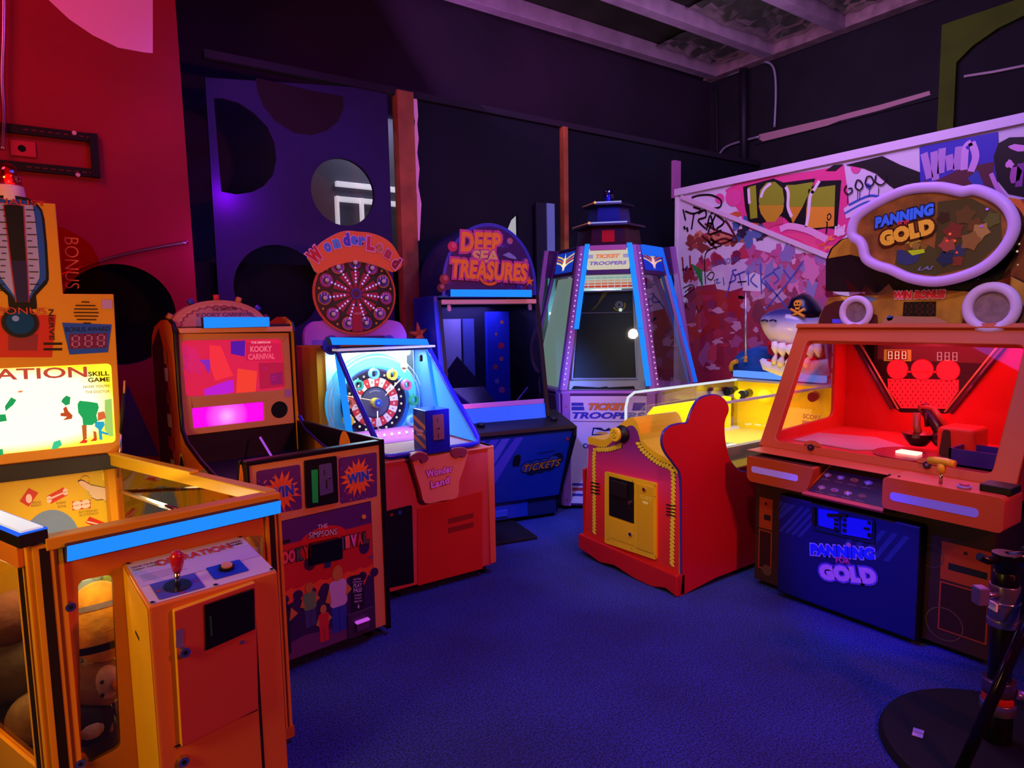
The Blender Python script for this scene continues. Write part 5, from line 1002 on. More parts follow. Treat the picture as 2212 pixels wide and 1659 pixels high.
# upper body
U0, U1 = dp([(205, 405)], .12)[0][0], dp([(645, 405)], .12)[0][0]; ZM = 1.66; YBK = .70
UL, UR = U0 - .02, U1 + .01
sd = [(.02, lz), (.02, .8), (.16, 1.62), (.16, ZM), (YBK, ZM), (YBK, .2), (.3, .2)]
MB(D).prism([(.0, lz + .06), (.16, ZM - .04), (.16, ZM), (YBK, ZM), (YBK, .1), (.15, .1)], UL - .03, UL, mt('2038b0', .4, 0, 0, .15, 3), ax='x').build('side_panel', ds, .004)
MB(D).prism([(.0, lz + .06), (.16, ZM - .04), (.16, ZM), (YBK, ZM), (YBK, .1), (.15, .1)], UR, UR + .03, BLK, ax='x').build('side_panel', ds, .004)
mb = MB(D).prism([(-.02, lz + .08), (-.015, lz + .1), (.15, ZM - .03), (.16, ZM - .03)], UL - .004, UL + .022, mt('3060e0', .3), BLK, ax='x'); mb.build('window_edge', ds, .003); mb = MB(D).prism([(-.02, lz + .08), (-.015, lz + .1), (.15, ZM - .03), (.17, ZM - .03)], UR - .012, UR + .012, BLK, ax='x'); mb.build('window_edge', ds, .003)
MB(D).box(UL, UR, YBK - .03, YBK, .1, ZM, mt('10142c', .6)).build('back_panel', ds)
MB(D).box(UL, UR, .0, YBK, lz + .03, lz + .05, mt('2a2040', .4)).build('inner_floor', ds)
# tilted window with its trims
zb_ = lz + .17; wt = Fr(D.p(0, .03, zb_), D.x, V(D.p(0, .145, 1.60)) - V(D.p(0, .03, zb_))); wl_ = (V(D.p(0, .145, 1.60)) - V(D.p(0, .03, zb_))).length
MB(wt).box(UL + .02, UR - .01, .0, .006, 0, wl_, glass('b0acc8', .03, .02, 'tinted_glass')).build('window_glass', ds)
MB(wt).box(UL + .02, UR - .01, -.012, .006, -.02, .015, mt('b080c8', .25, .4)).build('window_sill', ds, .002)
MB(wt).box(UL + .02, UR - .005, -.01, .006, -.13, -.02, mt('3878f0', .4, 0, .15)).build('lower_panel', ds, .002)
MB(wt).box(UL + .02, UR - .01, -.02, .02, wl_, wl_ + .03, mt('d08890', .4, 0, .15)).build('window_header', ds, .002)
for x in (UL + .07, UR - .06): MB(wt).prism(rrect(x - .013, x + .013, wl_ - .05, wl_ - .005, .012), -.014, 0, mt('b8a0b8', .3, .7)).build('window_clip', ds, .002)
# inside: column with sea artwork, pyramid, coin shelf
mb = MB(D).box(UR - .27, UR - .09, .45, .5, .75, 1.55, mt('2434a8', .5, 0, .06)); cxx = UR - .18
fd = Fr(D.p(0, .45, 0), D.x); mb.at(fd)
for dx, z, c, r in ((.03, 1.47, 'c06828', .02), (-.02, 1.38, 'c07028', .015), (.02, 1.29, 'c02848', .025), (.02, 1.19, 'b05868', .018), (-.03, 1.13, 'a04058', .02), (-.02, 1.02, '7058b0', .02), (.02, .95, 'b04890', .025), (.02, .82, 'd07030', .03)): (mb.star(cxx + dx, z, r * .45, r, 5, 2, mt(c, .5, 0, .15), rot=.3) if c[0] in 'cd' and c != 'c02848' else mb.disc(cxx + dx, z, r, 2, mt(c, .5, 0, .15), 12))
mb.build('inner_column', ds)
MB(D).box(UL + .12, UL + .32, .62, .64, 1.0, 1.5, mt('9090a8', .5, 0, .12)).box(UL + .33, UL + .42, .6, .62, 1.0, 1.5, mt('4c5890', .5, 0, .1)).build('inner_board', ds)  # faint glow in the boards' material lightens the window interior
xm_ = UL + .25
MB(D).add([(xm_ - .2, .5, .98), (xm_ + .2, .5, .98), (xm_, .52, 1.22), (xm_ - .05, .3, .8), (xm_ + .28, .3, .8)], [(0, 1, 2), (0, 3, 4, 1)], mt('28243c', .25, .2)).build('coin_chute', ds)
MB(D).tube([(UL + .04, .25, 1.05), (UL + .3, .15, .8)], .02, mt('6c489c', .4, 0, .1), 6).build('chute_rail', ds); MB(D).tube([(UR - .2, .2, .83), (UR - .03, .25, .98)], .008, mt('8858a8', .4), 6).build('chute_rail', ds)
# arched topper
ac = (U0 + U1) / 2; ar = (U1 - U0) / 2; ah = dp([(410, 68)], .12)[0][1] - ZM
arch = [(ac + ar * math.cos(R(q)), ZM + ah * (.12 + .88 * math.sin(R(q)))) for q in range(0, 181, 6)]; arch = [(U1, ZM)] + arch + [(U0, ZM)]
MB(D).prism(arch, .12, YBK, mt('2438b8', .4), DBD).build('arched_hood', ds, .006)
inn = [(ac + (a - ac) * .93, ZM + .012 + (c - ZM) * .93) for a, c in arch]
fa = Fr(D.p(0, .12, 0), D.x); mb = MB(fa); mb.L(inn, 2, A('28105c'))
rr = random.Random(9)
for i in range(60):
    q = rr.random() * 3.14; r_ = rr.random() ** .5; a, c = ac + ar * .86 * r_ * math.cos(q), ZM + .02 + ah * .84 * r_ * math.sin(q)
    mb.disc(a, c, .006 + .022 * rr.random(), 3, A(rr.choice(['3c1878', '481c50', '2c2890', '601848', '1c1860', '343ca8'])), 9)
for x, y, c, r in ((253, 178, 'c82858', .035), (215, 330, '8c2838', .035), (520, 152, 'a87088', .022), (200, 370, '501830', .03), (590, 250, '3838a0', .03)): a, d_ = fa.px(860 + x / 2.1548, 450 + y / 2.1548); mb.disc(a, d_, r, 4, A(c), 14); mb.disc(a + .008, d_ + .008, r * .5, 5, A('d85878' if c == 'c82858' else 'b06070'), 10)
for x, y, r in ((335, 118, .022), (465, 112, .022), (610, 340, .038)): a, d_ = fa.px(860 + x / 2.1548, 450 + y / 2.1548); mb.star(a, d_, r * .4, r, 5, 6, A('e07828'), rot=.3)
a, d_ = fa.px(860 + 515 / 2.1548, 450 + 218 / 2.1548); mb.L([(a - .05, d_), (a, d_ + .02), (a + .05, d_ - .01), (a + .06, d_ - .03), (a, d_ - .02)], 6, A('7888c8'))
for s_, x, y, hh, w_, rot in (('DEEP', 385, 158, .135, .3, .0), ('SEA', 405, 225, .085, .2, .02), ('TREASURES', 425, 290, .13, .57, -.05)):
    a, d_ = fa.px(860 + x / 2.1548, 450 + y / 2.1548); mb.text(s_, a, d_, hh, 8 + 3 * (s_ != 'DEEP') + 2 * (s_ == 'TREASURES'), A('f09030' if s_ != 'SEA' else 'd8c070'), w=w_, bold=.045, rot=rot, shear=.1, out=(A('c04890'), .22))
a, d_ = fa.px(860 + 425 / 2.1548, 450 + 320 / 2.1548); mb.ring(a, d_ + .03, .07, .09, 9, A('e87828'), 16, 200, 340); 
mb.build('arch_artwork', ds)
q = D.P([(972, 625), (1148, 626), (1148, 642), (972, 641)], .06); MB(D).prism(q, .05, .12, LED, mt('103080', .4)).build('light_bar', ds, .003, 'glowing blue light bar under the arched sign')
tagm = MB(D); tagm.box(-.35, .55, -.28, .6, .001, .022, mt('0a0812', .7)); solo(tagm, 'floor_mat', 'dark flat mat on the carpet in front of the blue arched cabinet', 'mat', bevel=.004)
# ================================================================== tower game (six-sided)
th = R(44); n2 = V((math.sin(th), math.cos(th), 0)); rt_ = V((math.cos(th), -math.sin(th), 0))
F0 = Fr(V((3.42, 3.62, 0)) , rt_)           # front plane, x across, y into the tower
A0 = V(F0.px(1212, 900)); A1 = V(F0.px(1418, 900)); TOPW = (F0.px(1254, 560)[0], F0.px(1397, 560)[0])
xc = (A0.x + A1.x) / 2; sb_ = (A1.x - A0.x); ap_b = sb_ * .866; ctr = F0.p(xc, ap_b, 0)
ZM1 = F0.px(1316, 850)[1]; ZB0 = 0.03
tt = thing('tower_game', 'tall six-sided Ticket Troopers tower game with blue light strips and a tiered roof', 'arcade machine', tuple(ctr))
TC = Fr(ctr, rt_)
def hexr(rad, z, rot=0): return [TC.p(rad * math.cos(R(60 * i + rot)), rad * math.sin(R(60 * i + rot)) * (.45 if i in (1, 2) else 1), z) for i in range(6)]
lean = .26           # how far the upper front leans back over its height
ztop = None
# radius (corner distance) low and high
Rb = sb_
zt_guess = 1.93
for _ in range(6):
    pass
def corner_px(rad, z): 
    p = TC.p(-rad / 2, -rad * .866, z); d = p - CAM; zz = d.dot(FW); return PW / 2 + FPX * d.dot(CX) / zz, PH / 2 - FPX * d.dot(CY) / zz
Rt, ZT3 = .5, 1.95
for _ in range(40):
    u, v = corner_px(Rt, ZT3); Rt += (u - 1254) * .002; ZT3 += (v - 533) * .002
LIL = mt('a068b8', .4, 0, 0, .06, 3); LILD = mt('44205c', .4); WHT = mt('d0c0e0', .45, 0, 0, .06, 3); SLV = mt('9c94ac', .35, .5)
def sideframe(i, r0, z0, r1, z1):
    """frame of face i (0 = front), origin at its lower left corner, x along the face, z up its slope"""
    a0 = hexr(r0, z0, 0); a1 = hexr(r1, z1, 0); k = (4 + i) % 6; k2 = (k + 1) % 6
    A_, B_, C_, D_2 = a0[k], a0[k2], a1[k], a1[k2]
    m0, m1 = (A_ + B_) / 2, (C_ + D_2) / 2; f = Fr(A_, B_ - A_, m1 - m0); return f, (B_ - A_).length, (m1 - m0).length, (D_2 - C_).length
# lower body
Rl = Rb * .97
lo = [(v.x, v.y) for v in hexr(Rl, 0)]; hi = hexr(Rb, 0)
mb = MB(); mb.hexa([tuple(v) for v in hexr(Rl, ZB0)], [tuple(v) for v in hexr(Rb, ZM1)], LILD); mb.build('lower_body', tt, .004)
MB().hexa([tuple(v) for v in hexr(Rb, ZM1)], [tuple(v) for v in hexr(Rb * .985, ZM1 + .02)], LIL).build('waist_rail', tt, .003)
MB().hexa([tuple(v) for v in hexr(Rl * .8, 0)], [tuple(v) for v in hexr(Rl * .8, ZB0 + .01)], BLK).build('plinth', tt)
for i in (-1, 0, 1):
    f, w0, hgt, w1 = sideframe(i, Rl, ZB0, Rb, ZM1); mb = MB(f)
    mb.box(.0, .06, -.012, 0, 0, hgt, LIL); mb.box(w0 - .06, w0, -.012, 0, 0, hgt, LIL); mb.box(.06, w0 - .06, -.006, 0, .02, hgt - .02, WHT if i == 0 else LIL); fp = mb.build('body_panel', tt, .002)
    screws(f, [(.03, .05), (.03, hgt - .1), (w0 - .03, .05), (w0 - .03, hgt - .1)], .006, -.012).build('screws', fp)
    if i == 0:
        fz = Fr(f.p(0, -.006, 0), f.x, f.z); mb = MB(fz)
        def tz(x, y): return fz.px(1140 + x / 2.2425, 390 + y / 2.2425)
        X0_, X1_ = .07, w0 - .07; xm2 = (X0_ + X1_) / 2
        zA_ = tz(400, 1095)[1]; zC_ = tz(400, 1138)[1]
        mb.text('TICKET', xm2, zA_, .052, 3, A('e07820'), w=.3, bold=.05, shear=.3, out=(A('3838a0'), .08)); mb.text('TROOPERS', xm2, zC_, .052, 3, A('3434b0'), w=X1_ - X0_ - .01, bold=.05, shear=.25)
        mb.L([(X0_, zA_ - .03), (X0_ + .1, zA_ - .03), (X0_ + .09, zA_ + .03), (X0_, zA_ + .03)], 2, A('3434a8')); mb.L([(X1_ - .1, zA_ - .03), (X1_, zA_ - .03), (X1_, zA_ + .03), (X1_ - .09, zA_ + .03)], 2, A('3434a8')); mb.L([(X0_, zA_), (X0_ + .1, zA_), (X0_ + .1, zA_ + .005), (X0_, zA_ + .005)], 3, A('c8c0e0'))
        zl = tz(300, 1168)[1]; mb.L([(X0_, zl), (X1_, zl), (X1_, zl + .004), (X0_, zl + .004)], 2, A('201830'))
        for y, h_, c in ((1478, .02, '34349c'), (1502, .025, '983048'), (1528, .02, '34349c')): z = tz(240, y)[1]; mb.L([(X0_, z), (X1_, z), (X1_, z + h_), (X0_, z + h_)], 2, A(c))
        a, c = tz(335, 1215)[0], tz(335, 1215)[1]
        mb.L([(a - .04, c - .03), (a + .12, c - .03), (a + .12, c + .012), (a + .09, c + .03), (a + .06, c + .012), (a + .03, c + .03), (a - .03, c + .03)], 2, A('1c1c50')); mb.L([(a - .03, c - .022), (a + .11, c - .022), (a + .11, c + .006), (a + .06, c), (a - .02, c + .02)], 3, A('c8c0e0')); mb.L([(a - .02, c - .02), (a + .08, c - .02), (a + .08, c - .005), (a + .02, c)], 4, A('d8a040'))
        a, c = tz(280, 1285); mb.disc(a, c, .02, 2, A('1c2460'), 16); mb.disc(a, c, .012, 3, A('b8b0d8'), 12)
        mb.build('front_artwork', fp)
# upper glazed part
for i in range(-2, 4):
    f, w0, hgt, w1 = sideframe(i, Rb * .985, ZM1 + .02, Rt, ZT3); ins = (w0 - w1) / 2
    def col(x0, x1, k0, k1, m, y0=-.012, y1=.01):     # strip following the slanted left edge
        return [(x0 + ins * k0, y0, hgt * k0), (x1 + ins * k0, y0, hgt * k0), (x1 + ins * k1, y0, hgt * k1), (x0 + ins * k1, y0, hgt * k1)], [(x0 + ins * k0, y1, hgt * k0), (x1 + ins * k0, y1, hgt * k0), (x1 + ins * k1, y1, hgt * k1), (x0 + ins * k1, y1, hgt * k1)], m
    def colr(x0, x1, k0, k1, m, y0=-.012, y1=.01):
        A_, B_, m = col(x0, x1, k0, k1, m, y0, y1); g = lambda q: (w0 - q[0], q[1], q[2]); return [g(q) for q in A_], [g(q) for q in B_], m
    P1 = MB(f)
    P1.hexa(*col(0, .045, 0, 1, LIL)); P1.hexa(*colr(0, .045, 0, 1, LIL)); P1.build('corner_column', tt, .002)
    kh = .80
    mb = MB(f).hexa([(ins * kh + .04, -.01, hgt * kh), (w0 - ins * kh - .04, -.01, hgt * kh), (w0 - ins - .04, -.01, hgt * 1), (ins + .04, -.01, hgt)], [(ins * kh + .04, .02, hgt * kh), (w0 - ins * kh - .04, .02, hgt * kh), (w0 - ins - .04, .02, hgt), (ins + .04, .02, hgt)], LILD)
    hd = mb.build('header_panel', tt, .002)
    MB(f).add([(.03, .006, .0), (w0 - .03, .006, 0), (w0 - ins * kh - .03, .006, hgt * kh), (ins * kh + .03, .006, hgt * kh)], [(0, 1, 2, 3)], glass('d8e8e0', .06)).build('window_glass', tt)
    if i == -1: MB(f).add([(.05, .05, .02), (w0 - .05, .05, .02), (w0 - ins * kh - .04, .05, hgt * kh), (ins * kh + .04, .05, hgt * kh)], [(0, 1, 2, 3)], mt('c0d8cc', .6, 0, .32)).build('pale_glow_sheet', tt)  # glowing sheet added to make the left window look pale
    if i in (-1, 1, 0):
        zc_ = hgt * (.90 if i else .905); hh = hgt * .075; ww = w1 / 2 - .05; xm2 = w0 / 2; fz = Fr(f.p(0, -.0105, 0), f.x, f.z); mb = MB(fz)
        if i == 0:
            mb.L(rrect(xm2 - ww, xm2 + ww, zc_ - hh, zc_ + hh, .012), 2, mt('ece0c8', .4, 0, .72)); mb.text('TICKET', xm2, zc_ + hh * .25, .03, 5, mt('e08c30', .4, 0, .55), w=ww * 1.15, bold=.04, shear=.3, out=(mt('9888a8', .4, 0, .4), .1)); mb.text('TROOPERS', xm2, zc_ - hh * .4, .03, 5, mt('7c74a8', .4, 0, .4), w=ww * 1.75, bold=.05, shear=.2)
            for s_ in (-1, 1):
                for k in range(3): x = xm2 + s_ * ww * .82; z = zc_ + hh * .25 + (k - 1) * .01; mb.L([(x - .02, z - .003), (x + .02, z - .003), (x + .02, z + .003), (x - .02, z + .003)], 4, mt('6c68b0', .4, 0, .4))
        else:
            em2 = .85 if i < 0 else .3
            mb.L(rrect(xm2 - ww, xm2 + ww, zc_ - hh, zc_ + hh, .008), 2, mt('1440c8', .4, 0, .7 if i < 0 else .25))
            for s_ in (-1, 1):
                for k, c in enumerate(('e8c080', 'e06030', 'f0d898')):
                    z = zc_ + hh * (.35 - .3 * k); mb.L([(xm2, z - .02), (xm2 + s_ * ww * .5, z + .01), (xm2 + s_ * ww * .95, z + .025), (xm2 + s_ * ww * .95, z + .04), (xm2 + s_ * ww * .45, z + .022), (xm2, z)][::s_], 3 + k * .3, mt(c, .4, 0, em2))
            mb.L([(xm2 - .01, zc_ + hh * .5), (xm2, zc_ + hh * .9), (xm2 + .01, zc_ + hh * .5), (xm2 + .025, zc_ - .01), (xm2 + .045, zc_ - .025), (xm2 + .02, zc_ - .04), (xm2 + .014, zc_ - hh * .85), (xm2, zc_ - hh * .6), (xm2 - .014, zc_ - hh * .85), (xm2 - .02, zc_ - .04), (xm2 - .045, zc_ - .025), (xm2 - .025, zc_ - .01)], 6, mt('fff0c8', .4, 0, 1.0 if i < 0 else .35))
        mb.build('header_sign', hd)
    if i == 0:
        MB(f).hexa(*col(.035, .072, .42, 1.01, LED, -.03, -.012)).build('light_strip', tt, .002, 'glowing blue light strip'); MB(f).hexa(*colr(.03, .07, .42, 1.01, LED, -.03, -.012)).build('light_strip', tt, .002, 'glowing blue light strip'); MB(f).hexa(*colr(.03, .07, .03, .415, LED, -.03, -.012)).build('light_strip', tt, .002, 'glowing blue light strip')
        MB(f).hexa([(ins + .075, -.02, hgt * .965), (w0 - ins - .075, -.02, hgt * .965), (w0 - ins - .07, -.02, hgt), (ins + .07, -.02, hgt)], [(ins + .075, .0, hgt * .965), (w0 - ins - .075, .0, hgt * .965), (w0 - ins - .07, .0, hgt), (ins + .07, .0, hgt)], mt('b060a0', .4)).build('top_strip', tt, .002)
        # colour chart, screen and shelf behind the front window
        g = Fr(f.p(0, .05, 0), f.x, f.z); mb = MB(g); x0, x1 = .1, w0 - .1; zs0, zs1 = hgt * .72, hgt * .8
        mb.poly([(x0 - .02, zs0 - .012), (x1 + .02, zs0 - .012), (x1 + .02, zs1 + .02), (x0 - .02, zs1 + .02)], 0, mt('e0e8e0', .4, 0, .6))
        cols_ = ['c8e0dc', 'a0d0d0', 'f0c8a0', 'f08c60', 'e84c30']
        for r_ in range(4):
            for k in range(10): xa = x0 + (x1 - x0) * k / 10; za = zs0 + (zs1 - zs0) * r_ / 4; mb.L([(xa, za), (xa + (x1 - x0) / 11, za), (xa + (x1 - x0) / 11, za + .016), (xa, za + .016)], 2, mt(['e04828', 'f09060', 'f0c8a8', 'b0d8d4'][r_], .4, 0, .6))
        mb.build('colour_chart', tt)
        mb = MB(g).prism([(.07, .09), (w0 - .13, .09), (w0 - .155, hgt * .70), (.12, hgt * .70)], .0, .03, SLV, holes=[[(.085, .105), (w0 - .145, .105), (w0 - .17, hgt * .69), (.135, hgt * .69)]]); mb.build('screen_frame', tt, .002)
        mb = MB(g); mb.poly([(.08, .1), (w0 - .14, .1), (w0 - .165, hgt * .695), (.13, hgt * .695)], .028, mt('0c1216', .35, .0)); scx = w0 * .62
        mb.poly([(w0 * .3, hgt * .56), (w0 * .36, hgt * .58), (w0 * .5, hgt * .69), (w0 * .44, hgt * .69), (w0 * .38, hgt * .61)], .026, mt('5c5420', .3, 0, .1))
        mb.at(Fr(g.p(0, .026, 0), g.x, g.z)); mb.ring(scx, hgt * .6, .04, .05, 1, mt('8c7c20', .3, 0, .2), 20, 200, 380); [mb.ring(scx, hgt * .6, .012 + .008 * k, .014 + .008 * k, 1, mt('b0a8b8', .3, 0, .2), 16) for k in range(3)]; mb.disc(scx + .01, hgt * .565, .014, 2, mt('f0ffff', .3, 0, 1), 14)  # the white glowing disc is a painted highlight
        mb.L([(.1, hgt * .545), (w0 - .16, hgt * .545), (w0 - .16, hgt * .55), (.1, hgt * .55)], 2, A('807c88')); mb.build('dark_screen', tt)
        MB(g).prism([(.04, .012), (w0 - .05, .012), (w0 - .05, .08), (.05, .08)], -.01, .0, mt('b8b4c0', .35, .4)).prism([(.07, .015), (w0 - .15, .015), (w0 - .16, .04), (w0 * .5, .03), (w0 * .5 - .01, .038), (w0 * .4, .03), (.09, .042)], -.012, -.01, BLK).build('prize_shelf', tt, .001)
    if i == 1:
        MB(f).hexa(*colr(.0, .04, .42, 1.0, LEDD, -.03, -.012)).build('light_strip', tt, .002, 'glowing blue light strip'); MB(f).hexa(*colr(.0, .04, .0, .415, LEDD, -.03, -.012)).build('light_strip', tt, .002, 'glowing blue light strip')
        MB(f).hexa([(ins + .05, -.03, hgt * .93), (w0 - ins - .05, -.03, hgt * .93), (w0 - ins - .05, -.03, hgt * 1.0), (ins + .05, -.03, hgt * 1.0)], [(ins + .05, -.01, hgt * .93), (w0 - ins - .05, -.01, hgt * .93), (w0 - ins - .05, -.01, hgt), (ins + .05, -.01, hgt)], LEDD).build('light_strip', tt, .002, 'short blue light strip over the right-hand sign')
    if i in (0, 1):
        mb = MB(f)
        for k in range(26): kk = .04 + k * .036; mb.sph((.014 + ins * kk, -.016, hgt * kk), .0055, mt('e8e0ff', .3, 0, .6), 8, 5)
        mb.build('stud_row', tt)
MB().hexa([tuple(v) for v in hexr(Rt * .99, ZT3)], [tuple(v) for v in hexr(Rt * .97, ZT3 + .01)], LILD).build('roof_plate', tt)
MB().hexa([tuple(v) for v in hexr(Rb * .42, ZM1 + .03)], [tuple(v) for v in hexr(Rt * .4, ZT3 - .02)], mt('c8d8d0', .6, 0, .12)).build('inner_core', tt)
def zof(y, rad):      # height whose front-middle edge at this radius lands on pixel row y
    z = 2.0
    for _ in range(60):
        p = TC.p(0, -rad * .866, z); d = p - CAM; v = PH / 2 - FPX * d.dot(CY) / d.dot(FW); z += (v - y) * .0015
    return z
TH = lambda r0, z0, r1, z1, m, nm, bv=.003: MB().hexa([tuple(v) for v in hexr(r0, z0)], [tuple(v) for v in hexr(r1, z1)], m).build(nm, tt, bv)
z1 = zof(481, .30); z2 = zof(437, .21)
TH(.275, ZT3 + .01, .25, z1 - .01, mt('3c1018', .25, .2), 'roof_tier'); TH(.305, z1 - .02, .30, z1, mt('30243c', .3, .4), 'roof_eave')
TH(.185, z1, .165, z2 - .01, mt('181c78', .25, .2), 'roof_tier'); TH(.215, z2 - .018, .21, z2, mt('2c2440', .3, .4), 'roof_eave')
for rad, z in ((.30, z1), (.21, z2)):
    v = hexr(rad, z + .003); MB().tube([v[4], v[5]], .006, mt('a0a0ff', .3, 0, .8), 6).tube([v[3], v[4]], .005, mt('a8705c', .3, 0, .2), 6).build('edge_glow', tt)
    for k in (4, ): MB().sph(tuple(v[k]), .011, mt('f0a060', .3, 0, 1), 10, 6).build('edge_bulb', tt)
f, w0, hgt, w1 = sideframe(0, .275, ZT3 + .01, .25, z1 - .01); MB(f).box(w0 / 2 - .05, w0 / 2 + .05, -.003, 0, hgt * .2, hgt * .75, mt('a01020', .4, 0, .25)).build('red_window', tt)
b0 = TC.p(0, 0, z2); f = Fr(b0); MB(f).rod((0, 0, 0), (0, 0, .02), .055, BLK, 24).build('beacon_base', tt)
MB(f).tube([(0, 0, .025), (0, 0, .11), (0, 0, .13), (0, 0, .14)], [.045, .043, .036, .01], glass('8080e0', .15, .05, 'blue_dome'), 24).build('beacon_dome', tt); MB(f).rod((0, 0, .03), (0, 0, .09), .014, mt('2018ff', .4, 0, 1.2), 12).build('beacon_bulb', tt)
# ================================================================== pirate ball game
P = Fr((2.65, 3.03, 0), (0, -1, 0)); PWD = .779; PR = Fr((2.65, 2.251, 0), (1, 0, 0))
pg = thing('pirate_ball_game', 'red and yellow pirate ball rolling game with rope artwork and a glass walled alley', 'arcade machine', (3.4, 2.64, 0))
PY = mt('e8b818', .4, 0, 0, .08, 4); PRD = mt('c01420', .4, 0, 0, .05, 3)
def zp(pts, s=2.37, x0=1240, y0=600): return [(x0 + x / s, y0 + y / s) for x, y in pts]
top = spline(P.P(zp([(75, 850), (75, 815), (150, 830), (195, 800), (235, 752), (290, 715), (325, 745), (350, 830), (400, 880), (470, 925), (520, 958)])), 3)
x1 = P.px(*zp([(555, 1100)])[0])[0]
face = vg = vgrad('pirate_front_red', [(0, 'c82418'), (.45, 'e02030'), (.62, 'd82870'), (.8, '8c2080'), (1, '58187c')], 0.1, .9, .0)
pts = [(0, .12)] + [(max(0, a), c) for a, c in top] + [(PWD - .012, top[-1][1]), (PWD - .012, .12)]
mb = MB(P).prism(pts, 0, .03, PY, PY); mb.poly([(a if a < .01 else a, c - .045 if c > .2 else c) for a, c in pts], -.001, face)
fr_ = mb.build('front_panel', pg)
# yellow rolled deck behind the front
MB(P).prism([(max(0, a), c) for a, c in top] + [(PWD - .012, top[-1][1]), (PWD - .012, .55), (0, .55)], .03, .36, mt('dc9c18', .3, 0, 0, .05, 4), PY).build('rolled_deck', pg)
# rope
def rope(px, nm):
    q = spline(P.P(zp(px)), 8); mb = MB(P); tot = 0
    cum = [0]
    for i in range(len(q) - 1): cum.append(cum[-1] + (V(q[i + 1]) - V(q[i])).length)
    n = int(cum[-1] / .021)
    for j_ in range(n):
        if 1:
            s_ = cum[-1] * (j_ + .5) / n; i = max(k for k in range(len(cum) - 1) if cum[k] <= s_); a, b = V(q[i]), V(q[i + 1]); d = b - a; c = a + d * ((s_ - cum[i]) / max(1e-6, d.length)); t = d.normalized(); w = V((-t.y, t.x)); u = (t * .55 + w * .83).normalized(); v_ = V((-u.y, u.x))
            pts = [c + u * .0175 * math.cos(j * 1.0472) + v_ * .0095 * math.sin(j * 1.0472) for j in range(6)]
            mb.add([(p.x, -.006, p.y) for p in pts] + [(p.x, -.001, p.y) for p in [c + (p - c) * 1.15 for p in pts]], [tuple(range(6))] + [(j, (j + 1) % 6, 6 + (j + 1) % 6, 6 + j) for j in range(6)], mt('e8c838', .4))
    return mb
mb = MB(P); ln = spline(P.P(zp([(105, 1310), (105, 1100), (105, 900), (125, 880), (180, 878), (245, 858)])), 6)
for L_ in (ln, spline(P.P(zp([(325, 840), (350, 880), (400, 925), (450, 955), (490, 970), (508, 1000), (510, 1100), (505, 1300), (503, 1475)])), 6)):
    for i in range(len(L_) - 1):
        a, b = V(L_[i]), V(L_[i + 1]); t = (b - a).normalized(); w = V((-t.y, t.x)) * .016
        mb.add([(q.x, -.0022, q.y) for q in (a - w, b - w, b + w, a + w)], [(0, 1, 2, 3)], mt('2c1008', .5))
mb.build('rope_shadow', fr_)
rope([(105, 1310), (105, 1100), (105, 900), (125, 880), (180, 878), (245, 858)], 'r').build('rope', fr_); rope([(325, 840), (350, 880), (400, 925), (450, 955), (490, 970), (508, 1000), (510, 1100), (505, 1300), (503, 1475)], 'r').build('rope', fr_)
for cx_, cy_ in ((112, 1072), (498, 1185)):
    mb = MB(P)
    for k in range(4): a = P.P(zp([(cx_ - 22, cy_ - 28 + 17 * k), (cx_ + 24, cy_ - 20 + 17 * k), (cx_ + 24, cy_ - 14 + 17 * k), (cx_ - 22, cy_ - 22 + 17 * k)])); mb.poly(a, -.0075, BLK)
    mb.build('rope_binding', fr_)
# coin door
dq = P.P(zp([(165, 990), (428, 1050), (428, 1442), (165, 1355)])); mb = MB(P).prism(rquad(dq, .012), -.014, 0, PY); cdp = mb.build('coin_door_frame', fr_, .003)
mb = MB(P).prism(P.P(zp([(322, 1050), (408, 1072), (408, 1412), (322, 1382)]), -.014), -.02, -.014, mt('d8a818', .4)); td = mb.build('ticket_door', cdp, .002)
mb = MB(P).prism(P.P(zp([(182, 1015), (308, 1048), (308, 1258), (182, 1215)]), -.014), -.02, -.014, BLK); cm = mb.build('coin_mech', cdp, .002)
MB(P).prism(P.P(zp([(195, 1032), (278, 1055), (272, 1132), (198, 1108)]), -.02), -.034, -.02, mt('18161c', .35)).build('card_reader', cm, .004)
mb = MB(P).prism(P.P(zp([(183, 1225), (308, 1265), (308, 1372), (183, 1330)]), -.014), -.018, -.014, mt('e0b018', .4)); mb.build('lower_door', cdp, .002)
for (x, y) in ((362, 1083), (291, 1312), (288, 1150)): a, c = P.px(*zp([(x, y)])[0], -.02); MB(P).drum(a, c, .011, -.03, -.018, CHROME, 18).drum(a, c, .005, -.0305, -.03, BLK, 10).build('lock', cdp)
for i, (x, y) in enumerate(((175, 1010), (415, 1065), (415, 1120), (418, 1428), (175, 1340), (295, 1385), (300, 1040), (215, 1000))): a, c = P.px(*zp([(x, y)])[0], -.014); MB(P).drum(a, c, .003, -.017, -.014, STEEL, 8).build('screw', cdp)
mb = MB(Fr(P.p(0, -.02, 0), P.x)); mb.tpx('TICKETS', *zp([(335, 1118), (398, 1135)]), 8, 1, mt('f0d850', .4), bold=.02); a, c = mb.fr.px(*zp([(365, 1152)])[0]); mb.L(rrect(a - .02, a + .02, c - .006, c + .008, .005), 1, mt('f8e890', .3)); mb.build('ticket_lettering', td)
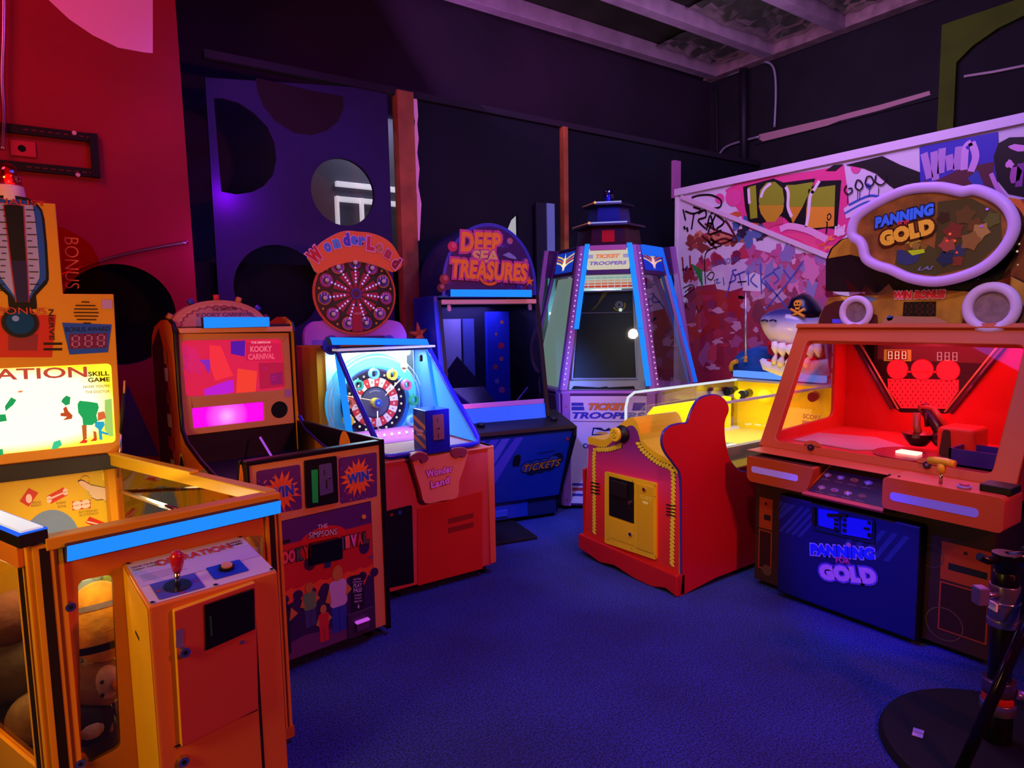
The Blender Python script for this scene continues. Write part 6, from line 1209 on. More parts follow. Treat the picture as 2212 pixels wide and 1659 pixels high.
# medallion
a, c = P.px(*zp([(248, 800)])[0]); mb = MB(P).sph((a, .0, c), (.058, .045, .052), BLK, 20, 12); md = mb.build('scroll_end', fr_)
MB(P).drum(a - .012, c, .04, -.055, -.03, mt('e8c020', .35), 26).build('gold_medallion', md, .003)
mb = MB(Fr(P.p(0, -.056, 0), P.x)); [mb.disc(a - .012 + dx, c + dz, .004, 1, mt('3c2808', .5), 8) for dx, dz in ((-.012, .01), (.01, .012), (0, .022), (.0, -.004))]; mb.ring(a - .012, c - .0, .018, .021, 1, mt('3c2808', .5), 12, 210, 330); mb.build('medallion_face', md)
# base skirt
mb = MB(P).prism([(-.02, .05), (.0, .045), (.18, .01), (.3, .03), (.45, .005), (.6, .0), (.70, .025), (PWD, .0), (PWD, .12), (-.02, .14)], -.03, .04, mt('b81818', .35, 0, 0, .05, 3)); mb.build('base_skirt', pg, .008)
# side panels: cut-out silhouettes
prof = spline(PR.P(zp([(555, 1625), (553, 1300), (550, 1030), (520, 960), (475, 900), (455, 850), (460, 800), (490, 765), (540, 750), (580, 745), (590, 720), (610, 670), (640, 625), (690, 605), (740, 605), (780, 635), (793, 680), (772, 740), (775, 830), (790, 900), (810, 950), (850, 990), (885, 997)])), 3)
prof = prof + [(prof[-1][0] + .9, prof[-1][1] + .0), (prof[-1][0] + .9, .03), (.3, .03)]
prof[0] = (0.0, .0)
mb = MB(PR).prism(prof, .0, .018, PRD, mt('2c1860', .3)); mb.build('side_cutout', pg, .001, 'plain red cloud-shaped side panel')
MB(PR).tube([(a, .009, c) for a, c in prof[:-3]], .007, mt('4838a0', .2, .3), 8).build('edge_moulding', pg)
MB(PR).prism([(a, c) for a, c in prof if a < .45 and c < .6] + [(1.4, .58), (1.4, .03), (.2, .03)] if False else [(0, .02), (0, .55), (.3, .62), (1.5, .62), (1.5, .03)], .765, .785, PRD).build('side_panel', pg)
MB(P).box(.02, PWD - .02, .36, 1.5, .03, .62, mt('801018', .5)).build('alley_cabinet', pg)
for a in (.06, PWD - .06): MB(P).rod((a, .08, 0), (a, .08, .05), .02, BLK).build('foot', pg)
# glass alley
ALW = mt('c8d4e0', .3, .4, .15); yl = .03; yr = PWD - .04; bb0, bb1 = .34, 1.5
zl0 = hit(1354, 857, P.p(yl, 0, 0), P.x); zl1 = hit(1580, 815, P.p(yl, 0, 0), P.x)
g0 = hit(1570, 882, P.p(yr, 0, 0), P.x); g1 = hit(1810, 828, P.p(yr, 0, 0), P.x)
zt_ = (zl0.z + zl1.z + g0.z + g1.z) / 4
AL = mt('dfe4e0', .5)
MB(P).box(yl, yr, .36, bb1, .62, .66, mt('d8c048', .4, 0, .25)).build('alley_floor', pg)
for x, nm in ((yl, 'l'), (yr, 'r')):
    G_ = glass('f4f8ff', .05); sidef = Fr(P.p(x, 0, 0), P.y * 1.0); pr_ = [(.34, .66), (.34, zt_ - .09), (.36, zt_ - .03), (.42, zt_), (bb1, zt_ + .01), (bb1, .66)]
    MB(P).prism(pr_, x - .003, x + .003, G_, ax='x').build('alley_glass', pg)
    MB(P).tube([(x, .34, .7), (x, .34, zt_ - .09), (x, .36, zt_ - .03), (x, .42, zt_), (x, bb1, zt_ + .01)], .009, mt('e8f0ff', .2, .2, .9) if nm == 'l' else mt('b0b8c8', .25, .6, .2), 8).build('lit_edge', pg)
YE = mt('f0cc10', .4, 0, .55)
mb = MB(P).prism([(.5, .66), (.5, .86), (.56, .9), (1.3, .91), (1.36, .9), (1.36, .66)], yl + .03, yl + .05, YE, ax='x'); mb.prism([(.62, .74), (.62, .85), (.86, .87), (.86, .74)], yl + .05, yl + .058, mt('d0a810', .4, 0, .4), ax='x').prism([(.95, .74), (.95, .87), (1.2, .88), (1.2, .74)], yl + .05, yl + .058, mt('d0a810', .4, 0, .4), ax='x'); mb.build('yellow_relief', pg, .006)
MB(P).box(yl + .005, yl + .06, .36, 1.45, .66, .675, mt('c8ccd8', .3, .3, .3)).build('ball_gutter', pg)
MB(P).box(yr - .05, yr - .01, .45, 1.49, .66, .74, mt('a89878', .4, 0, .1)).build('ball_gutter', pg)
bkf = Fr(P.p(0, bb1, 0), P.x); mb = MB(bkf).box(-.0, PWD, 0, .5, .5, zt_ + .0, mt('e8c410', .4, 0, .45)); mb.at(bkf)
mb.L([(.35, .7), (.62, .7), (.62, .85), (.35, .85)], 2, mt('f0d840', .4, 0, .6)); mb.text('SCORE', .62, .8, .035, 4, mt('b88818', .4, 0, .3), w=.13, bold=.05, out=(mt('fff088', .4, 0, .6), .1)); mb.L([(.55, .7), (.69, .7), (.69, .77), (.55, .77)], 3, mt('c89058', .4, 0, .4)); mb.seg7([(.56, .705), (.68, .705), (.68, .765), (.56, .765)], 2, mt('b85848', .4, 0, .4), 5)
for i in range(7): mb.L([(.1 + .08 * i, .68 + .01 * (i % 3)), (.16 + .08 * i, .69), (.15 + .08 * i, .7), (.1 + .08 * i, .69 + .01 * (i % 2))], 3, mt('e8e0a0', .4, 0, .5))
mb.build('target_wall', pg)
for (x, y), L_ in (((1592, 842), .14), ((1624, 849), .14), ((1845, 862), .1)):
    a, c = bkf.px(x, y)
    if a > PWD: a = PWD - .12
    mb = MB(bkf).tube([(a - .02, -.0, c), (a + .01, -L_ * .6, c), (a + .015, -L_, c)], [.03, .026, .032], mt('14141c', .3, .3), 20); mb.drum(a + .015, c, .02, -L_ - .001, -L_, mt('000000', .9), 16); mb.build('toy_cannon', pg)
MB(bkf).sph((.13, -.1, zt_ - .09), (.05, .05, .04), YE, 12, 8).build('yellow_bulge', pg); MB(bkf).sph((.3, -.06, zt_ - .09), (.05, .05, .05), YE, 12, 8).build('yellow_bulge', pg)
q = bkf.P([(1587, 800), (1772, 820), (1772, 832), (1587, 812)], -.03); 
mb = MB(bkf).prism([q[0], (q[1][0] + .03, q[0][1] - .0), (q[1][0] + .03, q[0][1] - .045), (q[0][0], q[0][1] - .045)], -.05, .0, mt('5c98ff', .4, 0, 1.0)); mb.build('light_bar', pg, .003, 'glowing pale blue light bar under the shark')
MB(bkf).box(-.02, PWD + .0, -.02, .4, zt_, zt_ + .02, mt('c8c8d0', .3, .5)).build('roof_rail', pg, .003)
# striped drum at the near end of the alley
c = hit(1590, 985, P.p(yr - .12, 0, 0), P.x)
MB().tube([c + V((0, .1, 0)), c - V((0, .06, 0))], .075, glass('d8f4ff', .5, .1, 'clear_drum'), 24).build('clear_drum', pg)
for i in range(8): q = i * .785; MB().box(c.x + .06 * math.cos(q) - .004, c.x + .06 * math.cos(q) + .004, c.y - .055, c.y + .1, c.z + .06 * math.sin(q) - .004, c.z + .06 * math.sin(q) + .004, mt('c8e8ff', .3, .3, .5)).build('drum_rib', pg)
# shark figure on top (drawn facing the viewer's left)
sk = P.sub(0, 1.62, 0); hc = hit(1702, 706, P.p(0, 1.62, 0), P.y); shk = thing('shark_figure', 'glossy shark head figure with big teeth and a black pirate hat on the pirate game', 'figure', (hc.x, hc.y, zt_ + .02))
hr = hit(1702, 706, P.p(0, 1.62, 0), P.y); ppm = (V(P.px(1703, 706, 1.62)) - V(P.px(1702, 706, 1.62))).length
SKB = vgrad('shark_skin', [(0, 'f0ece8'), (.45, 'e8e0e4'), (.62, 'a0a0c0'), (.8, '3c3c80'), (1, '181848')], (hr.z - 38 * ppm) - (zt_ + .02), hr.z + 42 * ppm - (zt_ + .02), 0); SKB.node_tree.nodes['Principled BSDF'].inputs['Roughness'].default_value = .15
def sv(x, y, b=1.62): q = P.px(x, y, b); return q
def P2(x, y, b=1.62): a, c = sv(x, y, b); return P.p(a, b, c)
hp = [(1655, 692, 20), (1672, 698, 36), (1695, 706, 44), (1725, 714, 46), (1760, 720, 42), (1790, 724, 30)]
pts_ = [P2(1646, 690, 1.40)] + [P2(x, y, 1.45 + i * .04) for i, (x, y, r) in enumerate(hp)]
MB().tube(pts_, [4 * ppm] + [r * ppm * .92 for x, y, r in hp], SKB, 24).build('head', shk, sub=1)
JB = mt('2050a0', .15, 0, 0, .2, 6); JW = mt('dce4ec', .15)
MB().tube([P2(1644, 776, 1.43), P2(1654, 788, 1.44), P2(1690, 797, 1.47), P2(1740, 799, 1.53), P2(1790, 793, 1.6)], [4 * ppm, 11 * ppm, 15 * ppm, 17 * ppm, 16 * ppm], JW, 20).build('jaw', shk)
MB().tube([P2(1590, 800, 1.64), P2(1612, 786, 1.64), P2(1640, 782, 1.66), P2(1690, 792, 1.7), P2(1760, 792, 1.74)], [20 * ppm, 30 * ppm, 36 * ppm, 34 * ppm, 30 * ppm], JB, 20).build('body', shk)
MB().tube([P2(1664, 752, 1.56), P2(1700, 762, 1.58), P2(1735, 766, 1.62), P2(1785, 760, 1.68)], [12 * ppm, 26 * ppm, 30 * ppm, 26 * ppm], mt('c01828', .2), 18).build('mouth', shk)
for i, (x, y, w_) in enumerate(((1674, 748, 7), (1689, 752, 10), (1709, 755, 10), (1729, 756, 10), (1749, 755, 9), (1766, 752, 8))):
    MB().tube([P2(x - 1, y - 9, 1.42 + .008 * i), P2(x, y + 3, 1.41 + .008 * i), P2(x + 3, y + 19, 1.42 + .008 * i)], [w_ * .8 * ppm, w_ * ppm, 2 * ppm], mt('f0ece8', .2), 12).build('tooth', shk)
for i, (x, y, w_) in enumerate(((1672, 784, 6), (1686, 788, 8), (1703, 790, 8), (1722, 791, 8), (1742, 790, 8))):
    MB().tube([P2(x, y + 1, 1.42 + .008 * i), P2(x + 1, y - 8, 1.41 + .008 * i), P2(x + 5, y - 20, 1.42 + .008 * i)], [w_ * .8 * ppm, w_ * .9 * ppm, 2 * ppm], mt('e4dcd8', .2), 12).build('tooth', shk)
MB().tube([P2(1661, 741, 1.43), P2(1690, 746, 1.43), P2(1730, 748, 1.47), P2(1770, 744, 1.53)], 3.5 * ppm, mt('d81c2c', .2), 8).tube([P2(1658, 778, 1.43), P2(1690, 787, 1.44), P2(1730, 789, 1.49), P2(1770, 784, 1.55)], 3 * ppm, mt('d81c2c', .2), 8).build('gums', shk)
for x in (1652, 1670): MB().tube([P2(x - 7, 693, 1.40), P2(x, 691, 1.385), P2(x + 7, 694, 1.40)], 2 * ppm, mt('202050', .3), 6).build('eyelid', shk)
HAT = mt('150c24', .25)
hat = MB().tube([P2(1738, 690, 1.6), P2(1736, 668, 1.6), P2(1737, 648, 1.6), P2(1742, 636, 1.6)], [36 * ppm, 32 * ppm, 24 * ppm, 8 * ppm], HAT, 22); hat.tube([P2(1700, 690, 1.5), P2(1725, 682, 1.53), P2(1760, 690, 1.6), P2(1785, 702, 1.65)], [6 * ppm, 14 * ppm, 14 * ppm, 8 * ppm], HAT, 12); ho = hat.build('pirate_hat', shk)
he = Fr(P2(0, 0, 1.47), P.x); he = Fr(P.p(0, 1.466, 0), P.x); mb = MB(he); GO = mt('e89830', .35)
a, c = he.px(1724, 656); k = ppm; mb.prism(circ(a, c, 7.5 * k, 16, 7 * k), -.01, .0, GO).prism([(a - 4 * k, c - 11 * k), (a + 4 * k, c - 11 * k), (a + 4 * k, c - 4 * k), (a - 4 * k, c - 4 * k)], -.01, 0, GO)
for s_ in (-1, 1): mb.tube([(a - s_ * 14 * k, -.004, c - 10 * k), (a + s_ * 14 * k, -.004, c - 24 * k)], 2.6 * k, GO, 8)
mb.build('skull_badge', ho); mb = MB(he); [mb.drum(a + s_ * 2.8 * k, c + .5 * k, 1.7 * k, -.0112, -.01, BLK, 8) for s_ in (-1, 1)]; mb.build('skull_eyes', ho)
# sword and gold finial at the left of the shark
s0, s1 = P2(1611, 782, 1.5), P2(1611, 632, 1.5)
sw = thing('toy_sword', 'tall silver toy sword standing upright beside the shark', 'sword', tuple(s0)); MB().tube([s0 + V((0, 0, .03)), s1], [.011, .006], mt('b8b4c8', .25, .8), 8).build('blade', sw); MB().tube([s0, s0 + V((0, 0, .045))], [.018, .012], mt('b88848', .35, .3), 10).build('hilt', sw)
MB().tube([P2(1580, 802, 1.52), P2(1579, 792, 1.52), P2(1583, 784, 1.52), P2(1592, 780, 1.52)], .018, mt('d8a020', .3), 10).build('gold_scroll', pg)
# ================================================================== gold panning game (right)
Q = Fr((3.05, 2.10, 0), (0, -1, 0)); QW = 1.10; gg = thing('gold_panning_game', 'orange Panning for Gold machine glowing red inside, with a purple-edged oval sign', 'arcade machine', (3.6, 1.55, 0))
OG = mt('c05020', .5, 0, 0, .06, 3); OGP = mt('c84c30', .45); BRN = mt('3c1c14', .6, 0, 0, .4, 5)
def zq(pts, s=2.3399, x0=1600, y0=950): return [(x0 + x / s, y0 + y / s) for x, y in pts]
# base
c0 = Q.px(1680, 1150)[0]; c1_ = Q.px(1985, 1250)[0]
mb = MB(Q).box(-.02, QW + .0, .06, 1.3, .03, .62, BRN)
fb = Fr(Q.p(0, .06, 0), Q.x); mb.at(fb)
for x0, x1, cc in ((.005, .085, 1), (c1_ + .06, QW - .01, 1)):
    mb.L([(x0, .33), (x1, .33), (x1, .5), (x0, .5)], 2, A('a83c14')); mb.L([(x0 + .03, .38), (x1 - .01, .38), (x1 - .01, .41), (x0 + .03, .41)], 3, A('181820')); mb.disc((x0 + x1) / 2, .47, .008, 3, A('301008'), 10)
    mb.L([(x0, .1), (x1, .1), (x1, .32), (x0, .32)], 2, A('b03c18')); mb.L([(x0 + .006, .106), (x1 - .006, .106), (x1 - .006, .314), (x0 + .006, .314)], 3, A('30100c'))
mb.ring(QW - .17, .13, .07, .075, 4, A('604428'), 30); mb.disc(.06, .1, .03, 4, A('5c3c24'), 16); mb.ring(c1_ + .02, .42, .05, .053, 4, A('50403c'), 24)
mb.build('base_cabinet', gg, .003)
ctr_ = Q.P([(1680, 1062), (1990, 1142), (1982, 1393), (1674, 1280)])
mb = MB(Q).prism([(c0, .03), (c1_, .03), (c1_, .56), (c0, .56)], .0, .1, mt('0b0d58', .45), BLK); mb.build('front_box', gg, .012, seg=3)
mb = MB(Q)
for i in range(7):
    x = c0 + .02 + i * .035; mb.L([(x, .52 - .0), (x + .02, .52), (x - .1 + .0, .36), (x - .12, .36)] if x - .12 > c0 else [(max(c0 + .005, x - .02), .52), (x + .012, .52), (c0 + .005, .52 - (x + .012 - c0) * 1.0), (c0 + .005, .5 - (x - c0) * .6)], 2, A('202878'))
for i in range(7):
    x = c0 + .42 + i * .05
    if x + .04 < c1_: mb.L([(x, .5), (x + .025, .5), (x - .06, .36), (x - .085, .36)], 2, A('202878'))
la, lb_ = zq([(345, 555)])[0], zq([(685, 585)])[0]
f_ = Q
mb.tpx('PANNING', zq([(350, 552)])[0], zq([(680, 578)])[0], 24, 4, A('1c28e0'), bold=.075, spc=1.08, shear=.15, out=(A('9080e0'), .18))
mb.tpx('FOR', zq([(482, 605)])[0], zq([(555, 612)])[0], 13, 6, A('c02898'), bold=.04)
mb.tpx('GOLD', zq([(400, 665)])[0], zq([(688, 690)])[0], 33, 7, A('c080d8'), bold=.09, spc=1.08, out=(A('5838c0'), .22))
a, c = Q.px(*zq([(548, 530)])[0]); mb.disc(a, c, .012, 6, A('a860b0'), 12); mb.build('front_artwork', gg)
mb = MB(Q).prism(rquad(Q.P(zq([(362, 335), (680, 400), (682, 525), (364, 450)]), -.001), .008), -.012, 0, mt('141850', .3)); ccm = mb.build('coin_panel', gg, .002)
for pts in ([(395, 345), (498, 365), (500, 458), (398, 432)], [(515, 385), (668, 412), (664, 502), (512, 475)]):
    MB(Q).prism(rquad(Q.P(zq(pts), -.012), .006), -.02, -.012, mt('2428e8', .3, .2)).build('coin_plate', ccm, .001)
for (x0, y0, x1, y1) in ((365, 340, 380, 430), (440, 372, 538, 388), (475, 395, 492, 410), (475, 418, 492, 432), (475, 440, 492, 455), (518, 395, 534, 410), (518, 420, 534, 438), (518, 448, 534, 465), (644, 410, 658, 425), (625, 442, 652, 452), (644, 470, 658, 490)):
    MB(Q).prism(Q.P(zq([(x0, y0), (x1, y0 + 3), (x1, y1), (x0, y1 - 3)]), -.02), -.028, -.02, BLK).build('coin_fitting', ccm)
# trays
def tray(pts, nm, b0, b1, inset=None, open_top=False):
    q = Q.P(zq(pts), b0); zt0 = max(c for a, c in q); zb0 = min(c for a, c in q); xa, xb = min(a for a, c in q), max(a for a, c in q)
    return xa, xb, zb0, zt0
T1 = Q.P(zq([(32, 70), (342, 150), (335, 280), (28, 200)]), -.07); xa, xb = T1[0][0], T1[1][0]; za, zb2 = (T1[3][1] + T1[2][1]) / 2, (T1[0][1] + T1[1][1]) / 2
prof_t = [(xa, za + .02), (xa + .02, za), (xb - .03, za), (xb, za + .03), (xb + .03, zb2), (xa, zb2)]
mb = MB(Q).prism(rquad(prof_t, .015), -.07, .1, OG); lt_ = mb.build('left_tray', gg, .008, seg=3)
MB(Q).prism([(xa + .012, zb2 + .0005), (xb + .01, zb2 + .0005), (xb + .01, zb2 + .001), (xa + .012, zb2 + .001)], -.06, .09, mt('50180c', .6)).build('tray_well', lt_)
sl = Q.P(zq([(55, 130), (290, 180), (290, 215), (55, 160)]), -.07); MB(Q).prism(rrect(sl[0][0], sl[1][0] - .0, (sl[3][1] + sl[2][1]) / 2, (sl[0][1] + sl[1][1]) / 2, .013), -.072, -.0, mt('a080d8', .4, 0, .25)).build('light_slot', lt_)
T2 = Q.P(zq([(718, 195), (1335, 285), (1330, 455), (715, 365)]), -.09); xa2, xb2 = T2[0][0], T2[1][0]; za2, zb3 = (T2[3][1] + T2[2][1]) / 2, (T2[0][1] + T2[1][1]) / 2
mb = MB(Q).prism(rrect(xa2, xb2, za2, zb3, .02), -.09, .1, OGP); rt2 = mb.build('right_tray', gg, .01, seg=3)
sl = Q.P(zq([(755, 275), (1205, 335), (1205, 382), (755, 318)]), -.09); MB(Q).prism(rrect(sl[0][0], sl[1][0], (sl[3][1] + sl[2][1]) / 2, (sl[0][1] + sl[1][1]) / 2, .016), -.0915, 0, mt('7860e0', .4, 0, .3)).build('light_slot', rt2)
h0 = Q.px(*zq([(1010, 235)])[0], -.03); hx, hz = h0[0], zb3
MB(Q).rod((hx, -.03, hz), (hx, -.03, hz + .05), .007, CHROME).build('lever_shaft', rt2)
MB(Q).rod((hx, -.03, hz + .045), (hx, -.03, hz + .085), .016, mt('e8b028', .3), 14).tube([(hx - .05, -.03, hz + .09), (hx - .02, -.03, hz + .095), (hx + .02, -.03, hz + .095), (hx + .05, -.03, hz + .09)], .016, mt('e8b028', .3), 12).build('lever_handle', rt2)
bx = Q.px(*zq([(1130, 240)])[0], -.04)[0]; MB(Q).rod((bx, -.04, hz), (bx, -.04, hz + .012), .024, mt('9880d8', .3), 20).rod((bx, -.04, hz + .012), (bx, -.04, hz + .02), .018, mt('c83848', .3), 20).build('push_button', rt2)
for x in (752, 800): a = Q.px(*zq([(x, 190)])[0], -.04)[0]; MB(Q).rod((a, -.04, hz), (a, -.04, hz + .004), .006, BLK).build('screw', rt2)
bxx = Q.px(*zq([(1300, 240)])[0], -.03)[0]; MB(Q).box(bxx - .06, bxx + .05, -.04, .06, hz, hz + .03, BLK).build('corner_block', rt2, .004)
# centre sloping info plate
zlo = Q.px(*zq([(345, 275)])[0], -.07)[1]; zhi = Q.px(*zq([(430, 125)])[0], .06)[1]
xp0, xp1 = xb - .03, xa2
IP = Fr(Q.p(xp0, -.08, za + .0), Q.x, V(Q.p(0, .07, zb2 + .02)) - V(Q.p(0, -.08, za))); il = (V(Q.p(0, .07, zb2 + .02)) - V(Q.p(0, -.08, za))).length; iw = xp1 - xp0
mb = MB(IP).prism([(0, 0), (iw, 0), (iw, il), (.08, il)], .0, .02, OGP); ipo = mb.build('info_plate', gg, .004)
mb = MB(IP); mb.L([(.025, .02), (iw - .006, .02), (iw - .006, il - .015), (.085, il - .015)], 2, A('40201c')); rr = random.Random(2)
for r_ in range(2):
    for k in range(4):
        a, c = .085 + k * .065, .055 + r_ * .075
        if a < iw - .02: mb.disc(a, c, .02, 4, A(rr.choice(['80506c', '9c5830', '7c3c28', '6c5894'])), 10, .011); mb.star(a, c - .004, .006, .016, 4, 5, A(rr.choice(['b08040', '8c3828', 'a888b0'])), rot=k); mb.L([(a - .02, c - .03), (a + .02, c - .03), (a + .02, c - .027), (a - .02, c - .027)], 4, A('80604c'))
mb.build('info_artwork', ipo)
MB(Q).box(-.02, QW + .02, -.03, .2, zb2 + .02, .77, OG).build('front_apron', gg, .006)
# tilted window frame
b0w, b1w = .13, .47; z0w = Q.px(1640, 955, b0w)[1]; z1w = Q.px(1745, 709, b1w)[1]
WF = Fr(Q.p(0, b0w, z0w), Q.x, V(Q.p(0, b1w, z1w)) - V(Q.p(0, b0w, z0w))); wlen = (V(Q.p(0, b1w, z1w)) - V(Q.p(0, b0w, z0w))).length
def zr(pts, s=3.6062, x0=1600, y0=700): return [(x0 + x / s, y0 + y / s) for x, y in pts]
oL, oR = WF.px(1690, 830)[0] - .01, None
ins_ = WF.P(zr([(232, 905), (1955, 1160)])); tl_ = WF.P(zr([(545, 130)]))
xin0 = (ins_[0][0] + tl_[0][0]) / 2; xin1 = ins_[1][0]; zin0 = (ins_[0][1] + ins_[1][1]) / 2; zin1 = tl_[0][1]
outer = [(-.05, -.02), (QW + .04, -.02), (QW + .04, wlen), (-.05, wlen)]
mb = MB(WF).prism(outer, -.0, .04, OG, mt('a03c18', .5), holes=[rquad([(xin0, zin0), (xin1, zin0), (xin1, zin1), (xin0, zin1)], .03)]); wfo = mb.build('window_frame', gg, .006)
mb = MB(WF).prism([(-.05, wlen - .005), (QW + .04, wlen - .005), (QW + .04, wlen + .02), (-.05, wlen + .02)], -.02, .05, OG); mb.build('frame_head', wfo, .004)
MB(WF).poly([(xin0 - .01, zin0 - .01), (xin1 + .01, zin0 - .01), (xin1 + .01, zin1 + .01), (xin0 - .01, zin1 + .01)], .02, glass('ffffff', .04)).build('window_glass', gg)
for p in zr([(550, 965), (1455, 1103)]): a, c = WF.px(*p); MB(WF).prism(circ(a, zin0, .045, 20, .028, 0, 180), -.004, .03, OG).build('lock_tab', wfo); MB(WF).drum(a, c, .016, -.012, 0, mt('302c40', .3, .6), 20).drum(a, c, .007, -.0125, -.012, CHROME, 12).build('frame_lock', wfo)
# side walls of the box
CAB = .78; ZTW = z1w; SW_ = mt('c03020', .45)
lf = Fr(Q.p(.0, 0, 0), Q.y * 1.0)
for a, nm, hole in ((-.045, 'left', True), (QW + .015, 'right', True)):
    outl = [(b0w + .02, .7), (b0w + .02, z0w), (b1w + .02, ZTW), (1.25, ZTW), (1.25, .7)]
    hl = rquad([(b0w + .09, z0w + .045), (b1w - .03, ZTW - .06), (.85, ZTW - .06), (.85, .86)], .05)
    MB(Q).prism(outl, a, a + .02, SW_, holes=[hl] if hole else [], ax='x').build('side_wall', gg)
    if hole: MB(Q).prism(hl, a + .008, a + .012, glass('ffe8f0', .05), ax='x').build('side_glass', gg)
MB(Q).box(-.04, QW + .03, 1.2, 1.25, .6, 1.95, BRN).build('back_wall', gg)
MB(Q).box(-.04, QW + .03, b1w + .02, 1.25, ZTW, ZTW + .02, BRN).build('roof', gg)
MB(Q).box(-.03, QW + .02, b0w + .02, 1.2, .76, .79, mt('c83030', .4)).build('game_floor', gg)
# red backdrop with a V-shaped opening
BD = Fr(Q.p(0, .98, 0), Q.x); v0 = BD.P(zr([(890, 140), (1190, 660), (1240, 690), (1590, 700), (1640, 690), (2080, 150)]))
v0 = [(a, min(c, ZTW - .01)) for a, c in v0]
RDP = mt('c01820', .4, 0, .03)
mb = MB(BD).prism([(-.025, .79), (QW + .015, .79), (QW + .015, ZTW)] + v0[::-1] + [(-.025, ZTW)], .0, .01, RDP); mb.build('backdrop', gg)
for i in ((0, 1), (4, 5)):
    a, b = v0[i[0]], v0[i[1]]; MB(BD).tube([(a[0], -.01, a[1]), (b[0], -.01, b[1])], .012, mt('584058', .25, .5), 6).build('chute_rail', gg); dxx = .03 if i[0] == 0 else -.03; MB(BD).tube([(a[0] + dxx, -.005, a[1]), (b[0] + dxx, -.005, b[1])], .006, mt('c8a068', .3, .3), 6).build('chute_rail', gg)
MB(Q).add([(-.02, .3, .79), (-.02, .98, .79), (.28, .98, ZTW), (-.02, .98, ZTW)], [(0, 1, 2, 3)], RDP) 
BB = Fr(Q.p(0, 1.06, 0), Q.x); mb = MB(BB).box(.1, QW - .05, 0, .02, .85, ZTW, mt('280c1c', .6))
d0 = BB.P(zr([(930, 155), (1960, 160), (1960, 310), (930, 290)])); mb.L([(.12, d0[2][1]), (QW - .1, d0[2][1]), (QW - .1, ZTW - .01), (.12, ZTW - .01)], 1, mt('5c3438', .5, 0, .04))
DR = mt('ff5040', .4, 0, .9)
q = BB.P(zr([(1140, 280), (1300, 280), (1300, 205), (1140, 205)])); mb.L(BB.P(zr([(1115, 288), (1330, 290), (1330, 200), (1118, 198)])), 2, mt('a09038', .4, 0, .25)); mb.L(q, 3, mt('7c1010', .4, 0, .2)); mb.seg7(q, 3, mt('ffc0a0', .4, 0, 1), 5)
q = BB.P(zr([(1520, 292), (1700, 296), (1700, 212), (1520, 210)])); mb.seg7(q, 3, mt('ff7888', .4, 0, .8), 5)
for i in range(9): a, c = BB.px(*zr([(1130 + i * 75, 158)])[0]); mb.L([(a - .02, c), (a + .018, c), (a + .018, c + .006), (a - .02, c + .006)], 3, mt('e07038', .4, 0, .4))
for x, y in ((1222, 353), (1415, 355), (1615, 362)): a, c = BB.px(*zr([(x, y)])[0]); mb.disc(a, c, .062, 3, mt('f02838', .4, 0, .35), 28); mb.ring(a, c, .058, .062, 4, mt('a01028', .4, 0, .1), 28)
a0, a1 = BB.px(*zr([(1290, 378)])[0]), BB.px(*zr([(1550, 380)])[0]); mb.L([a0, a1, (a1[0], a1[1] + .01), (a0[0], a0[1] + .01)], 3, mt('f02838', .4, 0, .3))
pb = BB.P(zr([(1145, 425), (1700, 435), (1698, 520), (1600, 660), (1250, 655), (1150, 510)])); mb.L(pb, 3, mt('f82838', .4, 0, .4))
for r_ in range(8):
    for k in range(14):
        x, y = 1165 + k * 40 + (r_ % 2) * 18, 445 + r_ * 27
        if x < 1690 - max(0, r_ - 3) * 25 and x > 1150 + max(0, r_ - 3) * 25: a, c = BB.px(*zr([(x, y)])[0]); mb.L([(a - .003, c - .006), (a + .003, c - .006), (a + .003, c + .006), (a - .003, c + .006)], 4, mt('901028', .4, 0, .05))
mb.build('score_board', gg)
# robot arm with pan, pedestal, tray
def qp(x, y, b): a, c = Q.px(*zr([(x, y)])[0], b); return (a, b, c)
DKR = mt('501018', .3, .3); RR_ = mt('e83028', .35)
arm = MB(Q).tube([qp(1580, 900, .55), qp(1530, 800, .55), qp(1420, 640, .6)], .028, DKR, 10); arm.build('arm_link', gg, .003)
MB(Q).tube([qp(1610, 810, .56), qp(1500, 660, .58), qp(1400, 650, .58)], .016, RR_, 8).build('arm_link', gg)
MB(Q).tube([qp(1370, 690, .55), qp(1370, 800, .54), qp(1390, 860, .52)], .018, mt('c04030', .35), 10).tube([qp(1440, 690, .55), qp(1450, 800, .54)], .01, DKR, 8).build('arm_wrist', gg)
c = qp(1385, 870, .5); MB(Q).tube([(c[0], c[1], c[2] - .05), (c[0], c[1], c[2] - .02), (c[0], c[1], c[2] + .015)], [.035, .06, .078], mt('380810', .2, .4), 24).build('gold_pan', gg, .002)
c = qp(1560, 900, .5); MB(Q).sph(c, .04, DKR, 14, 10).build('arm_joint', gg)
c = qp(1660, 1030, .5); MB(Q).box(c[0] - .05, c[0] + .11, .42, .6, .79, qp(1660, 790, .5)[2], mt('e82820', .4, 0, .1)).build('pedestal', gg, .02, seg=3)
MB(Q).prism(rquad([(c[0] - .035, .8), (c[0] + .02, .8), (c[0] + .01, .93), (c[0] - .02, .93)], .02), .415, .42, mt('501820', .4)).build('pedestal_panel', gg)
c = qp(1870, 1060, .36); mb = MB(Q).box(c[0] - .1, c[0] + .12, .28, .46, .79, .80, mt('28185c', .3)); 
for x0, x1, y0, y1 in ((-.1, .12, .28, .29), (-.1, .12, .45, .46), (-.1, -.09, .28, .46), (.11, .12, .28, .46)): mb.box(c[0] + x0, c[0] + x1, y0, y1, .79, .87, mt('302080', .3))
mb.box(c[0] - .09, c[0] + .11, .29, .45, .8, .84, mt('a03028', .6)); mb.build('bead_tray', gg)
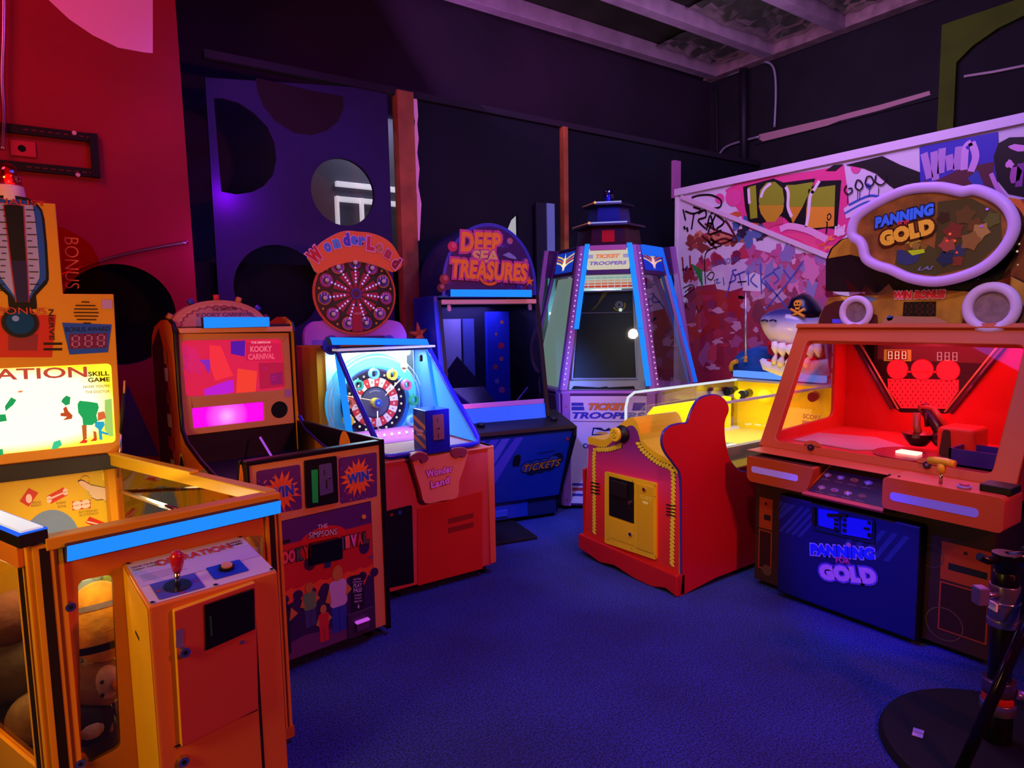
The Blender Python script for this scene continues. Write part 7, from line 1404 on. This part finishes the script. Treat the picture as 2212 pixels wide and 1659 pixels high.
c = qp(1320, 985, .35); MB(Q).rod((c[0], .38, .79), (c[0], .38, .8), .17, mt('a83840', .25, .2), 40).build('turntable', gg)
c = qp(1310, 985, .36); MB(Q).box(c[0] - .05, c[0] + .05, .33, .39, .80, .812, mt('ffb0a0', .4, 0, 2.5)).build('glow_slot', gg, .003)
MB(Q).prism([(.05, .3), (.4, .28), (.6, .5), (.3, .7), (.02, .6)], .791, .796, mt('b88890', .35), ax='z').build('deck_sheet', gg)
# header above the box
HB = .5; Hf = Fr(Q.p(0, HB, 0), Q.x)
def zh(pts, s=2.3693, x0=1600, y0=360): return [(x0 + x / s, y0 + y / s) for x, y in pts]
rock = Hf.P(zh([(390, 822), (400, 770), (430, 710), (450, 670), (480, 655), (540, 665), (600, 650), (700, 660), (790, 640), (900, 640), (1000, 630), (1100, 635), (1200, 640), (1300, 590), (1380, 560), (1460, 600), (1480, 820)]))
zbh = ZTW + .01
rock = [(a, zbh if i in (0, len(rock) - 1) else c) for i, (a, c) in enumerate(rock)]
YR = mt('c88830', .5, 0, 0, .45, 9)
mb = MB(Hf).prism(rock, .0, .05, YR, BRN); hp_ = mb.build('header_panel', gg, .002)
mb = MB(Hf)
for pts, c in (([(400, 815), (405, 770), (430, 715), (480, 690), (560, 680), (640, 740), (700, 760), (705, 815)], '50181c'), ([(1130, 815), (1140, 770), (1200, 720), (1290, 690), (1400, 690), (1470, 720), (1470, 815)], '50181c'), ([(720, 815), (730, 780), (800, 765), (1000, 770), (1050, 790), (1060, 815)], 'b87868'), ([(745, 775), (760, 760), (785, 765), (775, 785), (755, 790)], '3c58b8'), ([(500, 662), (560, 668), (600, 690), (540, 690)], 'e0a838'), ([(640, 660), (700, 675), (680, 690), (620, 680)], '6c88b0')): mb.L(Hf.P(zh(pts)), 2, A(c))
mb.L(Hf.P(zh([(470, 780), (535, 780), (535, 803), (470, 800)])), 4, mt('4838d8', .4, 0, .4))
dq = Hf.P(zh([(830, 765), (1000, 765), (1002, 690), (835, 692)])); mb.L(dq, 4, A('140608')); mb.seg7(dq, 3, A('4c1014'), 6)
mb.tpx('WIN BONUS', zh([(785, 658)])[0], zh([(1050, 652)])[0], 17, 8, A('f02840'), bold=.07, spc=1.08, shear=.1, out=(A('f0b0c8'), .2)); mb.build('header_artwork', hp_)
for (x, y), r in (((587, 745), 72), ((1280, 722), 95)):
    a, c = Hf.px(*zh([(x, y)])[0], -.03); r_ = r * (V(Hf.px(1701, 700)) - V(Hf.px(1700, 700))).length / 2.3693 * .95
    lo_ = MB(Hf).tube([(a + r_ * .84 * math.cos(6.2832 * i / 36), -.025, c + r_ * .84 * math.sin(6.2832 * i / 36)) for i in range(36)], r_ * .2, mt('c8a0dc', .3, 0, .1), 12, True).build('speaker_ring', hp_); MB(Hf).drum(a, c, r_ * .72, -.02, 0, mt('8c6878', .5, 0, 0, .3, 30), 30).build('speaker_grille', lo_)  # the ring's faint glow stands for lavender light falling on it
# body behind the oval sign
bk = Hf.P(zh([(445, 640), (445, 480), (470, 420), (520, 375), (600, 350), (900, 200), (1200, 140), (1450, 220), (1560, 400), (1560, 640)]), .15)
mb = MB(Hf).prism(bk, .12, .5, mt('1c0c10', .35), mt('a07020', .5, 0, 0, .5, 7)); mb.build('sign_housing', gg, .01)
mb = MB(Fr(Hf.p(0, .118, 0), Hf.x)); mb.L(mb.fr.P(zh([(447, 470), (470, 420), (520, 375), (600, 350), (640, 470), (560, 450)])), 1, mt('c88820', .5, 0, 0, .3, 8)); mb.build('rock_trim', gg)
# rock side with glints painted as glowing dots
mb = MB(Hf); 
gl_ = bpy.data.materials.new('glint_rock'); gl_.use_nodes = True; N = gl_.node_tree.nodes; L = gl_.node_tree.links; bb = N['Principled BSDF']; tc = N.new('ShaderNodeTexCoord'); vo = N.new('ShaderNodeTexVoronoi'); vo.inputs['Scale'].default_value = 26; L.new(tc.outputs['Object'], vo.inputs['Vector']); r_ = N.new('ShaderNodeValToRGB'); r_.color_ramp.elements[0].position = .04; r_.color_ramp.elements[0].color = (1, .7, .45, 1); r_.color_ramp.elements[1].position = .16; r_.color_ramp.elements[1].color = (0, 0, 0, 1); L.new(vo.outputs['Distance'], r_.inputs[0]); L.new(r_.outputs[0], bb.inputs['Emission Color']); bb.inputs['Emission Strength'].default_value = .9; bb.inputs['Base Color'].default_value = H('7c3018'); bb.inputs['Roughness'].default_value = .4
mb.prism(Hf.P(zh([(1330, 700), (1340, 560), (1400, 450), (1440, 300), (1560, 250), (1620, 700)]), .06), .06, .12, gl_, BRN); mb.build('glint_rock', gg)
mb = MB(Hf).prism(Hf.P(zh([(1330, 150), (1440, 170), (1500, 260), (1480, 330), (1430, 260), (1360, 190)]), .1), .08, .12, mt('d86020', .5)); mb.build('orange_trim', gg)
# clear acrylic spikes
for pts in ([(535, 570), (560, 660), (640, 660)], [(640, 605), (600, 660), (700, 660)], [(760, 600), (690, 660), (800, 655)], [(1220, 570), (1150, 640), (1260, 640)], [(1385, 515), (1240, 640), (1380, 620)], [(430, 620), (440, 670), (520, 665)]):
    MB(Hf).prism(Hf.P(zh(pts), -.02), -.024, -.02, glass('e8c8d8', .22, .1, 'clear_acrylic')).build('acrylic_spike', hp_)
# oval sign
OB = -.06; ov = zh([(572, 325), (600, 255), (700, 185), (850, 120), (1000, 105), (1090, 118), (1140, 128), (1210, 120), (1320, 165), (1385, 235), (1400, 320), (1350, 420), (1260, 505), (1140, 560), (1000, 588), (870, 570), (770, 527), (700, 505), (645, 470), (628, 410), (610, 380), (580, 360)])
ovl = spline(Hf.P(ov, OB), 4, True)
mb = MB(Hf).prism(ovl, OB, .12, mt('4c2c18', .5), BRN); os_ = mb.build('oval_sign', gg)
MB(Hf).tube([(a, OB - .005, c) for a, c in ovl], .025, mt('b888d8', .3, 0, .16), 14, True).build('purple_tube_rim', os_)  # light on the rim is put in as a faint glow
of = Fr(Hf.p(0, OB, 0), Hf.x); mb = MB(of); ovi = [((a - sum(p[0] for p in ovl) / len(ovl)) * .96 + sum(p[0] for p in ovl) / len(ovl), (c - sum(p[1] for p in ovl) / len(ovl)) * .95 + sum(p[1] for p in ovl) / len(ovl)) for a, c in ovl]
mb.L(ovi, 1, mt('a05c28', .5, 0, 0, .5, 14))
def oz(pts, k, c): mb.L(of.P(zh(pts)), k, A(c))
oz([(1010, 180), (1180, 160), (1330, 240), (1340, 380), (1200, 510), (980, 560), (1000, 350)], 2, '4c3c1c'); oz([(800, 440), (960, 400), (1010, 430), (1000, 555), (860, 540), (790, 500)], 3, '4c4420')
oz([(800, 430), (830, 425), (860, 450), (925, 440), (900, 490), (850, 505), (805, 490)], 5, '303c70'); oz([(855, 430), (940, 422), (945, 440), (880, 455)], 6, 'c8e020'); oz([(840, 385), (920, 372), (925, 382), (845, 396)], 6, 'd8b850')
for x, y, r, c in ((900, 405, 14, 'a07830'), (880, 400, 10, 'c89838'), (940, 410, 12, '8c6020'), (1090, 330, 30, '7c2c20'), (1060, 400, 26, 'a04838'), (1180, 380, 30, '906030'), (1230, 330, 26, 'b08048'), (1120, 430, 22, '303058'), (1050, 470, 26, '1c2850'), (1110, 480, 20, '803020'), (1200, 300, 24, '6c3c1c'), (1290, 270, 24, '5c5828'), (1150, 250, 30, '64401c'), (1040, 260, 20, '3c2010')):
    a, c2 = of.px(*zh([(x, y)])[0]); mb.star(a, c2, r * .0011, r * .0016, 5, 5 + r * .05, A(c), rot=x)
for x, y, c in ((1265, 218, 'b060ff'), (1235, 305, 'a050e0'), (1100, 380, 'ff5030'), (1075, 345, 'ff6040'), (1060, 380, 'ff4030'), (1110, 440, 'e04028')): a, c2 = of.px(*zh([(x, y)])[0]); mb.disc(a, c2, .006, 12, mt(c, .3, 0, .9), 10)
mb.tpx('PANNING', zh([(690, 290)])[0], zh([(995, 215)])[0], 24, 14, A('3c78ff'), bold=.075, spc=1.08, shear=.15, out=(A('0c1450'), .2)); mb.tpx('FOR', zh([(808, 295)])[0], zh([(875, 283)])[0], 11, 17, A('d83848'), bold=.05)
mb.tpx('GOLD', zh([(718, 375)])[0], zh([(998, 300)])[0], 34, 18, A('f8b838'), bold=.09, spc=1.08, out=(A('4c1404'), .22)); a, c = of.px(*zh([(950, 520)])[0]); mb.text('LAI', a, c, .018, 14, A('8880c0'), w=.07, shear=.3)
mb.build('oval_artwork', os_)
MB(of).poly(ovi, -.02, glass('ffffff', .05, .04)).build('oval_cover', os_)
# ================================================================== stand at the lower right
gp = hit(2162, 1612, (0, 0, 0), V((0, 0, 1))); st = thing('tripod_stand', 'steel and black telescopic stand with folding legs, lower right corner', 'stand', (gp.x, gp.y, 0))
SF = Fr(gp, (math.cos(YAW), -math.sin(YAW), 0)); k = None
def hz_(y): return hit(2150, y, gp, SF.y).z
BKM = mt('0c0810', .3); STL = mt('9c8cb0', .25, .85)
def rod(z0, z1, r, m, nm, n=24, x=0, r2=None): return MB(SF).tube([(x, 0, z0), (x, 0, z1)], [r, r2 or r], m, n).build(nm, st, .002)
xo = SF.px(2150, 1400)[0] 
SF = Fr(SF.p(xo * .5, 0, 0), SF.x)
rod(.03, hz_(1535), .045, BKM, 'base_sleeve'); rod(hz_(1535), hz_(1512), .052, STL, 'steel_collar'); rod(hz_(1512), hz_(1495), .046, mt('c82818', .4), 'red_ring'); rod(hz_(1495), hz_(1465), .05, mt('6c5884', .25, .8), 'clamp_block')
rod(hz_(1465), hz_(1350), .034, BKM, 'lower_tube'); rod(hz_(1350), hz_(1335), .046, STL, 'steel_band'); rod(hz_(1335), hz_(1262), .044, mt('8c7c98', .25, .8), 'steel_sleeve'); rod(hz_(1300), hz_(1296), .047, mt('d8d0e8', .2, .9), 'steel_band'); rod(hz_(1262), hz_(1235), .04, BKM, 'head_cup', r2=.034); rod(hz_(1235), hz_(1195), .03, BKM, 'head_neck', r2=.042)
z = hz_(1485); MB(SF).tube([(.03, -.04, z), (.08, -.06, z - .012), (.13, -.06, z - .03)], [.016, .014, .007], mt('b070d0', .2, .6), 12).build('wing_lever', st)
z = hz_(1280); MB(SF).tube([(-.03, -.02, z), (-.09, -.03, z + .005)], .009, STL, 10).build('side_knob', st); MB(SF).box(-.12, -.085, -.05, -.01, z - .025, z + .035, mt('6c5890', .3, .3)).build('side_knob_head', st, .004)
z = hz_(1205); MB(SF).tube([(0, 0, z), (-.07, -.01, z - .005), (-.1, -.01, z + .01)], .014, BKM, 10).build('head_arm', st); MB(SF).drum(.1, z - .01, .045, -.05, .03, BKM, 24).build('pivot_disc', st); MB(SF).tube([(0, 0, z), (.1, 0, z)], .02, BKM, 10).build('head_arm', st)
z = hz_(1225); MB(SF).box(-.052, -.046, -.035, .0, hz_(1312), hz_(1296), mt('e8e0f0', .4)).build('paper_tag', st)
ft_ = hit(2062, 1700, (0, 0, 0), V((0, 0, 1))); hd = SF.p(.12, -.06, hz_(1180)); 
MB().tube([V((ft_.x, ft_.y, .01)), hd], .017, mt('1c1024', .15, .5), 12).build('leg', st)
MB().tube([V((gp.x + .35, gp.y - .4, .01)), SF.p(.1, 0, hz_(1185))], .017, BKM, 12).build('leg', st); MB().tube([V((gp.x + .62, gp.y - .05, .01)), SF.p(.1, .02, hz_(1185))], .017, BKM, 12).build('leg', st)
bc = V((2.52, .72, 0)); mb = MB(Fr(bc)); mb.hexa([(.40 * math.cos(6.2832 * i / 48), .40 * math.sin(6.2832 * i / 48), .0) for i in range(48)], [(.385 * math.cos(6.2832 * i / 48), .385 * math.sin(6.2832 * i / 48), .03) for i in range(48)], mt('08060c', .6)); mb.build('round_base', st, .004)
q = hit(1983, 1585, (0, 0, .032), V((0, 0, 1))); f = Fr(q, (math.cos(.3), math.sin(.3), 0)); solo(MB(f).box(-.022, .022, -.016, .016, 0, .002, mt('d8a8e0', .6)).box(.0, .022, -.016, .016, .002, .006, mt('c898d8', .6)), 'paper_scrap', 'small pink paper scrap on the round black stand base', 'paper')
for o in list(bpy.data.objects):
    if '_w' in o: del o['_w']
# ------------------------------------------------------------------ light
def lamp(kind, loc, col, e, size=.5, to=None, spot=60, blend=.6, sy=None):
    l = bpy.data.lights.new('light', kind); l.energy = e; l.color = col
    o = bpy.data.objects.new('light', l); COL.objects.link(o); o.location = loc
    if kind == 'AREA':
        l.size = size
        if sy: l.shape = 'RECTANGLE'; l.size_y = sy
    else: l.shadow_soft_size = size
    if kind == 'SPOT': l.spot_size = R(spot); l.spot_blend = blend
    if to is not None: o.rotation_euler = (V(to) - V(loc)).to_track_quat('-Z', 'Y').to_euler()
    return o
w = bpy.data.worlds.new('world'); S.world = w; w.use_nodes = True
w.node_tree.nodes['Background'].inputs[0].default_value = (.25, .12, .35, 1); w.node_tree.nodes['Background'].inputs[1].default_value = .03
lamp('AREA', (2.1, 1.5, 4.0), (.08, .09, 1), 60, 2.0, (2.3, 1.8, 0))
lamp('SPOT', (2.3, -1.0, 2.1), (1, .13, .09), 230, .12, (1.0, 2.6, .7), 100, .8)
lamp('AREA', (-1.3, 1.5, 1.5), (1, .62, .08), 26, .8, (.1, 2.3, .7))
lamp('AREA', (3.3, 2.4, 3.9), (.85, .5, 1), 42, 1.2, (4.75, 2.8, 2.1))
lamp('AREA', (-.9, 2.9, 3.6), (1, .05, .10), 22, .8, (.0, 4.4, 2.3))
lamp('POINT', (.975, 4.50, 2.32), (.55, 0, 1), 4, .04)
lamp('SPOT', (1.0, 3.5, 3.8), (.25, .12, 1), 40, .2, (1.4, 4.6, 1.6), 80)
lamp('AREA', (.05, 2.85, .86), (1, .78, .35), 9, .5, (.05, 2.85, 0), sy=.5)
lamp('AREA', tuple(W_.p(.3, .68, 1.30)), (.9, 1, 1), 7, .5, tuple(W_.p(.3, .72, .8)), sy=.12)
lamp('POINT', tuple(TC.p(-.1, -.3, 1.78)), (.8, 1, .92), 4, .01)
lamp('POINT', tuple(TC.p(-.38, 0.0, 1.5)), (.8, 1, .92), 3, .01)
lamp('AREA', tuple(P.p(.37, .95, zt_ - .02)), (1, .97, .8), 6, .9, tuple(P.p(.37, .95, .5)), sy=.5)
lamp('AREA', tuple(Q.p(.55, .8, ZTW - .04)), (1, .04, .13), 7, .7, tuple(Q.p(.55, .75, .8)), sy=.5)
lamp('POINT', tuple(Q.p(.5, .75, 1.0)), (1, .04, .12), 2, .02)
lamp('SPOT', (1.3, 1.9, 1.9), (.01, .01, 1), 300, .04, (3.05, 1.52, .32), 23, .8)
lamp('AREA', (2.6, 4.4, 3.6), (.75, .35, .9), 16, 1.0, (3.6, 4.2, 4.4))
lamp('AREA', (4.6, 3.2, 3.3), (.8, .6, .9), 10, .6, (5.2, 3.6, 4.4))
lamp('AREA', tuple(D.p(.4, .45, 1.58)), (.45, .35, 1), 14, .4, tuple(D.p(.4, .5, .8)))
lamp('AREA', (2.3, 5.0, 3.1), (.8, .85, 1), 3, .5, (2.3, 5.3, 2.5))
lamp('SPOT', (1.2, .9, 2.9), (1, .72, .6), 60, .06, (3.2, 2.0, 1.2), 62, .6)  # added fill lamp for the right-hand machines
lamp('SPOT', (1.4, 2.4, 2.0), (.14, .2, 1), 230, .06, (2.4, 3.75, .9), 50, .6)
lamp('POINT', (.87, 4.22, 1.95), (.5, .05, 1), 2.2, .04)
lamp('SPOT', (2.6, .2, 3.4), (.05, .08, 1), 70, .2, (1.9, 1.25, 0), 40, 1)
lamp('POINT', tuple(C.p(.14, .07, .8)), (1, .85, .5), .8, .01)
lamp('POINT', tuple(C.p(.3, .5, .75)), (1, .8, .45), 3, .02)
lamp('POINT', tuple(C.p(-.1, .5, .7)), (1, .8, .5), 2.0, .02)
lamp('SPOT', (3.2, 3.2, 3.2), (1, .08, .3), 22, .2, (4.2, 5.3, 3.6), 45, 1)
lamp('SPOT', (2.0, .6, 3.0), (.95, .78, 1), 55, .05, (3.55, 1.5, 1.8), 40, .7)
lamp('SPOT', (1.0, 2.1, 2.3), (1, .85, .8), 60, .04, (2.65, 2.7, .45), 36, .8)
